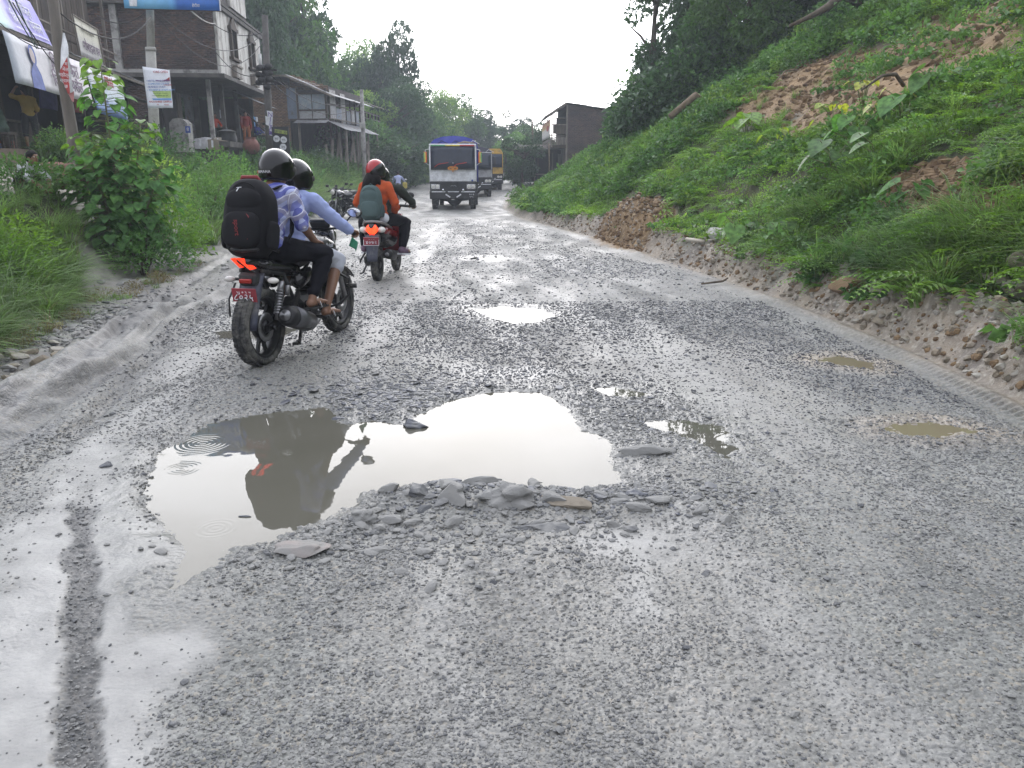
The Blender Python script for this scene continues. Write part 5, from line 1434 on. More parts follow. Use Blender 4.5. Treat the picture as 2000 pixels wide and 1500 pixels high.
for i in range(6):
 part_box('tin_panel', (.16 + .0 * i, -.02, 3.45), (.56, .02, 1.75), TIN_B, HC) if i == 0 else None
roof_sheets(HC, (-.1, -.02, 2.6), (1, 0, 0), (0, 0, 1), .62, 1.75, TIN_B, 'wall_sheet', seed=3)
part_bar('post', (.56, -.1, 0), (.56, -.1, 4.4), .12, WOOD_G, HC)
part_box('balcony_floor', (1.2, 3.6, 2.52), (2.3, 7.6, .12), WOOD_D, HC)
WIN = mat('grey_pane', (.25, .30, .34), .35, spec=.6, dirt=(.4, .4, .4), dirt_amt=.5)
xs_ = 2.36
# front seen obliquely: alternating panels, window panes, slats
part_box('window_band', (1.45, -.12, 3.55), (1.75, .04, .85), WIN, HC)
for (x, w) in ((.6, .09), (2.36, .1), (1.48, .04)): part_bar('frame_post', (x, -.16, 2.6), (x, -.16, 4.3), w, WOOD_D, HC)
part_bar('frame_rail', (.56, -.17, 3.06), (2.4, -.17, 3.06), .08, WOOD_D, HC); part_bar('frame_rail', (.56, -.17, 4.02), (2.4, -.17, 4.02), .1, WOOD_D, HC)
roof_sheets(HC, (.6, -.13, 2.56), (1, 0, 0), (0, 0, 1), 1.75, .45, mat('pale_tin', (.42, .43, .44), .6, scale=2, dirt=(.2, .16, .13)), 'wall_sheet', seed=5)
PALE = mat('pale_board', (.48, .47, .45), .8, dirt=(.25, .22, .2))
for k, (y, h, m, z) in enumerate(((.9, .8, PALE, 3.9), (.9, .85, TIN, 3.02), (2.0, .7, TIN_B, 2.95), (2.9, .9, PALE, 3.8), (2.9, .9, TIN, 2.9), (4.0, .8, TIN_B, 2.9), (5.0, .9, TIN, 3.0), (6.0, .9, TIN_B, 2.95))):
 part_box('panel', (2.42, y, z), (.03, .92, h), m, HC, rotm(0, 0, R(k * 1.3 - 4)))
for y in (.35, 1.5, 2.4, 3.4, 4.5, 5.6, 6.8): part_bar('post', (2.38, y, 0), (2.38, y, 4.3 - .05 * y), .09, WOOD_D, HC)
for k in range(6): part_bar('slat', (2.44, 1.5, 3.4 + .13 * k), (2.44, 2.4, 3.4 + .13 * k), .03, WOOD_D, HC, .05)
for z in (2.62, 3.42): part_bar('rail', (2.45, 0, z), (2.45, 7.3, z), .06, WOOD_G, HC)
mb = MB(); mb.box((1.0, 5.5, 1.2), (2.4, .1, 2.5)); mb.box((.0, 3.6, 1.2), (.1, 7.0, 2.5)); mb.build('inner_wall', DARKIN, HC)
for i in range(8): part_box('plank', (.1 + .3 * i, 5.42, 1.1), (.2, .03, 2.2), WOOD_G, HC)
roof_sheets(HC, (-3.4, -.5, 5.08), (1, 0, -.02), (0, 1, 0), 3.5, 8.8, TIN, seed=6)
roof_sheets(HC, (.05, -.5, 5.08), (1, 0, -.42), (0, 1, 0), 3.2, 8.8, TIN, seed=7)
part_bar('verge_board', (.05, -.52, 5.0), (3.0, -.52, 3.78), .06, WOOD_G, HC, .1); part_bar('verge_board', (-3.4, -.52, 5.05), (.05, -.52, 5.0), .06, WOOD_G, HC, .1)
roof_sheets(HC, (2.3, -.3, 2.5), (0, 1, 0), (1, 0, -.45), 7.6, 1.4, TIN, seed=9)
roof_sheets(HC, (.5, -.25, 2.5), (1, 0, 0), (0, -1, -.3), 2.0, .7, TIN, seed=10)
for y in (.2, 2.4, 5.0, 7.2): part_bar('awning_post', (3.4, y, -.5), (3.4, y, 2.0), .1, WOOD_G, HC)
# --- far shack --------------------------------------------------------------------
p1 = ATW(672, 300, 62)
SH = empty('timber_shack', (p1.x, 62, 1.6), R(-4), 'dark open timber shack with a drooping tin roof beyond the tin clad house', 'house')
mb = MB(); mb.box((-2.0, 2.5, 2.6), (3.6, 5, .12)); mb.box((-2.0, 4.4, 1.3), (3.6, .1, 2.6)); mb.box((-3.8, 2.5, 2.4), (.1, 5, 4.8)); mb.build('wall', DARKIN, SH)
for i in range(5):
 part_bar('post', (-.2 + .45 * i, .1, -.3), (-.2 + .45 * i, .1, 4.6 - .1 * i), .12, WOOD_D, SH)
 part_bar('post', (1.7, .3 + 1.1 * i, -.3), (1.7, .3 + 1.1 * i, 4.3), .12, WOOD_D, SH)
for z in (2.65, 3.0, 3.4, 3.8, 4.2): part_bar('rail', (-.3, .05, z), (1.75, .05, z), .05, WOOD_G, SH, .09); part_bar('rail', (1.75, .05, z), (1.75, 5, z), .05, WOOD_G, SH, .09)
for i in range(9): part_box('plank', (-.2 + .24 * i, .9, 1.2), (.18, .03, 2.4), WOOD_D, SH)
roof_sheets(SH, (-2.9, -.5, 5.9), (1, 0, -.06), (0, 1, 0), 2.4, 6, WOOD_D, seed=12); roof_sheets(SH, (-.5, -.5, 5.75), (1, 0, -.38), (0, 1, 0), 3.2, 6, WOOD_D, seed=13)
mb = MB(); mb.prism([(-2.9, 4.7), (1.6, 4.5), (-.5, 5.7), (-2.8, 5.85)], .06, Matrix.Translation((0, -.2, 0)) @ Matrix.Rotation(R(90), 4, 'X')); mb.build('gable_board', WOOD_G, SH)
for i in range(6):
 part_box('hanging_cloth', (.0 + .3 * i, -.1, 1.5 - .05 * i), (.2, .04, .5), (PALE, TIN_B, CARD)[i % 3], SH, rotm(0, .1 * i - .2, 0))
# planks leaning under the houses
for i in range(10):
 p = ATW(640 + 9 * i, 318 - (i % 3), 49 + .4 * i); tp = p + Vector((.15 * (i % 3 - 1), .5, 1.1 + .25 * (i % 4)))
 o = part_bar('plank', p, tp, .14, WOOD_G, None, .03); o.name = 'timber_board'; tag(o, ['leftmost', 'second', 'third', 'fourth', 'fifth', 'sixth', 'seventh', 'eighth', 'ninth', 'last'][i] + ' of the ten timber boards leaning before the tin clad house, counted from the left', 'board', 'boards leaning in front of the tin clad house')
# --- right hand house with balcony --------------------------------------------------
pe = ATW(1107, 326, 60)
zr = 1.3
HR = empty('balcony_house', (pe.x, 60, zr), R(1.5), 'brick house with a wooden balcony at the foot of the right slope', 'house')
top0, top1 = 4.95, 4.35
mb = MB(); mb.prism([(0, -.8), (4.3, -.8), (4.3, top1), (0, top0)], 9.0, Matrix.Translation((0, 4.65, 0)) @ Matrix.Rotation(R(90), 4, 'X')); mb.build('wall', MORTAR, HR)
bricks('brick_courses', 4.3, 5.8, BRICK_R, HR, Matrix.Translation((0, .14, -.8)), seed=15, clip=lambda x, z: z - .8 < top0 - (top0 - top1) * x / 4.3)
roof_sheets(HR, (-.15, -.15, top0 + .09), (1, 0, -.14), (0, 1, 0), 4.7, 9.6, TIN, seed=16)
roof_sheets(HR, (-.15, -.15, top0 + .1), (-1, 0, -.62), (0, 1, 0), 1.75, 10.4, TIN, seed=17)
part_bar('verge_board', (-.1, -.17, top0 + .02), (-1.5, -.17, top0 - .86), .06, WOOD_G, HR, .14)
part_bar('corner_post', (-.04, .05, -.8), (-.04, .05, top0), .12, WOOD_G, HR)
part_box('balcony_floor', (-.62, 4.9, 1.95), (1.2, 9.8, .2), WOOD_D, HR)
planks(HR, (-1.1, .0, 2.08), (1, 0, 0), (0, 0, 1), 9, .115, .5, WOOD_G, 'baluster', gap=.03)
for z in (2.75, 2.62, 3.5, 3.95): part_bar('rail', (-1.12, .0, z), (0, .0, z), .05, WOOD_G, HR)
part_box('panel', (-.58, .06, 3.2), (.98, .03, .7), WOOD_D, HR)
part_bar('post', (-1.15, .0, 1.9), (-1.15, .0, 4.3), .08, WOOD_G, HR); part_bar('post', (-1.15, 9.6, 1.9), (-1.15, 9.6, 4.2), .08, WOOD_G, HR); part_bar('post', (-1.15, 4.8, 1.9), (-1.15, 4.8, 4.2), .08, WOOD_G, HR)
for z in (1.95, 2.2, 2.45): part_bar('plank', (-1.2, 0, z), (-1.2, 9.8, z), .03, WOOD_G, HR, .2)
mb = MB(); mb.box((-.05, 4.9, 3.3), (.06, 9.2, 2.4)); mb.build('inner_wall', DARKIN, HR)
for i in range(6): part_bar('post', (-.1 - .0 * i, .4 + 1.5 * i, -.8), (-.1, .4 + 1.5 * i, 1.85), .11, WOOD_G, HR)
def inr(x, y, z):
 c, s = math.cos(R(1.5)), math.sin(R(1.5)); return Vector((pe.x + c * x - s * y, 60 + s * x + c * y, zr + z))
cr_ = [inr(-1.27, 9.4, 2.66), inr(-1.27, .25, 2.62), inr(-1.27, .25, 3.95), inr(-1.27, 9.4, 3.95)]
br, lr = banner('banner', 'banner', 'printed orange and white banner on the balcony of the right hand house', cr_, grad_mat('orange_print', [(0, (.62, .62, .62)), (.55, (.66, .62, .6)), (.62, (.62, .44, .18)), (1, (.6, .22, .12))], 'Y'), sag=.005)
fg = MB(); disc(fg, on_panel(lr, .75, .55, .02), 0, 0, 1.3, .22); fg.build('printed_spot', INK_R, br)
# open shed left of it
SD = empty('open_shed', (pe.x - 3.6, 63.5, .9), R(2), 'low open shed on thin posts in front of the balcony house', 'shed')
for x in (-.1, 1.3, 2.7, 3.6): part_bar('post', (x, 0, -.4), (x, 0, 2.0), .11, WOOD_G, SD)
for x in (0, 1.8, 3.6): part_bar('post', (x, 3.5, -.4), (x, 3.5, 2.2), .11, WOOD_D, SD)
part_bar('beam', (-.2, 0, 2.05), (3.8, 0, 2.05), .1, WOOD_D, SD, .3); mb = MB(); mb.box((1.8, 3.7, 1.0), (4.0, .1, 2.6)); mb.build('back_wall', DARKIN, SD)
roof_sheets(SD, (-.3, -.3, 2.28), (1, 0, 0), (0, 1, .1), 4.2, 4.2, WOOD_D, seed=20)
part_box('bench', (1.8, 1.0, .35), (2.2, .4, .08), WOOD_G, SD)
lp = MB(); lp.tube([on(2.55, 56, 0), on(2.6, 56, 1.2), on(2.55, 56, 2.7)], [.06, .05, .04], 7); o = lp.build('dead_tree_stem', DEADWOOD); tag(o, 'pale bare stem standing left of the open shed', 'stem')
pt = ATW(1039, 330, 72); lp = MB(); lp.tube([pt, pt + Vector((.05, 0, 2.6)), pt + Vector((-.05, 0, 5.2))], [.12, .10, .03], 6); o = lp.build('bare_pole', DEADWOOD); tag(o, 'thin bare pole rising above the hazy trees left of the balcony house', 'pole')
# --- poles, wires and boards ---------------------------------------------------------
PC = mat('pole_concrete', (.40, .39, .36), .85, col2=(.30, .29, .27), scale=4, dirt=(.18, .17, .15), dirt_amt=.35, bump=.2)
PW = mat('pole_wood', (.16, .14, .12), .9, col2=(.09, .08, .07), scale=7, stretch=(1, 1, .15), bump=.5)
a = ATW(304, 345, 22); b_ = ATW(294, 95, 22); c_ = ATW(291, -60, 22)
a.z = hz(a.x, a.y) - .2
UP = empty('utility_pole', a, 0, 'round grey concrete pole carrying the white admissions poster', 'pole')
mb = MB(); mb.tube([(0, 0, 0), b_ - a + Vector((0, 0, 0))], [.14, .125], 16); mb.build('lower_shaft', PC, UP); mb = MB(); mb.tube([b_ - a - Vector((0, 0, .1)), c_ - a], [.10, .095], 16); mb.build('upper_shaft', PC, UP)
mb = MB(); mb.tube([b_ - a - Vector((0, 0, .06)), b_ - a + Vector((0, 0, .03))], [.14, .13], 16); mb.build('collar', PC, UP)
def blue_board():
 cs = [ATW(243, 16, 21.7), ATW(431, 21, 21.7), ATW(431, 21, 21.7) + Vector((0, 0, 1.15)), ATW(243, 16, 21.7) + Vector((0, 0, 1.15))]
 e, l = banner('signboard', 'signboard', 'blue shop signboard fixed high on the concrete pole at the top of the picture', cs, grad_mat('sky_blue_board', [(0, (.16, .42, .70)), (.28, (.22, .52, .80)), (.50, (.16, .42, .76)), (.56, (.05, .16, .55)), (1, (.05, .18, .58))]), sag=.0)
 text_mesh('lettering', 'िकराना पसल', .42, on_panel(l, .76, .33, .02), INK_W, e, .004); text_mesh('lettering', 'िशवशिक्त', .42, on_panel(l, .76, .74, .02), INK_W, e, .004); text_mesh('lettering', 'हेटौंडा', .09, on_panel(l, .75, .09, .02), INK_W, e, .004)
 text_mesh('lettering', 'DDC', .42, on_panel(l, .42, .34, .02), INK_W, e, .004)
 g = MB(); g.prism([(-.09, -.02), (.09, -.02), (.13, .5), (-.13, .5)], .006, on_panel(l, .1, .06, .018)); g.build('printed_glass', INK_W, e)
 part_bar('frame_bar', on_panel(l, 0, 0, -.02).translation, on_panel(l, 1, 0, -.02).translation, .03, WOOD_D, e); part_bar('frame_bar', on_panel(l, 1, 0, .01).translation, on_panel(l, 1, 1, .01).translation, .025, INK_W, e)
blue_board()
# poster
P0 = ATW(284, 211, 21.5); cs = [ATW(289, 211, 21.45), ATW(338, 211, 21.3), ATW(331, 137, 21.45), ATW(278, 130, 21.5)]
PO, lp_ = banner('poster', 'poster', 'white admissions poster with curled lower corner on the concrete pole', cs, grad_mat('poster_paper', [(0, (.76, .77, .84)), (.235, (.76, .77, .84)), (.24, (.76, .77, .84)), (.241, (.78, .80, .85)), (1, (.78, .79, .85))], 'Y'), sag=0.0, thick=.003, nu=8, nv=10, bow=.0)
def pt_(s, u, v, size, m, **k): return text_mesh('lettering', s, size, on_panel(lp_, u, v, .008), m, PO, .0015, **k)
pt_('ADMISSIONS OPEN', .48, .905, .082, INK_R)
sw = MB(); n_ = 14; sw.prism([(-.37, -.085)] + [(.37, -.085)] + [(.37 - .74 * k / n_, -.075 + .20 * (max(0, (k / n_ - .38) / .62)) ** 1.6 + .09 * max(0, (.3 - k / n_) / .3) ** 1.5) for k in range(n_ + 1)], .002, on_panel(lp_, .5, .765, .006)); sw.build('printed_swoosh', mat('maroon_ink', (.36, .05, .04), .6), PO)
for k, (s, m) in enumerate((('• HOTEL MANAGEMENT', INK_B), ('• COMPUTER COURSE', INK_LB), ('• BUSINESS STUDY', INK_B), ('• TOURISM & HOSPITALITY', INK_LB))): pt_(s, .08, .66 - .075 * k, .066, m, align='LEFT')
gb = MB(); gb.prism([(-.34, -.085), (.34, -.085), (.34, .085), (-.34, .085)], .002, on_panel(lp_, .52, .345, .006)); gb.build('printed_band', mat('lime_ink', (.50, .66, .22), .6), PO)
pt_('Scholarships for 50% +2 students', .52, .37, .036, INK_G); pt_('Limited seats available, apply now', .52, .315, .036, INK_G)
gb = MB(); gb.prism([(-.32, -.022), (.32, -.022), (.32, .022), (-.32, .022)], .002, on_panel(lp_, .54, .222, .006)); gb.build('printed_band', INK_LB, PO)
pt_('MADUSHREE CAMPUS', .53, .158, .068, INK_R); pt_('TEL', .42, .085, .04, INK_R); pt_('Hetauda', .76, .085, .04, INK_R);
o = pt_('ADMISSION', .87, .6, .05, INK_R);
# leaning wooden pole
a = ATW(152, 365, 14.0); a.z = hz(a.x, a.y) - .3; b_ = ATW(104, -10, 14.0)
WP = empty('wooden_pole', a, 0, 'leaning weathered wooden pole left of the young tree', 'pole')
mb = MB(); d_ = b_ - a; mb.tube([(0, 0, 0), d_ * .35 + Vector((.02, 0, 0)), d_ * .7 - Vector((.03, 0, 0)), d_ * 1.15], [.105, .098, .09, .08], 10); mb.build('shaft', PW, WP)
# hanging pennant
def PV(px, py, Y=13.75): return ATW(px, py, Y)
fe = empty('pennant', PV(124, 63), 0, 'twisted white and red hanging banner on the leaning wooden pole', 'banner')
def poly(name, pts, m, par, org, lift=0.0):
 mb = MB(); mb.add([Vector(p) - org + Vector((0, -lift, 0)) for p in pts], [tuple(range(len(pts)))]); o = mb.build(name, m, par, thick=.004, fix=False); return o
og = PV(124, 63)
CW = mat('white_cloth', (.76, .77, .80), .8)
poly('white_cloth', [PV(123, 64), PV(126, 64), PV(133, 90, 13.65), PV(134, 108, 13.6), PV(118, 138, 13.75), PV(119, 98)], CW, fe, og)
poly('red_cloth', [PV(132, 112, 13.6), PV(138, 180, 13.7), PV(134, 184, 13.75), PV(118, 146), PV(118, 138)], mat('red_banner', (.42, .04, .035), .7), fe, og, .012)
poly('white_edge', [PV(133, 108, 13.58), PV(136, 112, 13.6), PV(144, 180, 13.7), PV(138, 182, 13.7)], CW, fe, og, .02)
poly('torn_tip', [PV(134, 183), PV(145, 178), PV(145, 200), PV(141, 197)], mat('pink_cloth', (.5, .22, .22), .8), fe, og, .01)
for k in range(5): text_mesh('lettering', ['म', 'मेला', 'महोत्सव', 'स्वागत', 'छ'][k], .075, frame(PV(129, 125 + 11 * k, 13.5) - og, (1, 0, -.1), (0, 0, 1)), INK_W, fe, .002)
# darker pole with fittings beside the tin house
a = ATW(524, 305, 34); a.z = hz(a.x, a.y) - .2; b_ = ATW(517, 30, 34)
DP = empty('utility_pole', a, 0, 'grey utility pole with a dark bundle of fittings behind the black helmets', 'pole')
mb = MB(); mb.tube([(0, 0, 0), b_ - a], [.17, .12], 10); mb.build('shaft', CONC_D, DP)
k_ = ATW(518, 150, 33.7) - a; mb = MB(); q = random.Random(3)
for i in range(12): mb.ell(k_ + Vector((q.uniform(-.3, .3), q.uniform(-.2, .1), q.uniform(-.45, .45))), (.16, .12, .12), 8, 6)
mb.bar(k_ + Vector((-.6, 0, .25)), k_ + Vector((.5, 0, .25)), .06); mb.bar(k_ + Vector((-.5, 0, -.3)), k_ + Vector((.45, 0, -.3)), .05); mb.build('cable_bundle', mat('black_cable', (.025, .022, .022), .7), DP)
mb = MB(); mb.tube([k_ + Vector((-.12, -.1, .3)), k_ + Vector((-.12, -.1, .85))], .07, 8); mb.build('insulator', mat('porcelain', (.6, .6, .58), .3), DP)
PS = empty('paper_strip', ATW(530, 262, 33.3), 0, 'narrow white strip banner with violet marks on the dark fitted pole', 'banner')
og = ATW(530, 262, 33.3)
poly('sheet', [ATW(526, 264, 33.3), ATW(536, 267, 33.3), ATW(532, 246, 33.25), ATW(533, 218, 33.3), ATW(521, 216, 33.35), ATW(525, 242, 33.3)], CW, PS, og)
poly('paper_scrap', [ATW(518, 226, 33.5), ATW(525, 229, 33.5), ATW(525, 246, 33.5), ATW(519, 243, 33.5)], CW, PS, og)
VI = mat('violet_ink', (.14, .08, .34), .6)
for k, ch_ in enumerate('NILAM'): text_mesh('lettering', ch_, .26 - .0 * k, frame(ATW(528 + .4 * k, 224 + 9 * k, 33.2) - og, (1, 0, -.1), (0, 0, 1)), VI, PS, .003)
poly('printed_block', [ATW(527, 262, 33.25), ATW(534, 264, 33.25), ATW(532, 257, 33.25), ATW(528, 256, 33.25)], VI, PS, og, .02)
# round sign board
BS = empty('round_sign_board', ATW(549, 300, 30), 0, 'dark board with a yellow green strip and three round white signs', 'signboard'); og = ATW(549, 300, 30)
mb = MB(); mb.box(ATW(549, 274, 30.08) - og, (.62, .04, .95)); mb.build('board', INK_K, BS)
mb = MB(); mb.tube([(0, .1, -1.2), (0, .1, .2)], .04, 6); mb.tube([(.25, .1, -1.2), (.25, .1, .2)], .04, 6); mb.build('leg', WOOD_G, BS)
cs = [ATW(536, 259, 30), ATW(561, 263, 30), ATW(561, 256, 30), ATW(536, 252, 30)]
gs = panel_uv('strip', [p - og for p in cs], mat('lime_board', (.42, .50, .10), .6), BS, sag=0)
text_mesh('lettering', 'खाजा घर', .15, on_panel([p - og for p in cs], .5, .5, .02), INK_K, BS, .003)
for (px, py) in ((540, 271), (554, 273), (553, 287)):
 mb = MB(); disc(mb, frame(ATW(px, py, 29.95) - og, (1, 0, 0), (0, 0, 1)), 0, 0, .118, .118, .03, 24); dd = mb.build('round_sign', INK_W, BS)
 text_mesh('lettering', 'वाइ', .1, frame(ATW(px, py, 29.9) - og, (1, 0, 0), (0, 0, 1)), INK_K, dd, .002)
# thin pole by the far shacks
a = ATW(711, 325, 45); a.z = hz(a.x, a.y) - .2; b_ = ATW(706, 175, 45)
TP = empty('utility_pole', a, 0, 'thin dark pole in front of the far timber shack', 'pole'); mb = MB(); mb.tube([(0, 0, 0), b_ - a], [.15, .1], 8); mb.build('shaft', CONC, TP)
mb = MB(); mb.box(ATW(708, 245, 44.8) - a, (.3, .1, .3)); mb.build('meter_box', PALE, TP)
def wire(p, q_, sag, r, label, m=None):
 p, q_ = Vector(p), Vector(q_); mb = MB(); mb.tube([p.lerp(q_, t / 12) - Vector((0, 0, 4 * sag * (t / 12) * (1 - t / 12))) for t in range(13)], r, 5)
 o = mb.build('wire', m or bpy.data.materials['black_cable']); tag(o, label, 'wire')
GW = mat('green_wire', (.02, .10, .07), .5)
wire(ATW(12, -10, 15), ATW(72, 95, 19), .05, .012, 'green wire crossing the mint banner, left one', GW)
wire(ATW(28, -5, 15), ATW(75, 95, 19), .05, .012, 'green wire crossing the mint banner, right one', GW)
wire(ATW(25, 5, 17), ATW(120, 140, 18.5), .1, .012, 'dark wire running from the top edge down to the leaning pole')
wire(ATW(0, 45, 17), ATW(110, 98, 18), .15, .01, 'dark wire sagging across both upper shop banners')
wire(ATW(372, 20, 21.8), ATW(420, 46, 34), .1, .02, 'pale stay wire from the blue signboard to the white house front', PC)
wire(ATW(418, 48, 35.5), ATW(520, 60, 34), .3, .015, 'wire from the brick building corner to the dark fitted pole')
wire(ATW(420, 100, 35.5), ATW(517, 140, 34), .5, .015, 'lower wire from the white front to the dark fitted pole')
wire(ATW(520, 140, 34), ATW(707, 190, 45), .8, .016, 'long wire between the dark fitted pole and the thin pole')
wire(ATW(520, 150, 34), ATW(707, 200, 45), 1.0, .016, 'lower long wire between the dark fitted pole and the thin pole')
for i, (p_, q_, sg) in enumerate((((190, 30, 24), (296, 12, 22), .3), ((296, 14, 22), (517, 60, 34), .9), ((296, 20, 22), (517, 75, 34), 1.2), ((110, 20, 14), (296, 30, 22), .5), ((517, 100, 34), (574, 172, 50), .4))):
 wire(ATW(*p_), ATW(*q_), sg, .013, ['thin wire from the far left shop to the poster pole', 'upper wire from the poster pole to the dark fitted pole', 'lower wire from the poster pole to the dark fitted pole', 'wire from the leaning wooden pole to the poster pole', 'wire from the dark fitted pole down to the tin clad house'][i])
# ---------------------------------------------------------------- stones, chippings, rubble
def rock_mesh(name, s, seed, m, sub=2, rough=.22, flat=1.0, facets=0):
 """irregular stone: dented and cut sphere"""
 import bmesh
 bm = bmesh.new(); bmesh.ops.create_icosphere(bm, subdivisions=sub, radius=1.0)
 q = random.Random(seed); off = Vector((q.uniform(0, 50), q.uniform(0, 50), q.uniform(0, 50)))
 from mathutils import noise
 cuts = [(Vector((q.gauss(0, 1), q.gauss(0, 1), q.gauss(0, 1))).normalized(), q.uniform(.5, .8)) for _ in range(facets)]
 for v in bm.verts:
  p = v.co.copy(); n = p.normalized()
  p = n * (1 + rough * noise.noise(n * 1.1 + off) * 1.6 + rough * .5 * noise.noise(n * 2.7 + off))
  for c, d in cuts:
   k = p.dot(c)
   if k > d: p -= c * (k - d) * .92
  v.co = Vector((p.x * s[0], p.y * s[1], p.z * s[2] * flat))
 me = bpy.data.meshes.new(name); bm.to_mesh(me); bm.free(); me.materials.append(m)
 me.polygons.foreach_set('use_smooth', [facets == 0] * len(me.polygons)); me.update()
 return me
def rock_mat(name, c1, c2, mud=(.26, .255, .245), amt=.5, rough=.55):
 m, nt, b = principled(name); L = nt.links.new
 tc = _n(nt, 'ShaderNodeTexCoord'); oi = _n(nt, 'ShaderNodeObjectInfo'); geo = _n(nt, 'ShaderNodeNewGeometry')
 mx = _n(nt, 'ShaderNodeMix', data_type='RGBA'); mx.inputs[6].default_value = rgba(c1); mx.inputs[7].default_value = rgba(c2); L(oi.outputs['Random'], mx.inputs[0])
 n1 = _n(nt, 'ShaderNodeTexNoise', Scale=9.0, Detail=6.0); L(geo.outputs['Position'], n1.inputs['Vector'])
 r = _n(nt, 'ShaderNodeMapRange'); r.inputs[1].default_value = .62 - amt * .4; r.inputs[2].default_value = .75 - amt * .35; L(n1.outputs[0], r.inputs[0])
 m2 = _n(nt, 'ShaderNodeMix', data_type='RGBA'); m2.inputs[7].default_value = rgba(mud); L(mx.outputs[2], m2.inputs[6]); L(r.outputs[0], m2.inputs[0])
 L(m2.outputs[2], b.inputs['Base Color']); b.inputs['Roughness'].default_value = rough + .12; b.inputs['Specular IOR Level'].default_value = .32
 nb = _n(nt, 'ShaderNodeTexNoise', Scale=60.0, Detail=4.0); L(geo.outputs['Position'], nb.inputs['Vector'])
 bp = _n(nt, 'ShaderNodeBump', Strength=.4, Distance=.006); L(nb.outputs[0], bp.inputs['Height']); L(bp.outputs[0], b.inputs['Normal'])
 return m
RK = rock_mat('road_stone', (.07, .073, .08), (.19, .19, .185), mud=(.22, .218, .21), amt=.4)
RKD = rock_mat('dark_slate', (.05, .055, .07), (.13, .135, .15), mud=(.17, .17, .17), amt=.35, rough=.35)
RKM = rock_mat('mud_coated_stone', (.14, .14, .135), (.22, .215, .20), mud=(.20, .198, .19), amt=.8)
RKT = rock_mat('tan_stone', (.28, .23, .17), (.2, .18, .15), mud=(.14, .12, .09), amt=.45, rough=.7)
RKW = rock_mat('pale_rubble', (.36, .34, .30), (.22, .2, .18), mud=(.19, .16, .12), amt=.5, rough=.75)
CLOD = rock_mat('earth_clod', (.16, .105, .06), (.09, .06, .04), mud=(.21, .145, .085), amt=.5, rough=.95)
ZR = {}
def zsurf():
 """the built ground itself, for resting stones on it"""
 from mathutils.bvhtree import BVHTree
 me = GROUND.data; n = len(me.vertices); co = np.empty(n * 3, np.float32); me.vertices.foreach_get('co', co); co = co.reshape(1120, 920, 3)
 return co
GC = zsurf()
GY = GC[:, 0, 1]
def zg(x, y):
 """height of the dense sheet under each point"""
 x = np.atleast_1d(np.asarray(x, float)); y = np.atleast_1d(np.asarray(y, float))
 j = np.clip(np.searchsorted(GY, y) - 1, 0, 1118); a = np.degrees(np.arctan2(x, y)); i = np.clip(((a + 49) / 98 * 919), 0, 918).astype(int)
 t = np.clip((y - GY[j]) / (GY[j + 1] - GY[j]), 0, 1)
 return GC[j, i, 2] * (1 - t) + GC[j + 1, i, 2] * t
def rock_proto(name, s, seed, m, **k):
 o = bpy.data.objects.new(name, rock_mesh(name, s, seed, m, **k)); return o
PB = [rock_proto('pebble_%s' % 'abcdef'[i], (1, .75 + .1 * (i % 3), .5 + .1 * (i % 2)), i + 40, RK if i % 3 else RKM, sub=1, facets=3) for i in range(6)]
PS_ = [rock_proto('slate_chip_%s' % 'abcd'[i], (1, .7, .24), i + 70, RKD, sub=1, facets=5) for i in range(4)]
RKB = rock_mat('bitumen_chip', (.045, .047, .055), (.11, .11, .115), mud=(.15, .145, .14), amt=.25)
PBD = [rock_proto('dark_pebble_%s' % 'abcd'[i], (1, .75, .5), i + 60, RKB, sub=1, facets=3) for i in range(4)]
PT = [rock_proto('rubble_%s' % 'abcd'[i], (1, .8, .7), i + 90, (RKW, RKT, CLOD, RKW)[i], sub=1, facets=4) for i in range(4)]
PC_ = [rock_proto('clod_%s' % 'abc'[i], (1, .9, .8), i + 120, CLOD, sub=1, facets=2, rough=.4) for i in range(3)]
def inpud(x, y, m=-.02):
 k = np.zeros(x.shape, bool)
 for key, (p, _) in PUDDLES.items(): k |= sdist(x, y, p) < m
 return k
r = np.random.RandomState(5)
n = 200000
y = 1.15 + 8.0 * r.rand(n) ** 1.7; x = (r.rand(n) - .5) * 2 * y * .80
k = (.3 + .7 * sstep(-.35, .2, fbm(x * 1.3, y * .8, 501, 4))) * (1 - .8 * lanes(x, y)) * (1 - .96 * film_zone(x, y) * (1 - strip_zone(x, y))) * ~inpud(x, y) * (x < redge(y) - .05) * (x > ledge(y) + .25)
m_ = r.rand(n) < k; x, y = x[m_], y[m_]
S = .0030 + .0055 * r.rand(len(x)) ** 3 + .0022 * np.clip(y - 2, 0, 6) * .5
S = np.where(r.rand(len(x)) < .02, S * 2.1, S)
dk = (.2 * fbm(x * 1.5, y * .7, 503, 3) + .55 * sstep(-1.0, .9, x + .1 * y) * sstep(4.0, 5.6, y) + .35 * sstep(5, 7, y) + .12 * r.rand(len(x))) > .36
P_ = np.stack([x, y, zg(x, y) + S * .18], 1)
scatter('dark_road_chippings', PBD + PS_, P_[dk], S[dk], 'dark bitumen coated chippings on the farther road surface')
scatter('road_chippings', PB, P_[~dk], S[~dk], 'small grey stone chippings covering the wet road surface')
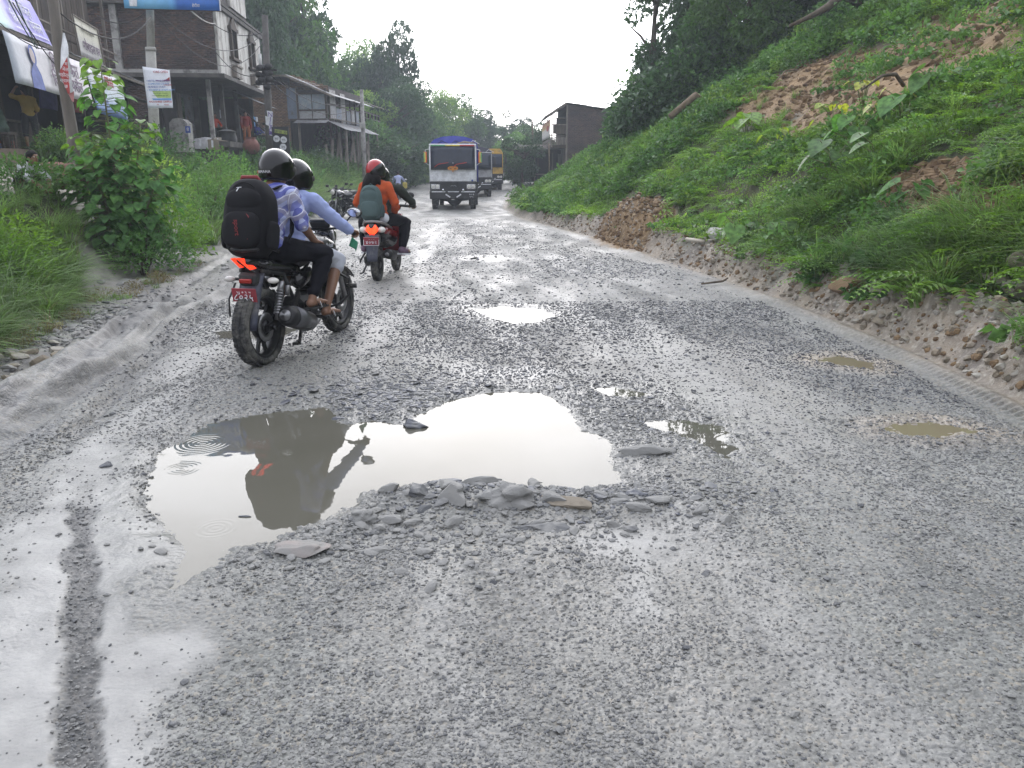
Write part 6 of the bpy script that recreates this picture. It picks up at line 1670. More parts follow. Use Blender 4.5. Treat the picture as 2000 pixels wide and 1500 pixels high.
# darker slaty pieces behind and beside the big puddle, and round the rubble rim
def clus(n, cx, cy, sx, sy, smin, smax, seed, p=3):
 q = np.random.RandomState(seed); x = cx + q.normal(size=n) * sx; y = cy + q.normal(size=n) * sy
 m = ~inpud(x, y, .0); x, y = x[m], y[m]; s = smin + (smax - smin) * q.rand(len(x)) ** p
 return x, y, s
for i, (nm, pr, args, lab) in enumerate([
 ('slate_gravel', PS_, (1500, -.72, 5.15, .42, .33, .010, .030, 1), 'flat dark slate gravel behind the large puddle'),
 ('stone_gravel', PS_ + PB, (900, .72, 4.75, .22, .45, .007, .020, 2), 'dark pebbles between the large puddle and the curved puddle'),
 ('rim_gravel', PS_ + PB, (1500, .35, 3.42, .45, .12, .008, .022, 3), 'pebbles and chips along the near rim of the large puddle'),
 ('rim_gravel', PB, (1600, -.45, 3.05, .55, .22, .007, .020, 4), 'muddy pebbles in front of the large puddle'),
 ('mid_gravel', PS_ + PBD, (2600, -.1, 7.0, 1.1, .9, .010, .026, 5), 'dark loose gravel in the middle of the road behind the large puddle'),
 ('far_gravel', PS_, (1500, 1.4, 12.5, 1.0, .9, .014, .035, 6), 'dark loose gravel patch farther along the right of the road'),
 ('shoulder_gravel', PB, (1800, -4.35, 7.6, .3, 1.4, .012, .035, 7), 'gravel between the stones of the left shoulder'),
 ('hole_gravel', PS_, (900, .95, 4.25, .35, .3, .006, .016, 9), 'fine gravel round the flat rock beside the curved puddle')]):
 xx, yy, ss = clus(*args)
 scatter(nm, pr, np.stack([xx, yy, zg(xx, yy) + ss * .12], 1), ss, lab)
n = 42000; y = 8 + 20 * r.rand(n) ** 1.4; x = ledge(y) + .3 + (redge(y) - ledge(y) - .4) * r.rand(n); m_ = (r.rand(n) < (1 - .85 * lanes(x, y)) * sstep(29, 15, y) * (.25 + .9 * sstep(-.1, .4, fbm(x * .8, y * .4, 511, 3)))) & ~inpud(x, y); x, y = x[m_], y[m_]; s = .006 + .0002 * y + .02 * r.rand(len(x)) ** 4
scatter('distant_gravel', PBD + PS_, np.stack([x, y, zg(x, y) + s * .1], 1), s, 'loose gravel lying farther along the road')
# rubble crust of the right bank and dirt clods
n = 10000; y = 3.6 + 22 * r.rand(n) ** 1.5; x = redge(y) + .38 + .6 * r.rand(n)
s = .008 + .055 * r.rand(n) ** 4
scatter('bank_rubble', PT, np.stack([x, y, zg(x, y) + s * .1], 1), s, 'broken pale rubble and clods on the crumbling right bank')
n = 2600; a = r.rand(n) * 6.28; q_ = np.sqrt(r.rand(n)); x = 2.6 + .8 * q_ * np.cos(a); y = 17.0 + 2.1 * q_ * np.sin(a); s = .012 + .06 * r.rand(n) ** 4
mk = x > redge(y) + .15; x, y, s = x[mk], y[mk], s[mk]
scatter('heap_clods', PC_, np.stack([x, y, zg(x, y) + s * .2], 1), s, 'reddish clods of the slid dirt heap at the foot of the slope')
n = 3500; x = []; y = []
for (sx, sy, rx, ry, st) in SCARS:
 a = r.rand(n // 3) * 6.28; q_ = np.sqrt(r.rand(n // 3)); x.append(sx + rx * .9 * q_ * np.cos(a)); y.append(sy + ry * .9 * q_ * np.sin(a))
x, y = np.concatenate(x), np.concatenate(y); s = .02 + .09 * r.rand(len(x)) ** 4
scatter('scar_clods', PC_, np.stack([x, y, zg(x, y) + s * .15], 1), s, 'loose earth clods on the bare scars of the slope')
# stones one can pick apart ---------------------------------------------------------
def stone(x, y, s, m, label, seed=1, rz=0.0, sink=.35, sub=3, facets=0, rough=.22, group=None, name='stone', tilt=0.0, me=None):
 me = me or rock_mesh(name, s, seed, m, sub=sub, facets=facets, rough=rough)
 o = bpy.data.objects.new(name, me); COL.objects.link(o)
 o.location = (x, y, float(zg(x, y)[0]) + s[2] * (1 - 2 * sink)); o.rotation_euler = (tilt, tilt * .6, rz)
 tag(o, label, 'stone', group); return o
from mathutils import Vector as V_
def gxy(px, py):
 r_ = ATW(px, py, 1.0) - Vector((0, 0, CAM_H)); t = -CAM_H / r_.z; return r_.x * t, r_.y * t
NAMED = [((808, 828), (.078, .055, .035), RKD, 'smooth dark rounded stone rising from the water at the far edge of the large puddle', 0, .35),
 ((1255, 888), (.155, .075, .045), RKM, 'large flat grey rock between the large puddle and the curved puddle', 3, .4),
 ((1000, 990), (.112, .070, .05), RKM, 'big rounded mud coated stone in the middle of the near rim', 0, .35),
 ((780, 962), (.10, .04, .035), rock_mat('ochre_stone', (.40, .30, .18), (.36, .27, .17), mud=(.36, .34, .30), amt=.4), 'ochre edged flat stone at the left end of the rim rubble', 3, .2),
 ((885, 985), (.085, .075, .05), RKM, 'rough pale stone left of the big rounded stone', 2, .35),
 ((820, 978), (.07, .055, .035), RK, 'grey stone between the ochre edged and the rough pale stone', 2, .35),
 ((940, 962), (.10, .035, .022), RKM, 'long thin stone lying behind the big rounded stone', 3, .3),
 ((985, 955), (.06, .03, .02), RK, 'small flat stone at the water edge behind the big rounded stone', 2, .3),
 ((875, 950), (.07, .03, .02), RKD, 'dark narrow stone at the water edge', 2, .3),
 ((1110, 997), (.12, .045, .028), RKT, 'tan flat slab right of the big rounded stone', 3, .4),
 ((1060, 1030), (.11, .05, .022), RK, 'broken dark slab below the tan flat slab', 4, .45),
 ((590, 1080), (.10, .07, .03), rock_mat('pinkish_stone', (.24, .21, .195), (.22, .2, .185), mud=(.2, .195, .185), amt=.6), 'pinkish rock half sunk in front of the large puddle', 3, .45),
 ((710, 1015), (.06, .05, .03), RKM, 'pale stone left of the rubble rim', 1, .4),
 ((1385, 955), (.035, .03, .012), RKD, 'small dark tile like stone right of the large puddle', 5, .2),
 ((1170, 985), (.045, .035, .015), RKD, 'blue grey chip at the right end of the rim', 4, .3), ((1205, 990), (.05, .03, .015), RK, 'grey chip beside the blue grey one', 4, .3),
 ((1240, 978), (.05, .035, .016), RKD, 'dark chip farthest right on the near rim', 4, .3),
 ((340, 1415), (.014, .012, .01), RKD, 'small black stone near the lower left wheel strip', 2, .2), ((208, 912), (.03, .025, .02), RKD, 'dark clod on the mud left of the large puddle', 2, .2),
 ((480, 1005), (.03, .008, .006), RKD, 'dark sliver floating below the orange reflection', 3, .2), ((1048, 938), (.03, .010, .005), RK, 'pale sliver breaking the water near the rim', 3, .1),
 ((735, 1075), (.09, .03, .016), RKM, 'long pale stone in the mud right of the pinkish rock', 3, .4),
 ((1410, 515), (.34, .22, .17), mat('pale_concrete_lump', (.42, .41, .38), .85, scale=6, bump=.3), 'large pale concrete lump at the foot of the right slope', 3, .3),
 ((1440, 507), (.16, .13, .12), mat('pale_concrete_lump2', (.38, .37, .35), .85, scale=6), 'smaller pale concrete lump beside the large one', 3, .3),
 ((660, 815), (.04, .03, .012), RKD, 'thin black flake at the far left corner of the large puddle', 4, .2),
 ((1500, 850), (.015, .012, .01), RKD, 'tiny dark stone alone on the right half of the road', 2, .2)]
for k_, ((px, py), s, m, lab, fc, sink) in enumerate(NAMED):
 x_, y_ = gxy(px, py)
 o = stone(x_, y_, s, m, lab, seed=200 + k_, rz=r.rand() * .5 - .25, sink=min(.5, sink + .08), facets=fc + 2, sub=4 if s[0] > .05 else 3, rough=.34)
 if inpud(np.array([x_]), np.array([y_]), -.01)[0]: o.location.z = WATER_Z + s[2] * .15
CH = [rock_mesh('slate', (1, .66, .22), 300 + i, RKD if i % 2 else RK, sub=1, facets=6) for i in range(8)]
def chips(n, cx, cy, sx, sy, s0, s1, label, group, seed, meshes=CH, name='slate', sink=.2, lim=None):
 q = np.random.RandomState(seed); k = 0; got = 0; pts = []
 while got < n and k < n * 12:
  k += 1; x_ = cx + q.normal() * sx; y_ = cy + q.normal() * sy; s = s0 + (s1 - s0) * q.rand() ** 2
  if inpud(np.array([x_]), np.array([y_]), .02)[0] or (lim and not lim(x_, y_)) or any((x_ - a) ** 2 + (y_ - b) ** 2 < (s + c) ** 2 * .7 for a, b, c in pts): continue
  pts.append((x_, y_, s)); got += 1
  o = bpy.data.objects.new(name, meshes[k % len(meshes)]); COL.objects.link(o); o.scale = (s, s, s * q.uniform(.7, 1.2))
  o.location = (x_, y_, float(zg(x_, y_)[0]) + s * .22 * (1 - 2 * sink)); o.rotation_euler = (q.normal() * .15, q.normal() * .15, q.rand() * 6.28)
  tag(o, label, 'stone', group)
chips(110, -.75, 5.12, .36, .20, .022, .062, 'one of the flat slate pieces strewn behind the large puddle', 'slate pieces behind the large puddle', 1)
chips(45, .75, 4.7, .17, .35, .016, .036, 'one of the pebbles heaped between the two near puddles', 'pebbles between the puddles', 2)
chips(50, .25, 3.42, .45, .07, .016, .04, 'one of the chips packed along the near rim of the large puddle', 'chips on the puddle rim', 3)
chips(34, -.1, 3.30, .5, .10, .035, .085, 'one of the mud caked flat rocks heaped along the near rim of the large puddle', 'mud caked rocks on the near rim', 14, [rock_mesh('stone', (1, .55, .38), 340 + i, RKM if i % 3 else RK, sub=3, facets=4) for i in range(7)], 'stone', .35)
chips(60, -.6, 3.0, .4, .18, .016, .04, 'one of the muddy stones bedded in front of the large puddle', 'muddy stones in front of the puddle', 4, [rock_mesh('stone', (1, .7, .45), 330 + i, RKM, sub=2, facets=2) for i in range(5)], 'stone', .35)
CHL = [rock_mesh('stone', (1, .65, .36), 350 + i, RKM if i % 2 else RK, sub=2, facets=3) for i in range(6)]
chips(120, -4.35, 7.4, .26, .9, .03, .085, 'one of the flat grey stones paving the left shoulder', 'flat stones on the left shoulder', 5, CHL, 'stone', .25, lambda x_, y_: ledge(y_) - x_ > .38 and y_ > 5.7)
chips(22, -3.95, 5.9, .22, .3, .05, .10, 'one of the pale blocks tipped at the left edge of the shoulder', 'pale blocks at the left edge', 6, [rock_mesh('stone', (1, .8, .6), 370 + i, RKW, sub=2, facets=6) for i in range(4)], 'stone', .25, lambda x_, y_: ledge(y_) - x_ > .3)
chips(26, -5.3, 12.6, .5, 1.2, .05, .12, 'one of the pale stones lying on the track left of the motorcycle', 'pale stones beside the track', 7, CHL, 'stone', .3)
chips(18, -6.6, 19.5, .5, 1.3, .12, .3, 'one of the rocks along the verge below the rounded bush', 'rocks below the rounded bush', 8, [rock_mesh('stone', (1, .8, .6), 380 + i, RKW, sub=2, facets=4) for i in range(4)], 'stone', .3)
chips(46, 3.75, 6.0, .16, 1.4, .04, .11, 'one of the pale rubble pieces on top of the right bank', 'rubble pieces on the right bank', 9, [rock_mesh('stone', (1, .8, .6), 390 + i, (RKW, RKT)[i % 2], sub=2, facets=4) for i in range(5)], 'stone', .3, lambda x_, y_: x_ > redge(y_) + .4)
# stone retaining wall at the right edge
ww = empty('stone_wall', (4.15, 5.5, 0), 0, 'dry stone retaining wall showing through the weeds at the right edge', 'wall')
q = random.Random(12)
for row in range(4):
 yy = 4.55
 while yy < 6.75:
  w = q.uniform(.22, .42); hgt = q.uniform(.17, .23)
  xx = 3.98 + .10 * row + .10 * (yy - 5.5)
  if not (row == 3 and q.random() < .4):
   me = rock_mesh('stone', (.16, w / 2 * .98, hgt / 2 * 1.1), q.randint(0, 9999), RKT if q.random() < .6 else RKW, sub=3, facets=6, rough=.15)
   o = bpy.data.objects.new('stone', me); COL.objects.link(o); o.parent = ww
   o.location = (xx - 4.15, yy + w / 2 - 5.5, .16 + .20 * row); o.rotation_euler = (q.uniform(-.1, .1), .25, q.uniform(-.1, .1))
  yy += w
# tan earth block with straight cut on the bank
o = stone(3.62, 8.35, (.18, .30, .11), mat('tan_earth', (.24, .16, .09), .9, scale=5, bump=.5), 'block of tan earth cut off on top of the right bank', 77, .3, .25, facets=6, name='earth_block')
# ---------------------------------------------------------------- motorcycle
# local axes: x forward, y left, z up; origin under the rear wheel
TYRE = mat('tyre_rubber', (.022, .022, .024), .8, dirt=(.15, .145, .13), dirt_amt=.7, dscale=8, bump=.4, bscale=60)
BLKP = mat('black_paint', (.008, .008, .010), .25, spec=.5, coat=.2, dirt=(.06, .057, .05), dirt_amt=.15, dscale=6)
BLKM = mat('black_metal', (.02, .02, .022), .45, .4, dirt=(.09, .085, .075), dirt_amt=.4, dscale=9)
BLKPL = mat('black_plastic', (.022, .022, .024), .6, dirt=(.08, .075, .068), dirt_amt=.35, dscale=7)
STEEL = mat('worn_steel', (.30, .30, .31), .38, .85, dirt=(.12, .11, .10), dirt_amt=.4, dscale=9)
CHROME = mat('chrome', (.65, .66, .68), .12, 1.0)
GUARD = mat('muddy_mudguard', (.05, .055, .085), .45, dirt=(.15, .145, .15), dirt_amt=.45, dscale=6)
SEATM = mat('seat_vinyl', (.014, .014, .016), .55, bump=.2, bscale=80)
SILV = mat('silver_paint', (.38, .40, .46), .25, .4, coat=.4)
PLR = mat('red_plate', (.30, .035, .05), .45)
LENSC = mat('clear_lens', (.75, .72, .68), .12, spec=.7)
LENSR = mat('red_lens', (.35, .02, .015), .2)
def lamp_mat(name, c, s):
 m, nt, b = principled(name); L = nt.links.new
 tc = _n(nt, 'ShaderNodeTexCoord'); v = _n(nt, 'ShaderNodeTexVoronoi', Scale=90.0); L(tc.outputs['Object'], v.inputs['Vector'])
 r = _n(nt, 'ShaderNodeMapRange'); r.inputs[1].default_value = .1; r.inputs[2].default_value = .6; r.inputs[3].default_value = s * 1.5; r.inputs[4].default_value = s * .5; L(v.outputs[0], r.inputs[0])
 b.inputs['Base Color'].default_value = rgba(c, .5); b.inputs['Emission Color'].default_value = rgba(c); L(r.outputs[0], b.inputs['Emission Strength']); b.inputs['Roughness'].default_value = .2
 return m
TAILON = lamp_mat('lit_tail_light', (1.0, .045, .012), 1.5)
RY = Matrix.Rotation(R(90), 4, 'X')      # z axis -> y axis
def wheel(parent, x, rad, w, m_rim, knobs=40, spokes=3, disc=0, nm='wheel', sw=.05):
 C0 = Matrix.Translation((x, 0, rad)) @ RY
 mb = MB(); ri = rad - .075
 mb.lathe([(ri - .012, -w * .36), (ri + .01, -w * .40), (ri + .004, -w * .25), (ri - .02, -w * .1), (ri - .02, w * .1), (ri + .004, w * .25), (ri + .01, w * .40), (ri - .012, w * .36), (ri - .03, w * .1), (ri - .03, -w * .1), (ri - .012, -w * .36)], 48, C0)
 mb.lathe([(0, -w * .5), (.045, -w * .5), (.055, -w * .3), (.055, w * .3), (.045, w * .5), (0, w * .5)], 20, C0)
 for k in range(spokes):
  a = 2 * math.pi * k / spokes + .5
  for s in (-1, 1):
   a1, a2 = a + .10 * s, a + .30 * s
   p = lambda r_, a_: Vector((x + r_ * math.cos(a_), 0, rad + r_ * math.sin(a_)))
   mb.bar(p(.045, a1), p(ri - .02, a2), .03, .022, (0, 1, 0))
 wh = mb.build(nm, m_rim, parent)
 t = MB(); pr_ = [(ri + .004, -w * .38), (ri + .03, -w * .49), (rad - .022, -w * .46), (rad - .006, -w * .30), (rad, 0), (rad - .006, w * .30), (rad - .022, w * .46), (ri + .03, w * .49), (ri + .004, w * .38)]
 t.lathe(pr_, 56, C0)
 for k in range(knobs):
  a = 2 * math.pi * k / knobs
  for (yy, dz, ww) in ((-.27, -.006, .2), (.27, -.006, .2), (.0, 0, .22)):
   aa = a + (math.pi / knobs if yy == 0 else 0); r_ = rad + dz
   c = Vector((x + r_ * math.cos(aa), yy * w, rad + r_ * math.sin(aa)))
   t.box(c, (.010, w * ww, 2 * math.pi * rad / knobs * .6), Matrix.Rotation(-aa, 3, 'Y'))
 t.build('tyre', TYRE, wh)
 if disc:
  d = MB(); d.lathe([(.06, 0), (.115, 0), (.115, .004), (.06, .004), (.06, 0)], 32, Matrix.Translation((x, disc, rad)) @ RY); d.build('brake_disc', STEEL, wh)
 return wh
def make_motorcycle(label, cat='motorcycle', full=True, group=None, paint=BLKP):
 e = empty('motorcycle', (0, 0, 0), 0, label, cat, group)
 RW, FWx, rr = 0.0, 1.40, .31
 wheel(e, RW, rr, .14, BLKM, 40 if full else 20, 3, -.055)
 wheel(e, FWx, rr, .10, BLKM, 40 if full else 20, 3, -.05)
 mb = MB()   # rear drum and sprocket, swingarm
 mb.lathe([(0, -.05), (.09, -.05), (.095, -.02), (.095, .0), (0, .0)], 24, Matrix.Translation((0, -.03, rr)) @ RY)
 for s in (-1, 1): mb.bar((-.05, .095 * s, rr), (.46, .085 * s, .36), .03, .05); mb.lathe([(0, 0), (.018, 0), (.018, .03), (0, .03)], 10, Matrix.Translation((0, .115 * s, rr)) @ RY)
 mb.build('swingarm', BLKM, e)
 mb = MB()
 for s in (-1, 1):
  mb.tube([(.06, .12 * s, .36), (.17, .12 * s, .64)], .018, 8)
  for k in range(9): t = .18 + .075 * k; c = Vector((.06, .12 * s, .36)).lerp(Vector((.17, .12 * s, .64)), t); mb.tube([c - Vector((.003, 0, .007)), c + Vector((.003, 0, .007))], .031, 10)
  mb.tube([(.145, .12 * s, .57), (.175, .12 * s, .65)], .026, 8)
  mb.tube([(.175, .165 * s, .54), (.185, .165 * s, .62)], .02, 8)
 mb.build('shock_absorber', STEEL, e)
 mb = MB()
 for s in (-1, 1):
  mb.tube([(-.05, .09 * s, .76), (.25, .10 * s, .70), (.55, .10 * s, .66), (1.02, .03 * s, .86)], .016, 8)
  mb.tube([(.25, .10 * s, .70), (.46, .10 * s, .36), (.50, .09 * s, .26), (.92, .06 * s, .28), (1.05, .03 * s, .72)], .016, 8)
 mb.build('frame', BLKM, e)
 mb = MB(); mb.box((.66, 0, .36), (.34, .22, .22), None, .05); mb.box((.60, -.13, .36), (.16, .06, .16), None, .03); mb.box((.60, .13, .36), (.16, .06, .16), None, .03)
 for k in range(7): mb.box((.80 + .012 * k, 0, .44 + .026 * k), (.16, .17, .012), rotm(0, -.4, 0))
 mb.box((.84, 0, .52), (.09, .10, .2), rotm(0, -.4, 0)); mb.build('engine', BLKM, e)
 fm = MB()
 for s in (-1, 1):
  fm.tube([(FWx, .085 * s, rr), (FWx - .13, .085 * s, .68)], .024, 10); fm.tube([(FWx - .12, .085 * s, .66), (FWx - .21, .085 * s, .98)], .017, 10)
 fm.bar((FWx - .2, -.1, .93), (FWx - .2, .1, .93), .05); fm.bar((FWx - .155, -.1, .78), (FWx - .155, .1, .78), .05); fm.build('fork', STEEL, e)
 mb = MB(); a0, a1 = R(35), R(150)
 mb.grid(lambda u, v: (FWx + (rr + .03) * math.cos(a0 + (a1 - a0) * u), (v - .5) * .13, rr + (rr + .03 - .035 * (2 * v - 1) ** 2) * math.sin(a0 + (a1 - a0) * u) * 1.02), 16, 6); mb.build('front_mudguard', paint, e, thick=.006)
 # crash guard loops
 mb = MB()
 for s in (-1, 1): mb.tube([(.98, .04 * s, .66), (1.02, .2 * s, .62), (1.06, .30 * s, .56), (1.03, .30 * s, .42), (.97, .22 * s, .34), (.9, .06 * s, .30)], .012, 8); mb.tube([(1.05, .27 * s, .50), (1.07, .36 * s, .50)], .022, 8)
 mb.build('crash_guard', BLKM, e)
 blob('fuel_tank', [('e', (.98, 0, .86), (.24, .155, .11)), ('e', (.86, 0, .84), (.17, .12, .10)), ('e', (1.08, 0, .84), (.15, .165, .09)), ('c', (1.02, .12, .78), .05, (1.16, .15, .74), .035), ('c', (1.02, -.12, .78), .05, (1.16, -.15, .74), .035)], .014, paint, e, 4)
 mb = MB(); mb.lathe([(0, .02), (.035, .02), (.04, 0), (.04, -.02)], 16, Matrix.Translation((.97, 0, .965))); mb.build('tank_cap', CHROME, e)
 blob('seat', [('c', (.72, 0, .80), .085, (.48, 0, .80), .11), ('c', (.48, 0, .80), .11, (.34, 0, .84), .105), ('c', (.34, 0, .86), .10, (.05, 0, .90), .065), ('c', (.7, .05, .78), .06, (.45, .08, .78), .08), ('c', (.7, -.05, .78), .06, (.45, -.08, .78), .08)], .014, SEATM, e, 4)
 blob('tail_fairing', [('c', (.42, .11, .72), .05, (.0, .085, .80), .04), ('c', (.42, -.11, .72), .05, (.0, -.085, .80), .04), ('c', (.2, 0, .77), .09, (-.10, 0, .83), .05), ('c', (.0, .05, .80), .04, (-.14, .04, .84), .03), ('c', (.0, -.05, .80), .04, (-.14, -.04, .84), .03), ('c', (.6, .12, .66), .06, (.45, .12, .62), .07), ('c', (.6, -.12, .66), .06, (.45, -.12, .62), .07)], .013, BLKP, e, 3)
 for s in (-1, 1):   # two slanting lit strips
  mb = MB(); P0 = Vector((-.185, .056 * s, .845));
  q0, q1, q2, q3 = (Vector((-.168, .095, .862)), Vector((-.176, .064, .866)), Vector((-.150, .010, .795)), Vector((-.150, .034, .790))) if s > 0 else (Vector((-.178, .042, .866)), Vector((-.170, -.004, .862)), Vector((-.130, -.080, .785)), Vector((-.142, -.046, .776)))
  mb.add([q0, q1, q2, q3] + [p + Vector((.03, 0, 0)) for p in (q0, q1, q2, q3)], [(0, 1, 2, 3), (4, 7, 6, 5), (0, 4, 5, 1), (1, 5, 6, 2), (2, 6, 7, 3), (3, 7, 4, 0)], False)
  mb.build('tail_light', TAILON if full else LENSR, e)
 mb = MB()
 for s in (-1, 1): mb.tube([(.30, .13 * s, .84), (.02, .135 * s, .93), (-.13, .10 * s, .93), (-.16, 0, .92)], .013, 8)
 mb.build('grab_rail', BLKM, e)
 # number plate holder, mudguard
 mb = MB(); mb.grid(lambda u, v: (-.03 - .16 * u - .035 * math.sin(math.pi * v), (v - .5) * (.20 - .03 * u), .74 - .37 * u - .05 * u * u), 8, 8); mb.build('rear_mudguard', GUARD, e, thick=.008)
 mb = MB(); mb.box((-.08, 0, .70), (.10, .15, .1), None, .02); mb.tube([(-.06, .14, .66), (-.15, .15, .55), (-.19, .13, .42)], .008, 6); mb.build('plate_bracket', BLKPL, e)
 mb = MB(); mb.box((-.145, 0, .69), (.03, .10, .035), None, .008); mb.build('reflector', LENSR, e)
 pl = part_box('number_plate', (-.175, 0, .588), (.008, .205, .105), PLR, e, rotm(0, R(-8), 0), .002)
 if full:
  fr = lambda z: frame((-.186 + .14 * (z - .588), 0, z), (0, -1, 0), (.139, 0, .99))
  text_mesh('lettering', 'लु ४५ प', .042, fr(.617), INK_W, pl, .001); text_mesh('lettering', '८०२५', .068, fr(.572), INK_W, pl, .0015, spacing=1.15)
 for s in (-1, 1):
  st = MB(); st.tube([(-.03, .08 * s, .69), (-.05, .15 * s, .69)], .012, 8); so = st.build('indicator_stalk', BLKPL, e)
  mb = MB(); mb.ell((-.06, .185 * s, .69), (.028, .048, .024), 14, 8); mb.build('indicator', LENSC, so)
 # exhaust
 mb = MB(); a = Vector((.06, -.20, .40)); b_ = Vector((.52, -.17, .25)); d = (b_ - a)
 mb.tube([a, a + d * .03, a + d * .12, a + d * .75, a + d * .9, b_], [.062, .078, .085, .085, .07, .035], 20); ex = mb.build('exhaust', BLKM, e)
 mb = MB(); mb.tube([b_, (.62, -.14, .20), (.85, -.08, .22), (.98, -.04, .36)], .02, 8); mb.build('exhaust_pipe', STEEL, ex)
 mb = MB(); dn = d.normalized(); mb.tube([a + d * .22 + Vector((0, -.012, .006)), a + d * .88 + Vector((0, -.012, .006))], [.088, .078], 20); mb.build('heat_shield', mat('grey_shield', (.13, .13, .14), .4, .5), ex)
 mb = MB(); mb.tube([a - dn * .012, a + dn * .004], .045, 16); mb.tube([a - dn * .02, a], .022, 12); mb.build('exhaust_tip', STEEL, ex)
 # footrests, stand, chain guard
 for s in (-1, 1):
  mb = MB(); mb.tube([(.30, .12 * s, .40), (.34, .28 * s, .40)], .014, 8); mb.bar((.30, .13 * s, .40), (.46, .11 * s, .52), .02, .05); mb.build('rear_footrest', BLKM, e)
  mb = MB(); mb.tube([(.62, .1 * s, .29), (.64, .29 * s, .29)], .014, 8); mb.build('footrest', BLKM, e)
 mb = MB(); mb.bar((.42, -.14, .26), (.30, -.17, .12), .02, .03); mb.bar((.40, .10, .26), (.28, .14, .12), .02); mb.bar((.30, -.17, .12), (.29, -.12, .12), .05, .02); mb.build('stand', BLKM, e)
 # handlebar
 hb = MB(); hb.tube([(1.03, .37, .97), (1.10, .20, 1.01), (1.16, .06, .99), (1.16, -.06, .99), (1.10, -.20, 1.01), (1.03, -.37, .97)], .012, 8); ho = hb.build('handlebar', BLKM, e)
 for s in (-1, 1):
  g = MB(); g.tube([(1.075, .265 * s, .99), (1.025, .385 * s, .967)], .018, 10); g.tube([(1.10, .27 * s, .985), (1.11, .40 * s, .965)], .006, 6); g.build('grip', BLKPL, ho)
  mi = MB(); mi.tube([(1.08, .24 * s, 1.0), (1.06, .31 * s, 1.08), (1.03, .37 * s, 1.13)], .007, 6); mo = mi.build('mirror_stalk', BLKPL, e)
  mi = MB(); mi.ell((1.03, .395 * s, 1.15), (.022, .075, .045), 16, 10); mi.build('mirror_shell', BLKPL, mo)
  mi = MB(); mi.ell((1.013, .395 * s, 1.15), (.009, .066, .037), 16, 10); mi.build('mirror_glass', CHROME, mo)
 mb = MB(); mb.ell((1.24, 0, .92), (.10, .10, .11), 16, 10); hl = mb.build('headlight', BLKP, e); mb = MB(); mb.ell((1.30, 0, .92), (.045, .085, .085), 14, 8); mb.build('lens', LENSC, hl)
 mb = MB(); mb.box((1.14, 0, 1.04), (.05, .19, .09), rotm(0, -.5, 0), .02); ins = mb.build('instrument_cluster', BLKPL, e)
 mb = MB(); mb.box((1.112, 0, 1.05), (.004, .15, .06), rotm(0, -.5, 0)); mb.build('dial', WPANE, ins)
 return e
MOTO = make_motorcycle('black motorcycle carrying two helmeted riders beside the large puddle')
MOTO.location = (-2.0, 6.03, 0); MH = 13; MOTO.rotation_euler = (0, 0, R(90 - MH))
mo_tx = text_mesh('lettering', 'Pulsar', .06, frame((.99, -.162, .865), (1, 0, 0), (0, 0, 1)), INK_W, MOTO, .001)
gcl = cloth('ribbon', 'ribbon', 'small green cloth tied at the right handlebar of the near motorcycle', (0, 0, 0), (1, 0, 0), (0, 0, -1), .13, .09, mat('green_cloth', (.02, .22, .12), .8), wav=.01)
gcl.matrix_world = Matrix.Translation(MOTO.location) @ Matrix.Rotation(R(90 - MH), 4, 'Z') @ Matrix.Translation((1.16, -.30, .93)) @ Matrix.Rotation(.5, 4, 'Y')
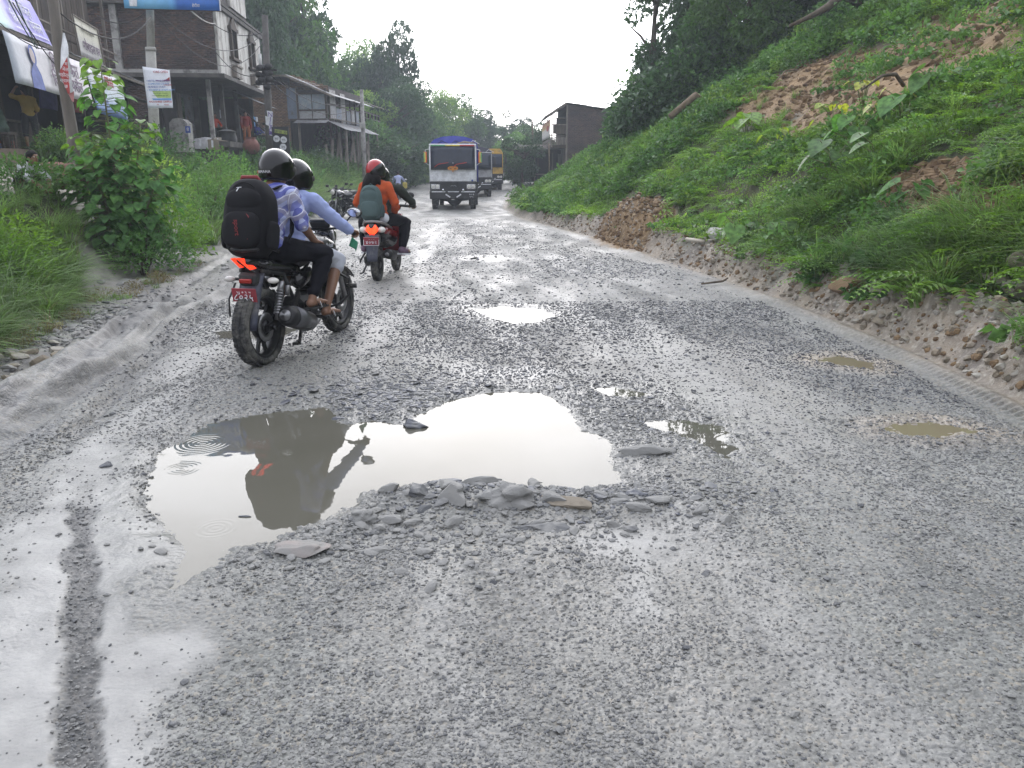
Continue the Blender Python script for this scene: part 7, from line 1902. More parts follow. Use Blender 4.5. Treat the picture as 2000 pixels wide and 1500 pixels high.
# ---------------------------------------------------------------- scooter
def make_scooter():
 e = empty('scooter', (0, 0, 0), 0, 'red and black scooter with a lit tail lamp carrying an orange jacketed pillion', 'scooter')
 SRED = mat('scooter_red', (.20, .012, .016), .2, coat=.7, dirt=(.1, .08, .07), dirt_amt=.2)
 SGR = mat('scooter_grey', (.30, .29, .29), .35, .4)
 wheel(e, 0, .225, .10, BLKM, 30, 3); wheel(e, 1.24, .225, .09, BLKM, 30, 3)
 blob('rear_body', [('c', (.46, 0, .58), .17, (.05, 0, .66), .15), ('c', (.4, .1, .56), .12, (.02, .08, .66), .09), ('c', (.4, -.1, .56), .12, (.02, -.08, .66), .09), ('c', (.1, 0, .70), .12, (-.18, 0, .76), .07)], .014, BLKP, e, 4)
 for s in (-1, 1): blob('side_panel', [('c', (.42, .15 * s, .62), .085, (.0, .13 * s, .70), .06)], .014, SRED, e, 3)
 mb = MB(); mb.tube([(.3, .17, .70), (.0, .165, .78), (-.17, .11, .83), (-.22, 0, .84), (-.17, -.11, .83), (.0, -.165, .78), (.3, -.17, .70)], .018, 8); mb.build('grab_rail', SGR, e)
 blob('seat', [('c', (.62, 0, .74), .10, (.30, 0, .76), .13), ('c', (.3, 0, .77), .13, (-.02, 0, .80), .10)], .014, SEATM, e, 4)
 mb = MB(); mb.ell((-.205, 0, .735), (.04, .082, .075), 16, 10); mb.build('tail_light', lamp_mat('lit_scooter_lamp', (1.0, .06, .015), 2.2), e)
 mb = MB(); mb.box((-.21, 0, .655), (.03, .075, .03), None, .006); mb.build('reflector', lamp_mat('glowing_reflector', (1, .05, .02), .5), e)  # no lamp: the reflector's red glow is added as emission
 for s in (-1, 1):
  mb = MB(); mb.ell((-.165, .125 * s, .725), (.05, .06, .042), 14, 8, rotm(0, 0, .5 * s)); mb.build('indicator', LENSC, e)
 mb = MB(); mb.grid(lambda u, v: (-.20 - .06 * u - .02 * math.sin(math.pi * v), (v - .5) * (.20 - .06 * u), .66 - .36 * u), 6, 8); mb.build('rear_mudguard', GUARD, e, thick=.01)
 mb = MB(); mb.box((-.15, 0, .60), (.1, .2, .14), None, .03); mb.build('tail_panel', BLKPL, e)
 pl = part_box('number_plate', (-.265, 0, .575), (.008, .215, .11), PLR, e, rotm(0, R(-8), 0), .002)
 mb = MB()
 for (a, b_) in (((-.105, -.053), (.105, -.053)), ((-.105, .053), (.105, .053)), ((-.105, -.053), (-.105, .053)), ((.105, -.053), (.105, .053))):
  f_ = lambda p: Vector((-.272 + .14 * p[1], p[0], .575 + p[1])); mb.bar(f_(a), f_(b_), .006, .006)
 mb.build('plate_edge', INK_W, pl)
 fr = lambda z: frame((-.276 + .14 * (z - .575), 0, z), (0, -1, 0), (.139, 0, .99))
 text_mesh('lettering', 'ना ५ प', .036, fr(.606), INK_W, pl, .001); text_mesh('lettering', '४०७२', .066, fr(.560), INK_W, pl, .0015, spacing=1.1)
 mb = MB(); mb.tube([(-.08, -.17, .38), (-.06, -.175, .385), (.25, -.17, .34), (.42, -.15, .28)], [.06, .07, .07, .04], 16); ex = mb.build('exhaust', BLKM, e)
 mb = MB(); mb.tube([(-.09, -.17, .382), (-.07, -.17, .382)], .03, 12); mb.build('exhaust_tip', STEEL, ex)
 mb = MB(); mb.box((.12, .10, .30), (.42, .14, .16), None, .04); mb.build('engine', BLKM, e)
 mb = MB(); mb.box((.72, 0, .30), (.46, .32, .07), None, .02); mb.build('floorboard', BLKPL, e)
 mb = MB(); mb.loft([[Vector((.96 + .10 * t, y * (1 - .25 * t), .26 + .62 * t)) for y in (-.2, -.14, 0, .14, .2)] + [Vector((1.02 + .12 * t, y * (1 - .25 * t), .26 + .62 * t)) for y in (.2, .14, 0, -.14, -.2)] for t in (0, .33, .66, 1)]); mb.build('leg_shield', SRED, e)
 mb = MB(); mb.tube([(1.24, .07, .225), (1.14, .05, .6), (1.05, 0, .95)], .02, 8); mb.tube([(1.24, -.07, .225), (1.14, -.05, .6)], .02, 8); mb.build('fork', STEEL, e)
 a0, a1 = R(30), R(160); mb = MB(); mb.grid(lambda u, v: (1.24 + .26 * math.cos(a0 + (a1 - a0) * u), (v - .5) * .13, .225 + (.26 - .02 * (2 * v - 1) ** 2) * math.sin(a0 + (a1 - a0) * u)), 12, 4); mb.build('front_mudguard', SRED, e, thick=.008)
 hb = MB(); hb.tube([(.94, .36, .99), (1.02, .15, 1.0), (1.02, -.15, 1.0), (.94, -.36, .99)], .02, 8); ho = hb.build('handlebar', BLKPL, e)
 for s in (-1, 1):
  g = MB(); g.tube([(.975, .26 * s, .995), (.93, .39 * s, .988)], .019, 10); g.tube([(1.0, .25 * s, .99), (.99, .40 * s, .985)], .006, 6); g.build('grip', BLKPL, ho)
  mi = MB(); mi.tube([(.99, .22 * s, 1.0), (.98, .28 * s, 1.12)], .007, 6); mo = mi.build('mirror_stalk', BLKPL, e)
  mi = MB(); mi.ell((.98, .31 * s, 1.15), (.02, .06, .045), 12, 8); mi.build('mirror_shell', BLKPL, mo)
 mb = MB(); mb.ell((1.05, 0, .98), (.10, .15, .09), 16, 10); mb.build('handlebar_cowl', SRED, e)
 mb = MB(); mb.bar((.25, .18, .26), (.12, .24, .10), .02); mb.bar((.12, .24, .10), (.10, .28, .09), .05, .02); mb.tube([(.0, .16, .40), (-.03, .22, .30), (0, .24, .26)], .014, 6); mb.build('stand', BLKM, e)
 return e
SCOOT = make_scooter(); SCH = 4
SCOOT.location = (-1.90, 10.95, 0); SCOOT.rotation_euler = (0, 0, R(90 - SCH))
# ---------------------------------------------------------------- people
SKIN = mat('skin', (.22, .115, .07), .5, col2=(.17, .085, .05), scale=5)
SKIN2 = mat('skin_dark', (.13, .065, .04), .5, col2=(.10, .05, .03), scale=5)
HAIR = mat('black_hair', (.010, .008, .008), .7, spec=.15, bump=.6, bscale=120, stretch=(1, 1, .1))
def fabric(name, c, c2=None, rough=.85, fold=.5, fs=9.0):
 m = mat(name, c, rough, col2=c2 or tuple(k * .78 for k in c), scale=3, bump=fold, bscale=fs, spec=.15)
 return m
def plaid(name):
 m, nt, b = principled(name); L = nt.links.new
 tc = _n(nt, 'ShaderNodeTexCoord'); mp = _n(nt, 'ShaderNodeMapping'); mp.inputs['Rotation'].default_value = (.25, .55, .2); L(tc.outputs['Object'], mp.inputs[0])
 sp = _n(nt, 'ShaderNodeSeparateXYZ'); L(mp.outputs[0], sp.inputs[0])
 def band(out, period, lo, off=0.0):
  a = _n(nt, 'ShaderNodeMath', operation='ADD'); L(out, a.inputs[0]); a.inputs[1].default_value = 10 + off
  d = _n(nt, 'ShaderNodeMath', operation='DIVIDE'); L(a.outputs[0], d.inputs[0]); d.inputs[1].default_value = period
  f = _n(nt, 'ShaderNodeMath', operation='FRACT'); L(d.outputs[0], f.inputs[0])
  g = _n(nt, 'ShaderNodeMath', operation='LESS_THAN'); L(f.outputs[0], g.inputs[0]); g.inputs[1].default_value = lo; return g.outputs[0]
 xy = _n(nt, 'ShaderNodeMath', operation='ADD'); L(sp.outputs[0], xy.inputs[0]); L(sp.outputs[1], xy.inputs[1])
 cur = None; base = (.40, .44, .68)
 def mixc(f, c, k):
  nonlocal cur
  n = _n(nt, 'ShaderNodeMix', data_type='RGBA'); s = _n(nt, 'ShaderNodeMath', operation='MULTIPLY'); L(f, s.inputs[0]); s.inputs[1].default_value = k; L(s.outputs[0], n.inputs[0])
  if cur is None: n.inputs[6].default_value = rgba(base)
  else: L(cur, n.inputs[6])
  n.inputs[7].default_value = rgba(c); cur = n.outputs[2]
 mixc(band(xy.outputs[0], .15, .36), (.05, .06, .30), .85); mixc(band(sp.outputs[2], .15, .34), (.05, .06, .30), .7)
 mixc(band(xy.outputs[0], .15, .25, .065), (.30, .28, .34), .6); mixc(band(sp.outputs[2], .15, .25, .07), (.30, .28, .34), .6)
 mixc(band(xy.outputs[0], .15, .04, .04), (.7, .72, .82), .8); mixc(band(sp.outputs[2], .15, .04, .04), (.7, .72, .82), .8)
 L(cur, b.inputs['Base Color']); b.inputs['Roughness'].default_value = .85
 nb = _n(nt, 'ShaderNodeTexNoise', Scale=9.0, Detail=3.0); L(tc.outputs['Object'], nb.inputs['Vector']); bp = _n(nt, 'ShaderNodeBump', Strength=.6, Distance=.02); L(nb.outputs[0], bp.inputs['Height']); L(bp.outputs[0], b.inputs['Normal'])
 return m
def align(d, lat=(0, 1, 0)):
 z = Vector(d).normalized(); y = Vector(lat); y = (y - z * y.dot(z)).normalized(); x = y.cross(z)
 return Matrix((x, y, z)).transposed()
def torso(hip, neck, w=.17, d=.105, g=0.0):
 hip, neck = Vector(hip), Vector(neck); s = neck - hip; L = s.length; A = align(s); P = []
 for t, kw, kd, kl in ((.02, .98, 1.1, .22), (.25, .88, 1.0, .26), (.5, .94, 1.02, .26), (.74, 1.05, 1.0, .22), (.88, .86, .8, .13)):
  P.append(('e', hip + s * t, (d * kd + g, w * kw + g, L * kl + g), A))
 return P
def arm(sh, el, wr, g=0.0, upto=2, r=(.055, .042, .030)):
 P = [('c', sh, r[0] + g, Vector(sh).lerp(Vector(el), 1 if upto > .6 else upto * 1.6), r[1] + g)]
 if upto > 1: P.append(('c', el, r[1] + g, Vector(el).lerp(Vector(wr), min(1, upto - 1)), r[2] + g * 1.2))
 return P
def leg(hip, kn, an, g=0.0, upto=2.0, r=(.085, .056, .036)):
 hip, kn, an = Vector(hip), Vector(kn), Vector(an)
 P = [('c', hip, r[0] + g, kn if upto >= 1 else hip.lerp(kn, upto), (r[1] if upto >= 1 else r[0] + (r[1] - r[0]) * upto) + g)]
 if upto > 1:
  t = upto - 1; m_ = kn.lerp(an, .35)
  P.append(('c', kn, r[1] + g, kn.lerp(an, min(.35, t)), r[1] * .98 + g))
  if t > .35: P.append(('c', m_, r[1] * .98 + g, kn.lerp(an, t), r[1] * .98 + (r[2] - r[1] * .98) * (t - .35) / .65 + g))
 return P
def foot(an, d, side, L=.17, g=0.0):
 an = Vector(an); d = Vector(d).normalized(); s = Vector((-d.y, d.x, 0)).normalized()
 h = an - d * .045 - Vector((0, 0, .05)); P = [('c', an, .034 + g, h + d * .02, .036 + g), ('c', h, .034 + g, an + d * L * .6 - Vector((0, 0, .055)), .030 + g)]
 for k in range(5):
  q_ = an + d * (L * .62) + s * (.032 - .016 * k) * side - Vector((0, 0, .06)); P.append(('c', an + d * L * .45 + s * (.02 - .010 * k) * side - Vector((0, 0, .05)), .022 + g, q_ + d * (.045 - .006 * abs(k - 0.5)), .0115 if k else .014))
 return P
def hand(wr, d, curl, side=1, hold=None):
 """palm and five fingers; d points along the hand, curl is where the fingers bend to, side +1 thumb along cross(d, curl)"""
 wr, d, c = Vector(wr), Vector(d).normalized(), Vector(curl).normalized(); s = d.cross(c).normalized() * side; c = s.cross(d).normalized() * side if False else (c - d * c.dot(d)).normalized()
 P = [('c', wr, .028, wr + d * .03, .026), ('e', wr + d * .05, (.046, .040, .017), Matrix((d, s, c)).transposed())]
 for k, ln in enumerate((.040, .046, .043, .034)):
  b_ = wr + d * .085 + s * (.030 - .020 * k); m1 = b_ + (d * .75 + c * .65).normalized() * ln * .8; m2 = m1 + (c * .95 - d * .1).normalized() * ln * .6; m3 = m2 + (c * .35 - d * .95).normalized() * ln * .42
  P += [('c', b_ - d * .02, .0115, b_, .0105), ('c', b_, .0105, m1, .0098), ('c', m1, .0095, m2, .0090), ('c', m2, .0088, m3, .0078)]
 t0 = wr + d * .03 + s * .034; t1 = t0 + (s * .55 + d * .5 + c * .4).normalized() * .035; t2 = t1 + (d * .4 + c * .85).normalized() * .028
 P += [('c', t0 - s * .01, .014, t1, .012), ('c', t1, .012, t2, .0098)]
 return P
def headp(c, fwd=(1, 0, 0), r=.095):
 """skull, jaw, nose, ears and neck root; face looks along fwd"""
 c = Vector(c); f = Vector(fwd).normalized(); l = Vector((-f.y, f.x, 0)).normalized(); u = Vector((0, 0, 1)); A = Matrix((f, l, u)).transposed()
 P = [('e', c + u * .02, (r * 1.02, r * .82, r * 1.02), A), ('e', c + f * .02 - u * .045, (r * .78, r * .66, r * .82), A), ('c', c + f * .045 - u * .09, .03, c + f * .06 - u * .09, .026),
   ('c', c + f * .095 + u * .015, .010, c + f * .112 - u * .018, .013), ('e', c + f * .088 + u * .035, (.014, .05, .012), A), ('c', c + f * .09 - u * .055 + l * .02, .009, c + f * .09 - u * .055 - l * .02, .009)]
 for s in (-1, 1): P += [('e', c + l * s * r * .84 - u * .005, (.022, .010, .032), A), ('e', c + f * .075 + l * s * .034 + u * .012, (.012, .015, .009), A)]
 return P
def eyes(c, par, fwd=(1, 0, 0)):
 c = Vector(c); f = Vector(fwd).normalized(); l = Vector((-f.y, f.x, 0)).normalized()
 for s in (-1, 1):
  mb = MB(); mb.ell(c + f * .084 + l * s * .034 + Vector((0, 0, .013)), (.008, .012, .007), 10, 6); mb.build('eye', INK_W, par)
def helmet(c, par, m, fwd=(1, 0, 0), tilt=0.0, visor=True, trim=None, r=(.148, .130, .145)):
 f = Vector(fwd).normalized(); A = Matrix((f, Vector((-f.y, f.x, 0)), Vector((0, 0, 1)))).transposed().to_4x4(); A.translation = Vector(c); A = A @ Matrix.Rotation(tilt, 4, 'Y')
 nu, nv = 36, 18; mb = MB()
 def pt(u, v):
  a = 2 * math.pi * u; fr_ = math.cos(a)
  tmax = math.pi * (.74 - .17 * max(0, fr_) ** .5)      # deeper at the back and the sides
  t = tmax * v; k = 1 + .03 * max(0, -fr_) * math.sin(t)
  flare = 1 + .05 * max(0, (v - .86) / .14)
  x, y, z = r[0] * math.sin(t) * fr_ * k, r[1] * math.sin(t) * math.sin(a), r[2] * math.cos(t)
  if t > math.pi / 2: sc__ = 1 - (1 - math.sin(t)) * .0; q_ = .55; x *= (1 + (1 / max(.55, math.sin(t)) - 1) * q_); y *= (1 + (1 / max(.55, math.sin(t)) - 1) * q_)
  return A @ Vector((x * flare, y * flare, z))
 mb.grid(pt, nu, nv); h = mb.build('helmet', m, par, thick=.012)
 tr = MB(); tr.tube([pt(k / 36, 1.0) for k in range(37)], .0065, 6, cap=False); tr.build('rim', trim or BLKPL, h)
 if visor:
  v_ = MB(); v_.grid(lambda u, w: A @ Vector(((r[0] + .012) * math.cos((u - .5) * 2.4) * math.sin(1.2 + .85 * w), (r[1] + .010) * math.sin((u - .5) * 2.4) * math.sin(1.2 + .85 * w), r[2] * math.cos(1.2 + .85 * w))), 16, 6); v_.build('visor', WPANE, h, thick=.003)
  for s in (-1, 1):
   b_ = MB(); b_.lathe([(0, .008), (.02, .006), (.024, 0)], 14, A @ Matrix.Translation((.05, (r[1] + .004) * s, -.01)) @ Matrix.Rotation(R(-90 * s), 4, 'X')); b_.build('visor_hinge', BLKPL, h)
 return h, A
def rider(label, J, shirt_m, pants_m, veh, head, sleeve=2.0, pant=1.9, skin=SKIN, shoe=None, vox=.008, w=.165, shirt_name='shirt', hands=True, group=None, name_pants='trousers', shirt_hem=True, loc=None, H=None, voxc=None):
 e = empty('person', (0, 0, 0), 0, label, 'person', group)
 e.location = loc if loc is not None else veh.location
 e.rotation_euler = (0, 0, H) if H is not None else veh.rotation_euler
 P = torso(J['hip'], J['neck'], w - .02, .095) + headp(J['head'], J.get('look', (1, 0, 0))) + [('c', J['neck'], .055, Vector(J['head']) - Vector((.01, 0, .05)), .05)]
 for s, k in ((1, 'L'), (-1, 'R')):
  P += arm(J['sh' + k], J['el' + k], J['wr' + k]); P += leg(J['hp' + k], J['kn' + k], J['an' + k], r=(.078, .052, .034)); P += foot(J['an' + k], J['ft' + k], s)
  if hands: d = Vector(J['wr' + k]) - Vector(J['el' + k]); P += hand(J['wr' + k], J.get('hd' + k, d), J.get('cu' + k, (0, 0, -1)), -s)
 body = blob('body', P, vox, skin, e, 2, .4)
 vc = voxc or .011
 S = torso(J['hip'], J['neck'], w, .112, .008)
 for k in 'LR': S += [('c', J['neck'], .05, J['sh' + k], .062)]; S += arm(J['sh' + k], J['el' + k], J['wr' + k], .016, sleeve)
 if sleeve < 1:
  for k in 'LR': S += [('c', Vector(J['sh' + k]).lerp(Vector(J['el' + k]), sleeve * .7), .066, Vector(J['sh' + k]).lerp(Vector(J['el' + k]), sleeve), .070)]
 def crease(co):
  n_ = fbm(co[:, 0] * 11 + co[:, 1] * 7, co[:, 2] * 17 + co[:, 1] * 5, 601, 3)
  cc = np.array(J['hip']) * .5 + np.array(J['neck']) * .5; d = co - cc; d /= np.linalg.norm(d, axis=1, keepdims=True) + 1e-6
  return co + d * (n_ * .018)[:, None]
 blob(shirt_name, S, vc, shirt_m, e, 3, post=crease)
 T = [('e', Vector(J['hip']) + Vector((0, 0, -.01)), (.115, w * .98, .11), None if False else rotm()), ]
 for k in 'LR': T += leg(J['hp' + k], J['kn' + k], J['an' + k], .017, pant)
 blob(name_pants, T, vc, pants_m, e, 3, post=crease)
 if shoe:
  for s, k in ((1, 'L'), (-1, 'R')):
   F = [q_ for q_ in foot(J['an' + k], J['ft' + k], s, g=.012)][:2]; F += [('c', Vector(J['an' + k]) + Vector(J['ft' + k]).normalized() * .04 - Vector((0, 0, .05)), .046, Vector(J['an' + k]) + Vector(J['ft' + k]).normalized() * .13 - Vector((0, 0, .062)), .036)]
   sh_ = blob('shoe', F, .010, shoe, e, 2)
   an = Vector(J['an' + k]); d = Vector(J['ft' + k]).normalized(); so = MB(); so.bar(an - d * .08 - Vector((0, 0, .098)), an + d * .165 - Vector((0, 0, .10)), .08, .022); so.build('sole', INK_W if shoe.name.startswith('purple') else BLKPL, sh_)
 return e, body
def sandal(par, an, d):
 an = Vector(an); d = Vector(d).normalized(); s = Vector((-d.y, d.x, 0)); mb = MB(); mb.bar(an - d * .075 - Vector((0, 0, .092)), an + d * .165 - Vector((0, 0, .097)), .082, .016)
 o = mb.build('sandal', BLKPL, par)
 for k in (.02, .055, .09, .12):
  st = MB(); c = an + d * k - Vector((0, 0, .062)); st.tube([c + s * .046 - Vector((0, 0, .03)), c + s * .03 + Vector((0, 0, .018 - .1 * k)), c - s * .03 + Vector((0, 0, .018 - .1 * k)), c - s * .046 - Vector((0, 0, .03))], .006, 6, flat=.6); st.build('strap', BLKPL if k != .055 else INK_W, o)
def backpack(label, m, m2, par_loc, rz, c, s, tilt, trim=None, name='backpack', flap=True, straps=None, logo=None):
 """soft rounded bag; local x points to the wearer's back"""
 e = empty(name, par_loc, rz, label, 'backpack'); C0 = Matrix.Translation(c) @ Matrix.Rotation(tilt, 4, 'Y')
 def sup(sx, sy, sz, off, n1=.55, n2=.62, taper=.0, nu=28, nv=20):
  mb = MB(); f = lambda v, e_: math.copysign(abs(v) ** e_, v)
  def pt(u, v):
   a = -math.pi + 2 * math.pi * u; b_ = -math.pi / 2 + math.pi * v
   x, y, z = f(math.cos(b_), n1) * f(math.cos(a), n2), f(math.cos(b_), n1) * f(math.sin(a), n2), f(math.sin(b_), n1)
   k = 1 - taper * max(0, z) ** 2 - .06 * max(0, -z)
   k2 = 1 + .03 * math.sin(7 * z + 3 * y)
   return C0 @ Vector((off[0] + x * sx * k * k2, off[1] + y * sy * k, off[2] + z * sz))
  mb.grid(pt, nu, nv); return mb
 b_ = sup(s[0], s[1], s[2], (0, 0, 0), taper=.22).build('main_compartment', m, e)
 p = sup(s[0] * .45, s[1] * .80, s[2] * .46, (-s[0] * .78, 0, -s[2] * .34), taper=.1).build('front_pocket', m, e)
 sup(s[0] * .42, s[1] * .78, s[2] * .30, (-s[0] * .62, 0, s[2] * .42), taper=.4).build('upper_pocket', m, e)
 for sd_ in (-1, 1): sup(s[0] * .5, .03, s[2] * .36, (.0, s[1] * .98 * sd_, -s[2] * .42)).build('side_pocket', m2, e)
 z_ = MB(); z_.tube([C0 @ Vector((-s[0] * .55 - .035 * math.sin(t * math.pi), s[1] * (.92) * math.cos(t * math.pi) * (.95 - .12 * math.sin(t * math.pi)), s[2] * (.15 + .70 * math.sin(t * math.pi)))) for t in [k / 14 for k in range(15)]], .004, 6); z_.build('zip', m2, e)
 if trim:
  t_ = MB(); w_, h_ = s[1] * .52, s[2] * .36; zc_ = -s[2] * .32; x_ = -s[0] * 1.30
  pts = [(w_ * .9, h_), (-w_ * .55, h_), (-w_ * .8, h_ * .8), (-w_ * .8, -h_ * .75), (-w_ * .55, -h_), (w_ * .9, -h_)]
  t_.tube([C0 @ Vector((x_ + .045 * (abs(a) / (s[1] * .8)) ** 2.2 + .075 * (abs(b2) / (s[2] * .46)) ** 4, a, zc_ + b2)) for a, b2 in pts], .0045, 6); t_.build('piping', trim, p)
  hd = MB(); hd.tube([C0 @ Vector((-.02, .09, s[2] * .86)), C0 @ Vector((-.03, .07, s[2] * 1.04)), C0 @ Vector((-.02, -.05, s[2] * 1.05)), C0 @ Vector((-.01, -.09, s[2] * .88))], .014, 8, flat=.6); hd.build('handle', trim, e)
  text_mesh('lettering', 'sport', .055, frame(C0 @ Vector((x_ - .004, 0, zc_)), (0, 0, -1), (0, -1, 0)) , trim, p, .001)
  text_mesh('lettering', 'T', .075, frame(C0 @ Vector((-s[0] * .90, .04, s[2] * .66)), (0, -1, 0.1), (.85, 0, .55)), INK_W, e, .002)
 else:
  hd = MB(); hd.tube([C0 @ Vector((0, .05, s[2] * .9)), C0 @ Vector((0, 0, s[2] * 1.08)), C0 @ Vector((0, -.05, s[2] * .9))], .010, 8); hd.build('handle', m2, e)
 for sd_ in (-1, 1):
  st = MB(); st.tube([C0 @ Vector(q_) for q_ in straps(sd_)], .022, 8, flat=.35); st.build('shoulder_strap', m2, e)
 return e
# near motorcycle: pillion with the bag
PJ = dict(hip=(.20, 0, .93), neck=(.36, 0, 1.385), head=(.455, 0, 1.50), shL=(.33, .175, 1.32), shR=(.33, -.175, 1.32), elL=(.34, .25, 1.08), elR=(.34, -.255, 1.08), wrL=(.56, .22, .95), wrR=(.56, -.235, .94),
   hdL=(1, 0, -.25), hdR=(1, 0, -.25), cuL=(0, 0, -1), cuR=(0, 0, -1), hpL=(.24, .11, .90), hpR=(.24, -.11, .90), knL=(.68, .26, .83), knR=(.66, -.27, .83), anL=(.42, .25, .49), anR=(.40, -.27, .50), ftL=(1, .1, 0), ftR=(1, -.12, 0))
PIL, _b = rider('person in a blue checked shirt and black helmet riding pillion on the near motorcycle', PJ, plaid('blue_checked_cloth'), fabric('black_trousers', (.006, .006, .010)), MOTO, None, sleeve=.72, pant=1.9)
for k in 'LR': sandal(PIL, PJ['an' + k], PJ['ft' + k])
HB = mat('black_helmet', (.005, .005, .007), .16, spec=.45, coat=.1)
h1, A1 = helmet((.45, 0, 1.525), PIL, HB, tilt=.10)
hx = lambda a, z, k=1.085: A1 @ Vector((.148 * math.cos(a) * k * math.sqrt(max(0, 1 - (z / .2) ** 2)), .130 * math.sin(a) * k * math.sqrt(max(0, 1 - (z / .2) ** 2)), z))
for i, ch_ in enumerate('YAMAHA'):
 a_ = R(140 + 10 * i); p_ = hx(a_, -.045); t_ = (hx(a_ + .05, -.045) - hx(a_ - .05, -.045)).normalized()
 text_mesh('lettering', ch_, .030, frame(p_, t_, (0, 0, 1)), INK_W, h1, .001)
em = MB(); em.lathe([(0, .003), (.015, .003), (.015, 0)], 14, frame(hx(R(130), -.045), (hx(R(133), -.045) - hx(R(127), -.045)), (0, 0, 1))); em.build('emblem', INK_R, h1)
NY = fabric('black_nylon', (.009, .009, .011), rough=.7, fold=.35, fs=14); NY2 = fabric('black_webbing', (.012, .012, .014), rough=.8); REDT = mat('dark_red_trim', (.28, .02, .025), .6)
BAG1 = backpack('large black backpack with red piping worn by the pillion of the near motorcycle', NY, NY2, MOTO.location, MOTO.rotation_euler.z, (.035, .015, 1.145), (.145, .195, .30), R(13), REDT,
 straps=lambda s: [(.15, .10 * s, .26), (.22, .115 * s, .30), (.33, .13 * s, .235), (.375, .14 * s, .10), (.34, .16 * s, -.05), (.2, .19 * s, -.16)])
# driver
DJ = dict(hip=(.55, 0, .90), neck=(.69, 0, 1.33), head=(.76, 0, 1.44), shL=(.68, .18, 1.26), shR=(.68, -.18, 1.26), elL=(.88, .31, 1.08), elR=(.86, -.31, 1.08), wrL=(1.01, .355, 1.00), wrR=(.985, -.355, 1.00),
   hdL=(.9, .15, -.15), hdR=(.9, -.15, -.15), cuL=(.3, 0, -1), cuR=(.3, 0, -1), hpL=(.62, .12, .87), hpR=(.62, -.12, .87), knL=(.98, .22, .74), knR=(.97, -.235, .74), anL=(.68, .22, .37), anR=(.68, -.25, .375), ftL=(1, .1, -.05), ftR=(1, -.1, -.05))
DRV, _b = rider('person in a pale blue long sleeved shirt and light shorts steering the near motorcycle', DJ, fabric('pale_blue_shirt', (.36, .42, .68), (.30, .36, .62)), fabric('pale_grey_shorts', (.46, .48, .54)), MOTO, None, sleeve=1.9, pant=1.14, name_pants='shorts')
for k in 'LR': sandal(DRV, DJ['an' + k], DJ['ft' + k])
helmet((.76, 0, 1.45), DRV, HB, tilt=.05)
# scooter riders
OJ = dict(hip=(.08, 0, .90), neck=(.12, 0, 1.36), head=(.16, 0, 1.50), shL=(.12, .165, 1.29), shR=(.12, -.165, 1.29), elL=(.10, .27, 1.07), elR=(.10, -.27, 1.06), wrL=(.30, .22, .96), wrR=(.30, -.22, .95),
   hdL=(1, -.2, -.2), hdR=(1, .2, -.2), hpL=(.13, .10, .86), hpR=(.13, -.10, .86), knL=(.50, .30, .80), knR=(.50, -.30, .80), anL=(.38, .27, .46), anR=(.38, -.29, .44), ftL=(1, .15, 0), ftR=(1, -.35, -.1))
ORG, _b = rider('person in an orange jacket and red helmet with long black hair on the scooter', OJ, fabric('orange_jacket', (.50, .095, .03), (.38, .065, .02)), fabric('black_jeans', (.007, .007, .011)), SCOOT, None, sleeve=1.95, pant=1.95, shoe=mat('purple_shoe', (.14, .08, .13), .7), shirt_name='jacket', vox=.010)
hm = blob('shirt_hem', [('c', (.03, .10, .87), .075, (.03, -.12, .87), .075)], .012, fabric('white_shirt', (.6, .62, .68)), ORG, 3)
RH, nt_, b2_ = principled('red_black_helmet'); L_ = nt_.links.new
tc_ = _n(nt_, 'ShaderNodeTexCoord'); sp_ = _n(nt_, 'ShaderNodeSeparateXYZ'); L_(tc_.outputs['Object'], sp_.inputs[0]); a__ = _n(nt_, 'ShaderNodeMath', operation='MULTIPLY_ADD'); L_(sp_.outputs[1], a__.inputs[0]); a__.inputs[1].default_value = .9; a__.inputs[2].default_value = -1.505
g_ = _n(nt_, 'ShaderNodeMath', operation='ADD'); L_(sp_.outputs[2], g_.inputs[0]); L_(a__.outputs[0], g_.inputs[1]); h_ = _n(nt_, 'ShaderNodeMath', operation='GREATER_THAN'); L_(g_.outputs[0], h_.inputs[0]); h_.inputs[1].default_value = .02
mx_ = _n(nt_, 'ShaderNodeMix', data_type='RGBA'); L_(h_.outputs[0], mx_.inputs[0]); mx_.inputs[6].default_value = (.010, .009, .010, 1); mx_.inputs[7].default_value = (.33, .012, .018, 1); L_(mx_.outputs[2], b2_.inputs['Base Color']); b2_.inputs['Roughness'].default_value = .15; b2_.inputs['Coat Weight'].default_value = .1
helmet((.155, 0, 1.515), ORG, RH, tilt=.05, r=(.142, .128, .140))
hc = MB(); hc.ell((.045, .075, 1.43), (.02, .02, .025), 8, 6); hc.build('hair_tie', mat('neon_yellow', (.75, .85, .05), .5), ORG)
blob('hair', [('c', (.07, .05, 1.42), .08, (.0, .09, 1.34), .065), ('c', (.0, .09, 1.34), .065, (-.02, .15, 1.20), .035), ('c', (.06, 0, 1.40), .08, (.02, .04, 1.30), .06), ('c', (.04, -.05, 1.40), .05, (.03, -.08, 1.33), .02)], .011, HAIR, ORG, 2)
GR = fabric('grey_green_canvas', (.085, .125, .125), rough=.8, fold=.4, fs=10); GR2 = fabric('grey_green_webbing', (.06, .09, .095))
BAG2 = backpack('grey green backpack worn over the orange jacket on the scooter', GR, GR2, SCOOT.location, SCOOT.rotation_euler.z, (-.085, .025, 1.075), (.105, .155, .24), R(4),
 straps=lambda s: [(.08, .09 * s, .20), (.15, .10 * s, .235), (.25, .12 * s, .20), (.29, .13 * s, .08), (.25, .14 * s, -.05), (.1, .15 * s, -.12)])
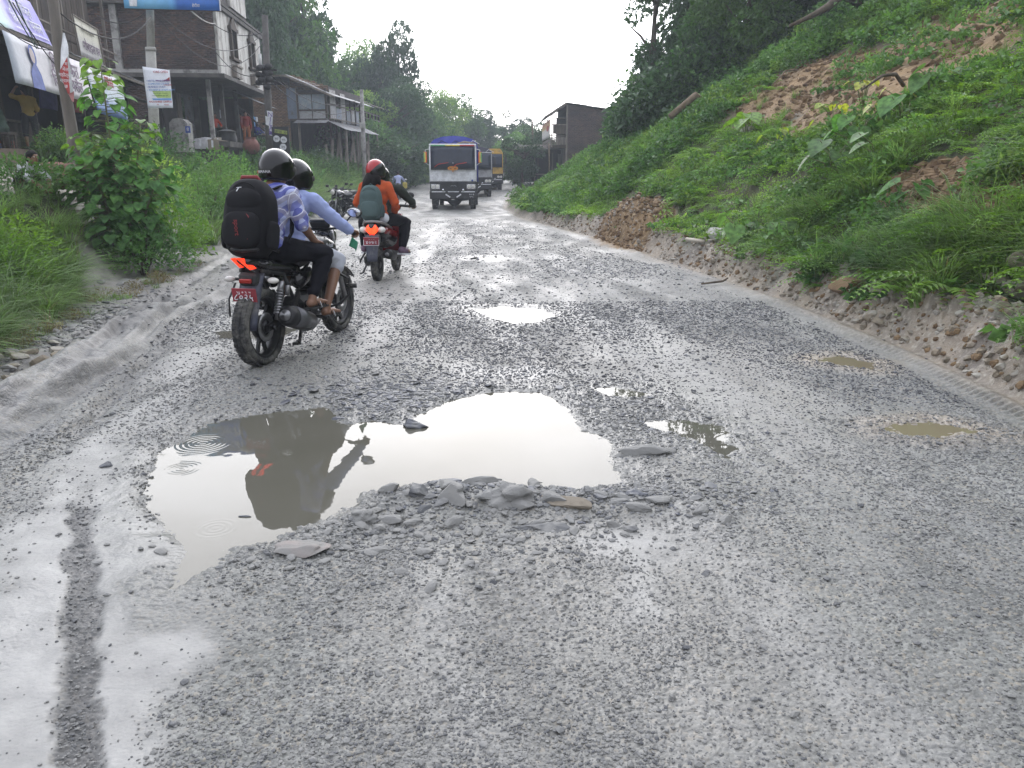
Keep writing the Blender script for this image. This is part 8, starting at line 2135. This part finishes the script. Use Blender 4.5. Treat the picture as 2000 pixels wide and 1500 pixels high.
SJ = dict(hip=(.42, 0, .88), neck=(.52, .0, 1.30), head=(.56, .04, 1.42), shL=(.52, .14, 1.25), shR=(.50, -.24, 1.25), elL=(.66, .32, 1.06), elR=(.64, -.40, 1.07), wrL=(.86, .34, 1.02), wrR=(.87, -.355, 1.02),
   hdL=(1, .1, -.1), hdR=(1, -.05, -.1), hpL=(.46, .11, .84), hpR=(.46, -.11, .84), knL=(.84, .20, .76), knR=(.82, -.27, .76), anL=(.74, .14, .42), anR=(.66, -.24, .42), ftL=(1, .1, 0), ftR=(1, -.2, 0))
SDR, _b = rider('person in a dark green jacket steering the scooter, half hidden by the orange jacket', SJ, fabric('dark_green_jacket', (.035, .042, .035)), fabric('black_cotton', (.014, .014, .018)), SCOOT, None, sleeve=1.95, pant=1.95, shoe=BLKPL, shirt_name='jacket', vox=.011)
helmet((.56, .04, 1.43), SDR, HB)
# far motorcyclist and parked machines
FARM = make_motorcycle('small black motorcycle ridden away down the road beside the far thicket', full=False)
FY = 46.5; fp = ATW(777, 386, FY); FARM.location = (fp.x, FY, float(base_profile(FY))); FARM.rotation_euler = (0, 0, R(92))
FARM.location.z = hz(fp.x, FY)
FJ = dict(DJ); FJ = {k: (tuple(v[i] - (.30 if i == 0 and k[:2] in ('hi', 'ne', 'he', 'sh') else 0) for i in range(3)) if k[:2] not in ('hd', 'cu', 'ft') else v) for k, v in FJ.items()}
FJ.update(hip=(.48, 0, .90), neck=(.58, 0, 1.36), head=(.64, 0, 1.50), shL=(.58, .18, 1.29), shR=(.58, -.18, 1.29), hpL=(.52, .12, .87), hpR=(.52, -.12, .87))
FR, _b = rider('far motorcyclist in a light blue shirt with a dark cap of hair', FJ, fabric('light_blue_shirt', (.45, .5, .75)), fabric('dark_trousers', (.02, .02, .03)), FARM, None, sleeve=1.9, pant=1.95, shoe=BLKPL, vox=.02, voxc=.02)
blob('hair', [('e', (.62, 0, 1.54), (.105, .095, .09))], .02, HAIR, FR, 1)
yb = MB(); yb.box((0, 0, 0), (.25, .16, .34), None, .04); yb.tube([(0, -.05, .16), (0, 0, .26), (0, .05, .16)], .01, 6); o = yb.build('bag', mat('yellow_bag', (.55, .45, .08), .7)); o.location = ATW(791, 362, FY); tag(o, 'yellow bag hanging at the right of the far motorcycle', 'bag')
for i, (px, Y, hd, lab) in enumerate(((699, 27.5, 245, 'parked black motorcycle leftmost behind the orange jacketed rider'), (716, 29.5, 235, 'parked black motorcycle half hidden behind the red helmet'))):
 m_ = copy_tree(FARM); m_['label'] = lab; m_['group'] = 'motorcycles parked on the left verge'
 x_ = (px - 1000) / 1510 * Y * .97; m_.location = (x_, Y, hz(x_, Y)); m_.rotation_euler = (0, 0, R(hd)); m_.rotation_euler.x = R(5)
# ---------------------------------------------------------------- trucks
WHT = mat('truck_white', (.78, .79, .82), .35, coat=.3, dirt=(.42, .41, .38), dirt_amt=.15, dscale=2)
TGL = mat('windscreen_glass', (.02, .028, .05), .1, spec=.35)
TBLK = mat('truck_black', (.016, .016, .018), .5, dirt=(.07, .065, .06), dirt_amt=.35, dscale=3)
TARP = mat('blue_tarpaulin', (.03, .045, .34), .55, col2=(.02, .03, .24), scale=2.5, bump=.6, bscale=6)
DTARP = mat('dark_tarpaulin', (.05, .05, .07), .7, scale=2.5)
YEL = mat('truck_yellow', (.62, .38, .06), .45, dirt=(.3, .22, .1), dirt_amt=.3)
OCH = mat('orange_paint', (.68, .26, .03), .5); RED = mat('signal_red', (.55, .04, .03), .5); GRN = mat('flag_green', (.10, .40, .16), .5); YLW = mat('flag_yellow', (.75, .62, .08), .5); ORA = mat('mirror_orange', (.75, .14, .02), .5)
# local: x to the truck's left as the camera sees it (right in picture), y back from the front, z up
def truck_wheel(parent, x, y, r_=.48, w=.27, name='wheel'):
 M = Matrix.Translation((x, y, r_)) @ Matrix.Rotation(R(90), 4, 'Y')
 mb = MB(); mb.lathe([(0, -w * .2), (.1, -w * .25), (.22, -w * .1), (.28, -w * .42), (.28, w * .42), (.22, w * .1), (.1, w * .25), (0, w * .2)], 24, M); wh = mb.build(name, BLKM, parent)
 t = MB(); t.lathe([(.28, -w * .42), (.36, -w * .5), (r_ - .04, -w * .48), (r_ - .01, -w * .38), (r_, -w * .1), (r_, w * .1), (r_ - .01, w * .38), (r_ - .04, w * .48), (.36, w * .5), (.28, w * .42)], 36, M)
 for k in range(30):
  a = 2 * math.pi * k / 30
  for s in (-1, 1): t.box((x + s * w * .24, y + (r_ + .004) * math.cos(a), r_ + (r_ + .004) * math.sin(a)), (w * .4, .055, .02), Matrix.Rotation(a + R(90), 3, 'X'))
 t.build('tyre', TYRE, wh); return wh
def make_truck(label, cab, tarp, kind=0, full=True):
 e = empty('truck', (0, 0, 0), 0, label, 'truck')
 W = 1.08
 # cab shell as frames round the window
 mb = MB(); f = lambda z: .0 + (.10 * (z - 1.72) if z > 1.72 else 0)
 mb.box((0, .95, 1.42), (2 * W, 1.7, .62), None, .04)                    # lower front and sides
 for s in (-1, 1): mb.loft([[Vector((s * (W - .005), f(z), z)), Vector((s * (W - .075), f(z) - .004, z)), Vector((s * (W - .075), f(z) + .12, z)), Vector((s * (W - .005), f(z) + .12, z))] for z in (1.66, 2.62)], smooth=False); mb.box((s * (W - .03), 1.75, 2.15), (.06, .2, .95))
 mb.box((0, .98, 2.66), (2 * W, 1.75, .09), None, .03); mb.build('cab', cab, e)
 mb = MB(); mb.box((0, 1.82, 2.1), (2 * W - .1, .06, 1.1)); mb.box((0, .5, 1.69), (2 * W - .12, 1.0, .06)); mb.build('cab_interior', TBLK, e)
 mb = MB(); mb.grid(lambda u, v: ((u - .5) * (2 * W - .14), f(1.72 + .88 * v) - .006 - .03 * math.sin(math.pi * u), 1.72 + .88 * v), 10, 4); ws = mb.build('windscreen', TGL, e, thick=.012)
 for s in (-1, 1):
  mb = MB(); mb.box((s * (W - .012), .95, 2.13), (.016, 1.3, .78)); mb.build('side_window', TGL, e)
  mb = MB(); mb.tube([(-.35 + s * .48 - .12, -.05, 1.74), (-.35 + s * .48 + .25, -.03, 1.92), (-.35 + s * .48 + .62, -.02, 1.94)], .014, 6) if False else mb.tube([(s * .42 - .42, -.07, 1.76), (s * .42 - .25, -.06, 1.88), (s * .42 + .22, -.05, 1.95)], .016, 6); mb.build('wiper', RED if full else TBLK, e)
 if full:
  mb = MB(); mb.grid(lambda u, v: ((u - .5) * (2 * W - .16), -.012 - .03 * math.sin(math.pi * u) + .09, 2.605 + .05 * v), 9, 1)
  for k, m in enumerate((GRN, YLW, RED)): part_box('visor_strip', ((k - 1) * .66, .06, 2.635), (.66, .03, .05), m, e, ch=.004)
  # golden emblem under the windscreen
  mb = MB(); n = 22; mb.prism([(.24 * math.copysign(abs(math.cos(2 * math.pi * k / n)) ** .8, math.cos(2 * math.pi * k / n)), .085 * math.sin(2 * math.pi * k / n)) for k in range(n)], .02, Matrix.Translation((0, -.055, 1.72)) @ Matrix.Rotation(R(90), 4, 'X')); em = mb.build('emblem', OCH, e)
  mb = MB(); mb.prism([(-.035, -.09), (.0, -.17), (.035, -.09)], .016, Matrix.Translation((0, -.056, 1.72)) @ Matrix.Rotation(R(90), 4, 'X')); mb.build('emblem_point', OCH, em)
  for s in (-1, 1): mb = MB(); mb.prism([(s * .05, .01), (s * .17, .03), (s * .15, -.01), (s * .07, -.02)], .01, Matrix.Translation((0, -.07, 1.715)) @ Matrix.Rotation(R(90), 4, 'X')); mb.build('emblem_eye', TBLK, em)
  mb = MB(); mb.lathe([(0, .006), (.045, .006), (.045, 0)], 16, Matrix.Translation((.88, .096, 1.22)) @ Matrix.Rotation(R(90), 4, 'X')); mb.build('badge', INK_B, e)
  text_mesh('lettering', '51', .08, frame((.02, -.04, 1.93), (1, 0, 0), (0, 0, 1)), INK_W, ws, .002)
 mb = MB(); mb.box((0, .12, .98), (2 * W - .02, .16, .42), None, .02)
 mb.build('grille_surround', TBLK, e)
 for k in range(6): part_box('grille_bar', (0, .025, .86 + .055 * k), (1.1, .02, .02), BLKPL, e)
 if full: mb = MB(); mb.tube([(-.12, .01, .98), (-.06, .005, 1.03), (.0, .005, 1.0), (.08, .005, 1.03), (.14, .01, .98)], .012, 6); mb.build('maker_emblem', STEEL, e)
 for s in (-1, 1):
  hl = part_box('headlight', (s * .82, .035, .97), (.42, .03, .20), CHROME, e, ch=.008)
  for k in (-1, 1): m2 = MB(); m2.lathe([(0, .02), (.05, .016), (.085, 0)], 16, Matrix.Translation((s * .82 + k * .1, .016, .97)) @ Matrix.Rotation(R(90), 4, 'X')); m2.build('lens', LENSC, hl)
  lp = MB(); lp.lathe([(0, .05), (.05, .04), (.068, 0), (.05, -.05), (0, -.06)], 14, Matrix.Translation((s * .46, -.07, .83)) @ Matrix.Rotation(R(90), 4, 'X')); lp.build('fog_lamp', CHROME, e)
  part_box('bumper_strip', (s * .68, -.055, .765), (.62, .01, .04), INK_W, e)
  part_box('chevron', (s * .25, -.056, .60), (.24, .008, .055), INK_W, e, Matrix.Rotation(R(-30 * s), 3, 'Y'))
 part_box('bumper', (0, .06, .63), (2 * W + .02, .2, .34), TBLK, e, ch=.03); part_box('bumper_strip', (0, -.055, .765), (.5, .01, .03), INK_W, e)
 if full:
  pl = part_box('number_plate', (.84, -.05, .60), (.34, .01, .20), TBLK, e)
  text_mesh('lettering', 'ना ६ ख', .085, frame((.84, -.06, .65), (1, 0, 0), (0, 0, 1)), INK_W, pl, .002); text_mesh('lettering', '९०१८', .085, frame((.84, -.06, .56), (1, 0, 0), (0, 0, 1)), INK_W, pl, .002)
 mb = MB(); mb.tube([(-.72, .95, .47), (-.3, .95, .40), (-.12, .95, .30), (.05, .95, .27), (.2, .95, .33), (.35, .95, .42), (.72, .95, .47)], [.07, .08, .12, .16, .13, .08, .07], 10); mb.build('front_axle', TBLK, e)
 mb = MB(); mb.box((-.42, 3.4, .72), (.1, 6.0, .22)); mb.box((.42, 3.4, .72), (.1, 6.0, .22)); mb.box((0, 1.0, .66), (1.5, .9, .22)); mb.box((-.8, 2.6, .62), (.4, .8, .42)); mb.box((.8, 2.6, .62), (.4, .9, .42)); mb.build('chassis', TBLK, e)
 for s in (-1, 1):
  truck_wheel(e, s * .90, .95);
  mb = MB(); mb.grid(lambda u, v: (s * (.74 + .34 * v), .95 + .56 * math.cos(math.pi * u), .5 + .52 * math.sin(math.pi * u)), 12, 1); mb.build('wheel_arch', TBLK, e, thick=.03)
  for w_ in (.76, 1.02): truck_wheel(e, s * w_, 4.9, w=.22)
  mb = MB(); mb.tube([(s * (W - .02), .15, 2.5), (s * (W + .16), .0, 2.46), (s * (W + .17), -.02, 1.95), (s * (W + .02), .1, 1.85)], .014, 6); mo = mb.build('mirror_arm', WHT if full else TBLK, e)
  mi = MB(); mi.box((s * (W + .17), -.03, 2.16), (.16, .05, .44), None, .02); mh = mi.build('mirror', ORA if full else TBLK, mo)
  if full:
   for k, m in enumerate((ORA, YLW, GRN)): part_box('mirror_stripe', (s * (W + .17) + (k - 1) * .05 * s, -.058, 2.16), (.05, .004, .40), m, mh)
 if kind != 2:
  mb = MB(); wd = 1.16
  prof = [(-wd, 1.15), (-wd, 2.55), (-wd * .96, 2.78), (-wd * .80, 2.95), (-wd * .45, 3.06), (0, 3.10), (wd * .45, 3.06), (wd * .80, 2.95), (wd * .96, 2.78), (wd, 2.55), (wd, 1.15)]
  rings = []
  for j in range(9):
   y = 2.0 + 4.6 * j / 8; sg = .03 * math.sin(j * 2.4)
   rings.append([Vector((x * (1 + .01 * math.sin(j * 1.7 + z)), y, z + (sg if z > 2.6 else 0))) for x, z in prof])
  mb.loft(rings); mb.build('tarpaulin', tarp, e)
  mb = MB(); mb.box((0, 4.3, 1.0), (2.28, 4.7, .3), None, .03); mb.build('load_bed', TBLK, e)
  for s in (-.8, -.15, .7):
   rp_ = MB(); rp_.tube([(s, 1.97, 2.72), (s + .22, 1.98, 2.9), (s + .55, 1.97, 2.74)], .014, 5); rp_.build('rope', INK_W if s > 0 else TBLK, e)
  if full:
   ld = MB(); ld.tube([(.15, 1.9, 2.76), (.5, 1.9, 2.84), (1.0, 1.9, 2.79)], [.03, .05, .03], 6); ld.build('bundle_on_roof', CARD, e)
 else:
  mb = MB(); mb.box((0, 4.3, 1.5), (2.3, 4.6, 1.0), None, .05); mb.build('load_bed', cab, e)
  mb = MB(); mb.prism([(-1.08, 2.70), (1.08, 2.70), (.9, 3.0), (-.9, 3.0)], .5, Matrix.Translation((0, .5, 0)) @ Matrix.Rotation(R(90), 4, 'X')); mb.build('roof_board', cab, e)
 return e
T1 = make_truck('white cabbed truck with a blue tarpaulin cover driving towards the camera', WHT, TARP)
x1_ = ATW(886, 404, 36).x; T1.location = (x1_, 36, float(base_profile(36)) - .02); T1.rotation_euler = (0, 0, R(2.5)); T1.scale = (.98, 1, 1.07)
T2 = make_truck('dusty white truck with a dark cover following behind the blue covered one', mat('dusty_white', (.40, .40, .42), .5, dirt=(.25, .24, .23), dirt_amt=.3), DTARP, 1, False)
T2.location = (ATW(928, 385, 50).x, 50, hz(ATW(928, 385, 50).x, 50)); T2.rotation_euler = (0, 0, R(3))
T3 = make_truck('yellow truck last in the line, partly hidden by roadside weeds', YEL, DTARP, 2, False)
T3.location = (ATW(955, 383, 60).x, 60, hz(ATW(955, 383, 60).x, 60)); T3.rotation_euler = (0, 0, R(6))
# ---------------------------------------------------------------- people by the shops
def stander(label, loc, rz, shirt, pants, J=None, sleeve=1.9, pant=1.9, hair=True, h=1.0, pn='trousers', sit=False, vox=.018):
 if sit: J = dict(hip=(0, 0, .48), neck=(.10, 0, .96), head=(.15, 0, 1.10), shL=(.09, .17, .90), shR=(.09, -.17, .90), elL=(.25, .24, .68), elR=(.25, -.24, .68), wrL=(.42, .12, .62), wrR=(.42, -.12, .62), hpL=(.02, .10, .46), hpR=(.02, -.10, .46), knL=(.42, .16, .50), knR=(.42, -.16, .50), anL=(.40, .15, .09), anR=(.40, -.15, .09), ftL=(1, .1, 0), ftR=(1, -.1, 0))
 J = J or dict(hip=(0, 0, .92), neck=(.02, 0, 1.36), head=(.03, 0, 1.50), shL=(.01, .175, 1.30), shR=(.01, -.175, 1.30), elL=(.0, .24, 1.03), elR=(.0, -.24, 1.03), wrL=(.10, .22, .80), wrR=(.10, -.22, .80), hpL=(0, .10, .88), hpR=(0, -.10, .88), knL=(.03, .11, .48), knR=(.0, -.11, .48), anL=(.0, .12, .09), anR=(-.05, -.12, .09), ftL=(1, .15, 0), ftR=(1, -.15, 0))
 e, b_ = rider(label, J, shirt, pants, None, None, sleeve=sleeve, pant=pant, vox=vox, voxc=.018, loc=Vector(loc), H=rz, hands=True, shoe=BLKPL, name_pants=pn, skin=SKIN)
 e.scale = (h, h, h)
 if hair: blob('hair', [('e', Vector(J['head']) + Vector((-.012, 0, .035)), (.105, .092, .095)), ('c', Vector(J['head']) + Vector((-.06, 0, .0)), .07, Vector(J['head']) + Vector((-.07, 0, -.06)), .055)], .014, HAIR, e, 1)
 eyes(J['head'], e)
 return e
stander('person in a mustard yellow shirt with a raised hand at the banner hung shop', inw(.75, 1.6, -.1), R(150), fabric('mustard_shirt', (.32, .22, .05)), fabric('dark_shorts', (.03, .03, .035)), sleeve=.9, pant=1.2, pn='shorts',
  J=dict(hip=(0, 0, .92), neck=(.02, 0, 1.36), head=(.04, 0, 1.50), shL=(.01, .175, 1.30), shR=(.01, -.175, 1.30), elL=(.14, .30, 1.36), elR=(.0, -.25, 1.04), wrL=(.20, .14, 1.55), wrR=(.16, -.2, .86), hpL=(0, .10, .88), hpR=(0, -.10, .88), knL=(.05, .12, .48), knR=(-.02, -.11, .48), anL=(.02, .13, .09), anR=(-.07, -.12, .09), ftL=(1, .15, 0), ftR=(1, -.15, 0)))
stander('seated person in a dull green garment at the left picture edge in the shop', inw(.7, .1, -.1), R(200), fabric('dull_green_cloth', (.05, .08, .06)), fabric('dull_green_cloth2', (.04, .06, .05)), sit=True)
stander('seated person in a bright orange red shirt in the brick shop doorway', inb(-.4, 2.3, .15), R(-40), fabric('orange_red_shirt', (.52, .06, .03)), fabric('dark_cloth', (.03, .03, .03)), sit=True)
stander('standing person in a dark red tunic and orange trousers before the brick shop', inb(.55, 4.6, 0), R(-60), fabric('dark_red_tunic', (.24, .04, .035)), fabric('rust_trousers', (.34, .11, .04)))
stander('person with a grey top standing just behind the red dressed one', inb(.15, 5.4, 0), R(-120), fabric('grey_top', (.16, .16, .17)), fabric('grey_cloth', (.10, .09, .09)), h=.98)
stander('seated person in a pale shirt leaning forward right of the red dressed one', inb(.8, 8.2, .05), R(-150), fabric('pale_shirt', (.42, .42, .46)), fabric('grey_skirt', (.2, .2, .22)), sit=True)
stander('seated person in deep blue beside the pale shirted one', inb(.4, 7.3, .05), R(-20), fabric('deep_blue_shirt', (.04, .05, .22)), fabric('dark_cloth2', (.03, .03, .035)), sit=True)
for (x, y, lab) in ((-.45, 2.25, 'low dark bench under the orange red shirted person'), (.75, 8.15, 'low bench under the pale shirted person'), (.35, 7.25, 'stool under the blue shirted person')):
 b0 = empty('bench', inb(x, y, 0), R(-40), lab, 'bench'); part_box('seat', (0, 0, .38), (.5, .35, .05), WOOD_D, b0)
 for sx in (-1, 1):
  for sy in (-1, 1): part_box('leg', (.2 * sx, .13 * sy, .18), (.05, .05, .36), WOOD_D, b0)
b0 = empty('stool', inw(.7, .1, -.1), 0, 'low stool under the seated person in green at the far left', 'stool'); part_box('seat', (0, 0, .38), (.4, .35, .05), WOOD_D, b0)
for sx in (-1, 1):
 for sy in (-1, 1): part_box('leg', (.16 * sx, .13 * sy, .18), (.05, .05, .36), WOOD_D, b0)
fp_ = ATW(571, 320, 26); fp_.z = hz(fp_.x, 26)
stander('person with a blue face mask standing in the bushes behind the near helmets', (fp_.x, 26, fp_.z), R(-60), fabric('yellow_brown_shirt', (.35, .28, .06)), fabric('dark_cloth3', (.03, .03, .035)))
fm_ = MB(); fm_.ell(Vector((fp_.x, 26, fp_.z)) + Vector((.085, -.085, 1.46)), (.06, .06, .045), 10, 6); o = fm_.build('face_mask', mat('mask_blue', (.35, .5, .75), .7)); bpy.context.view_layer.update()
pm_ = [o2 for o2 in COL.objects if o2.get('label', '').startswith('person with a blue face mask')][0]; o.parent = pm_; o.matrix_parent_inverse = pm_.matrix_world.inverted()
# crouching child in the sandy yard and the rusty barrow beside
cx, cy = -7.0, 11.4
stander('child in a white shirt crouching in the sandy yard left of the rusty sheet', (cx, cy, hz(cx, cy) - .03), R(-20), fabric('white_tee', (.62, .62, .66)), fabric('dark_shorts2', (.03, .03, .04)), sleeve=.7, pant=1.0, h=.80, pn='shorts', vox=.010,
  J=dict(hip=(0, 0, .22), neck=(.26, 0, .56), head=(.36, 0, .66), shL=(.24, .15, .50), shR=(.24, -.15, .50), elL=(.40, .22, .30), elR=(.42, -.2, .30), wrL=(.55, .10, .16), wrR=(.56, -.08, .16), hpL=(.02, .09, .20), hpR=(.02, -.09, .20), knL=(.32, .20, .40), knR=(.32, -.20, .40), anL=(.10, .15, .09), anR=(.10, -.15, .09), ftL=(1, .2, 0), ftR=(1, -.2, 0)))
bw = ATW(98, 352, 11.9); bw.z = hz(bw.x, bw.y)
RS = empty('rusty_sheet_box', bw, R(6), 'rusty brown metal trough propped on a stick beside the crouching child', 'trough')
RUST = mat('rust', (.22, .10, .075), .8, col2=(.14, .07, .055), scale=5, dirt=(.3, .2, .17), dirt_amt=.3)
mb = MB(); mb.grid(lambda u, v: (-.42 + .84 * u, -.05 + .3 * v, .12 + .30 * v + .05 * math.sin(math.pi * u)), 10, 4); mb.build('panel', RUST, RS, thick=.015)
mb = MB(); mb.box((-.43, .1, .25), (.02, .35, .36)); mb.box((.43, .1, .25), (.02, .35, .36)); mb.box((0, .27, .22), (.86, .02, .3)); mb.build('side_panel', RUST, RS)
mb = MB(); mb.tube([(.44, -.06, -.05), (.38, -.02, .48)], .016, 6); mb.build('prop', bpy.data.materials['pale_wood'], RS)
# ---------------------------------------------------------------- the damp air
def haze():
 mb = MB(); mb.box((0, 85, 13.5), (150, 240, 33)); o = mb.build('haze', bpy.data.materials.new('haze_air'))
 m = o.data.materials[0]; m.use_nodes = True; nt = m.node_tree; nt.nodes.clear()
 out = nt.nodes.new('ShaderNodeOutputMaterial'); v = nt.nodes.new('ShaderNodeVolumePrincipled')
 v.inputs['Color'].default_value = (.84, .90, 1.0, 1); v.inputs['Density'].default_value = .0016; v.inputs['Anisotropy'].default_value = .0
 nt.links.new(v.outputs[0], out.inputs['Volume'])
 tag(o, 'thin bluish haze filling the valley', kind='stuff')
haze()
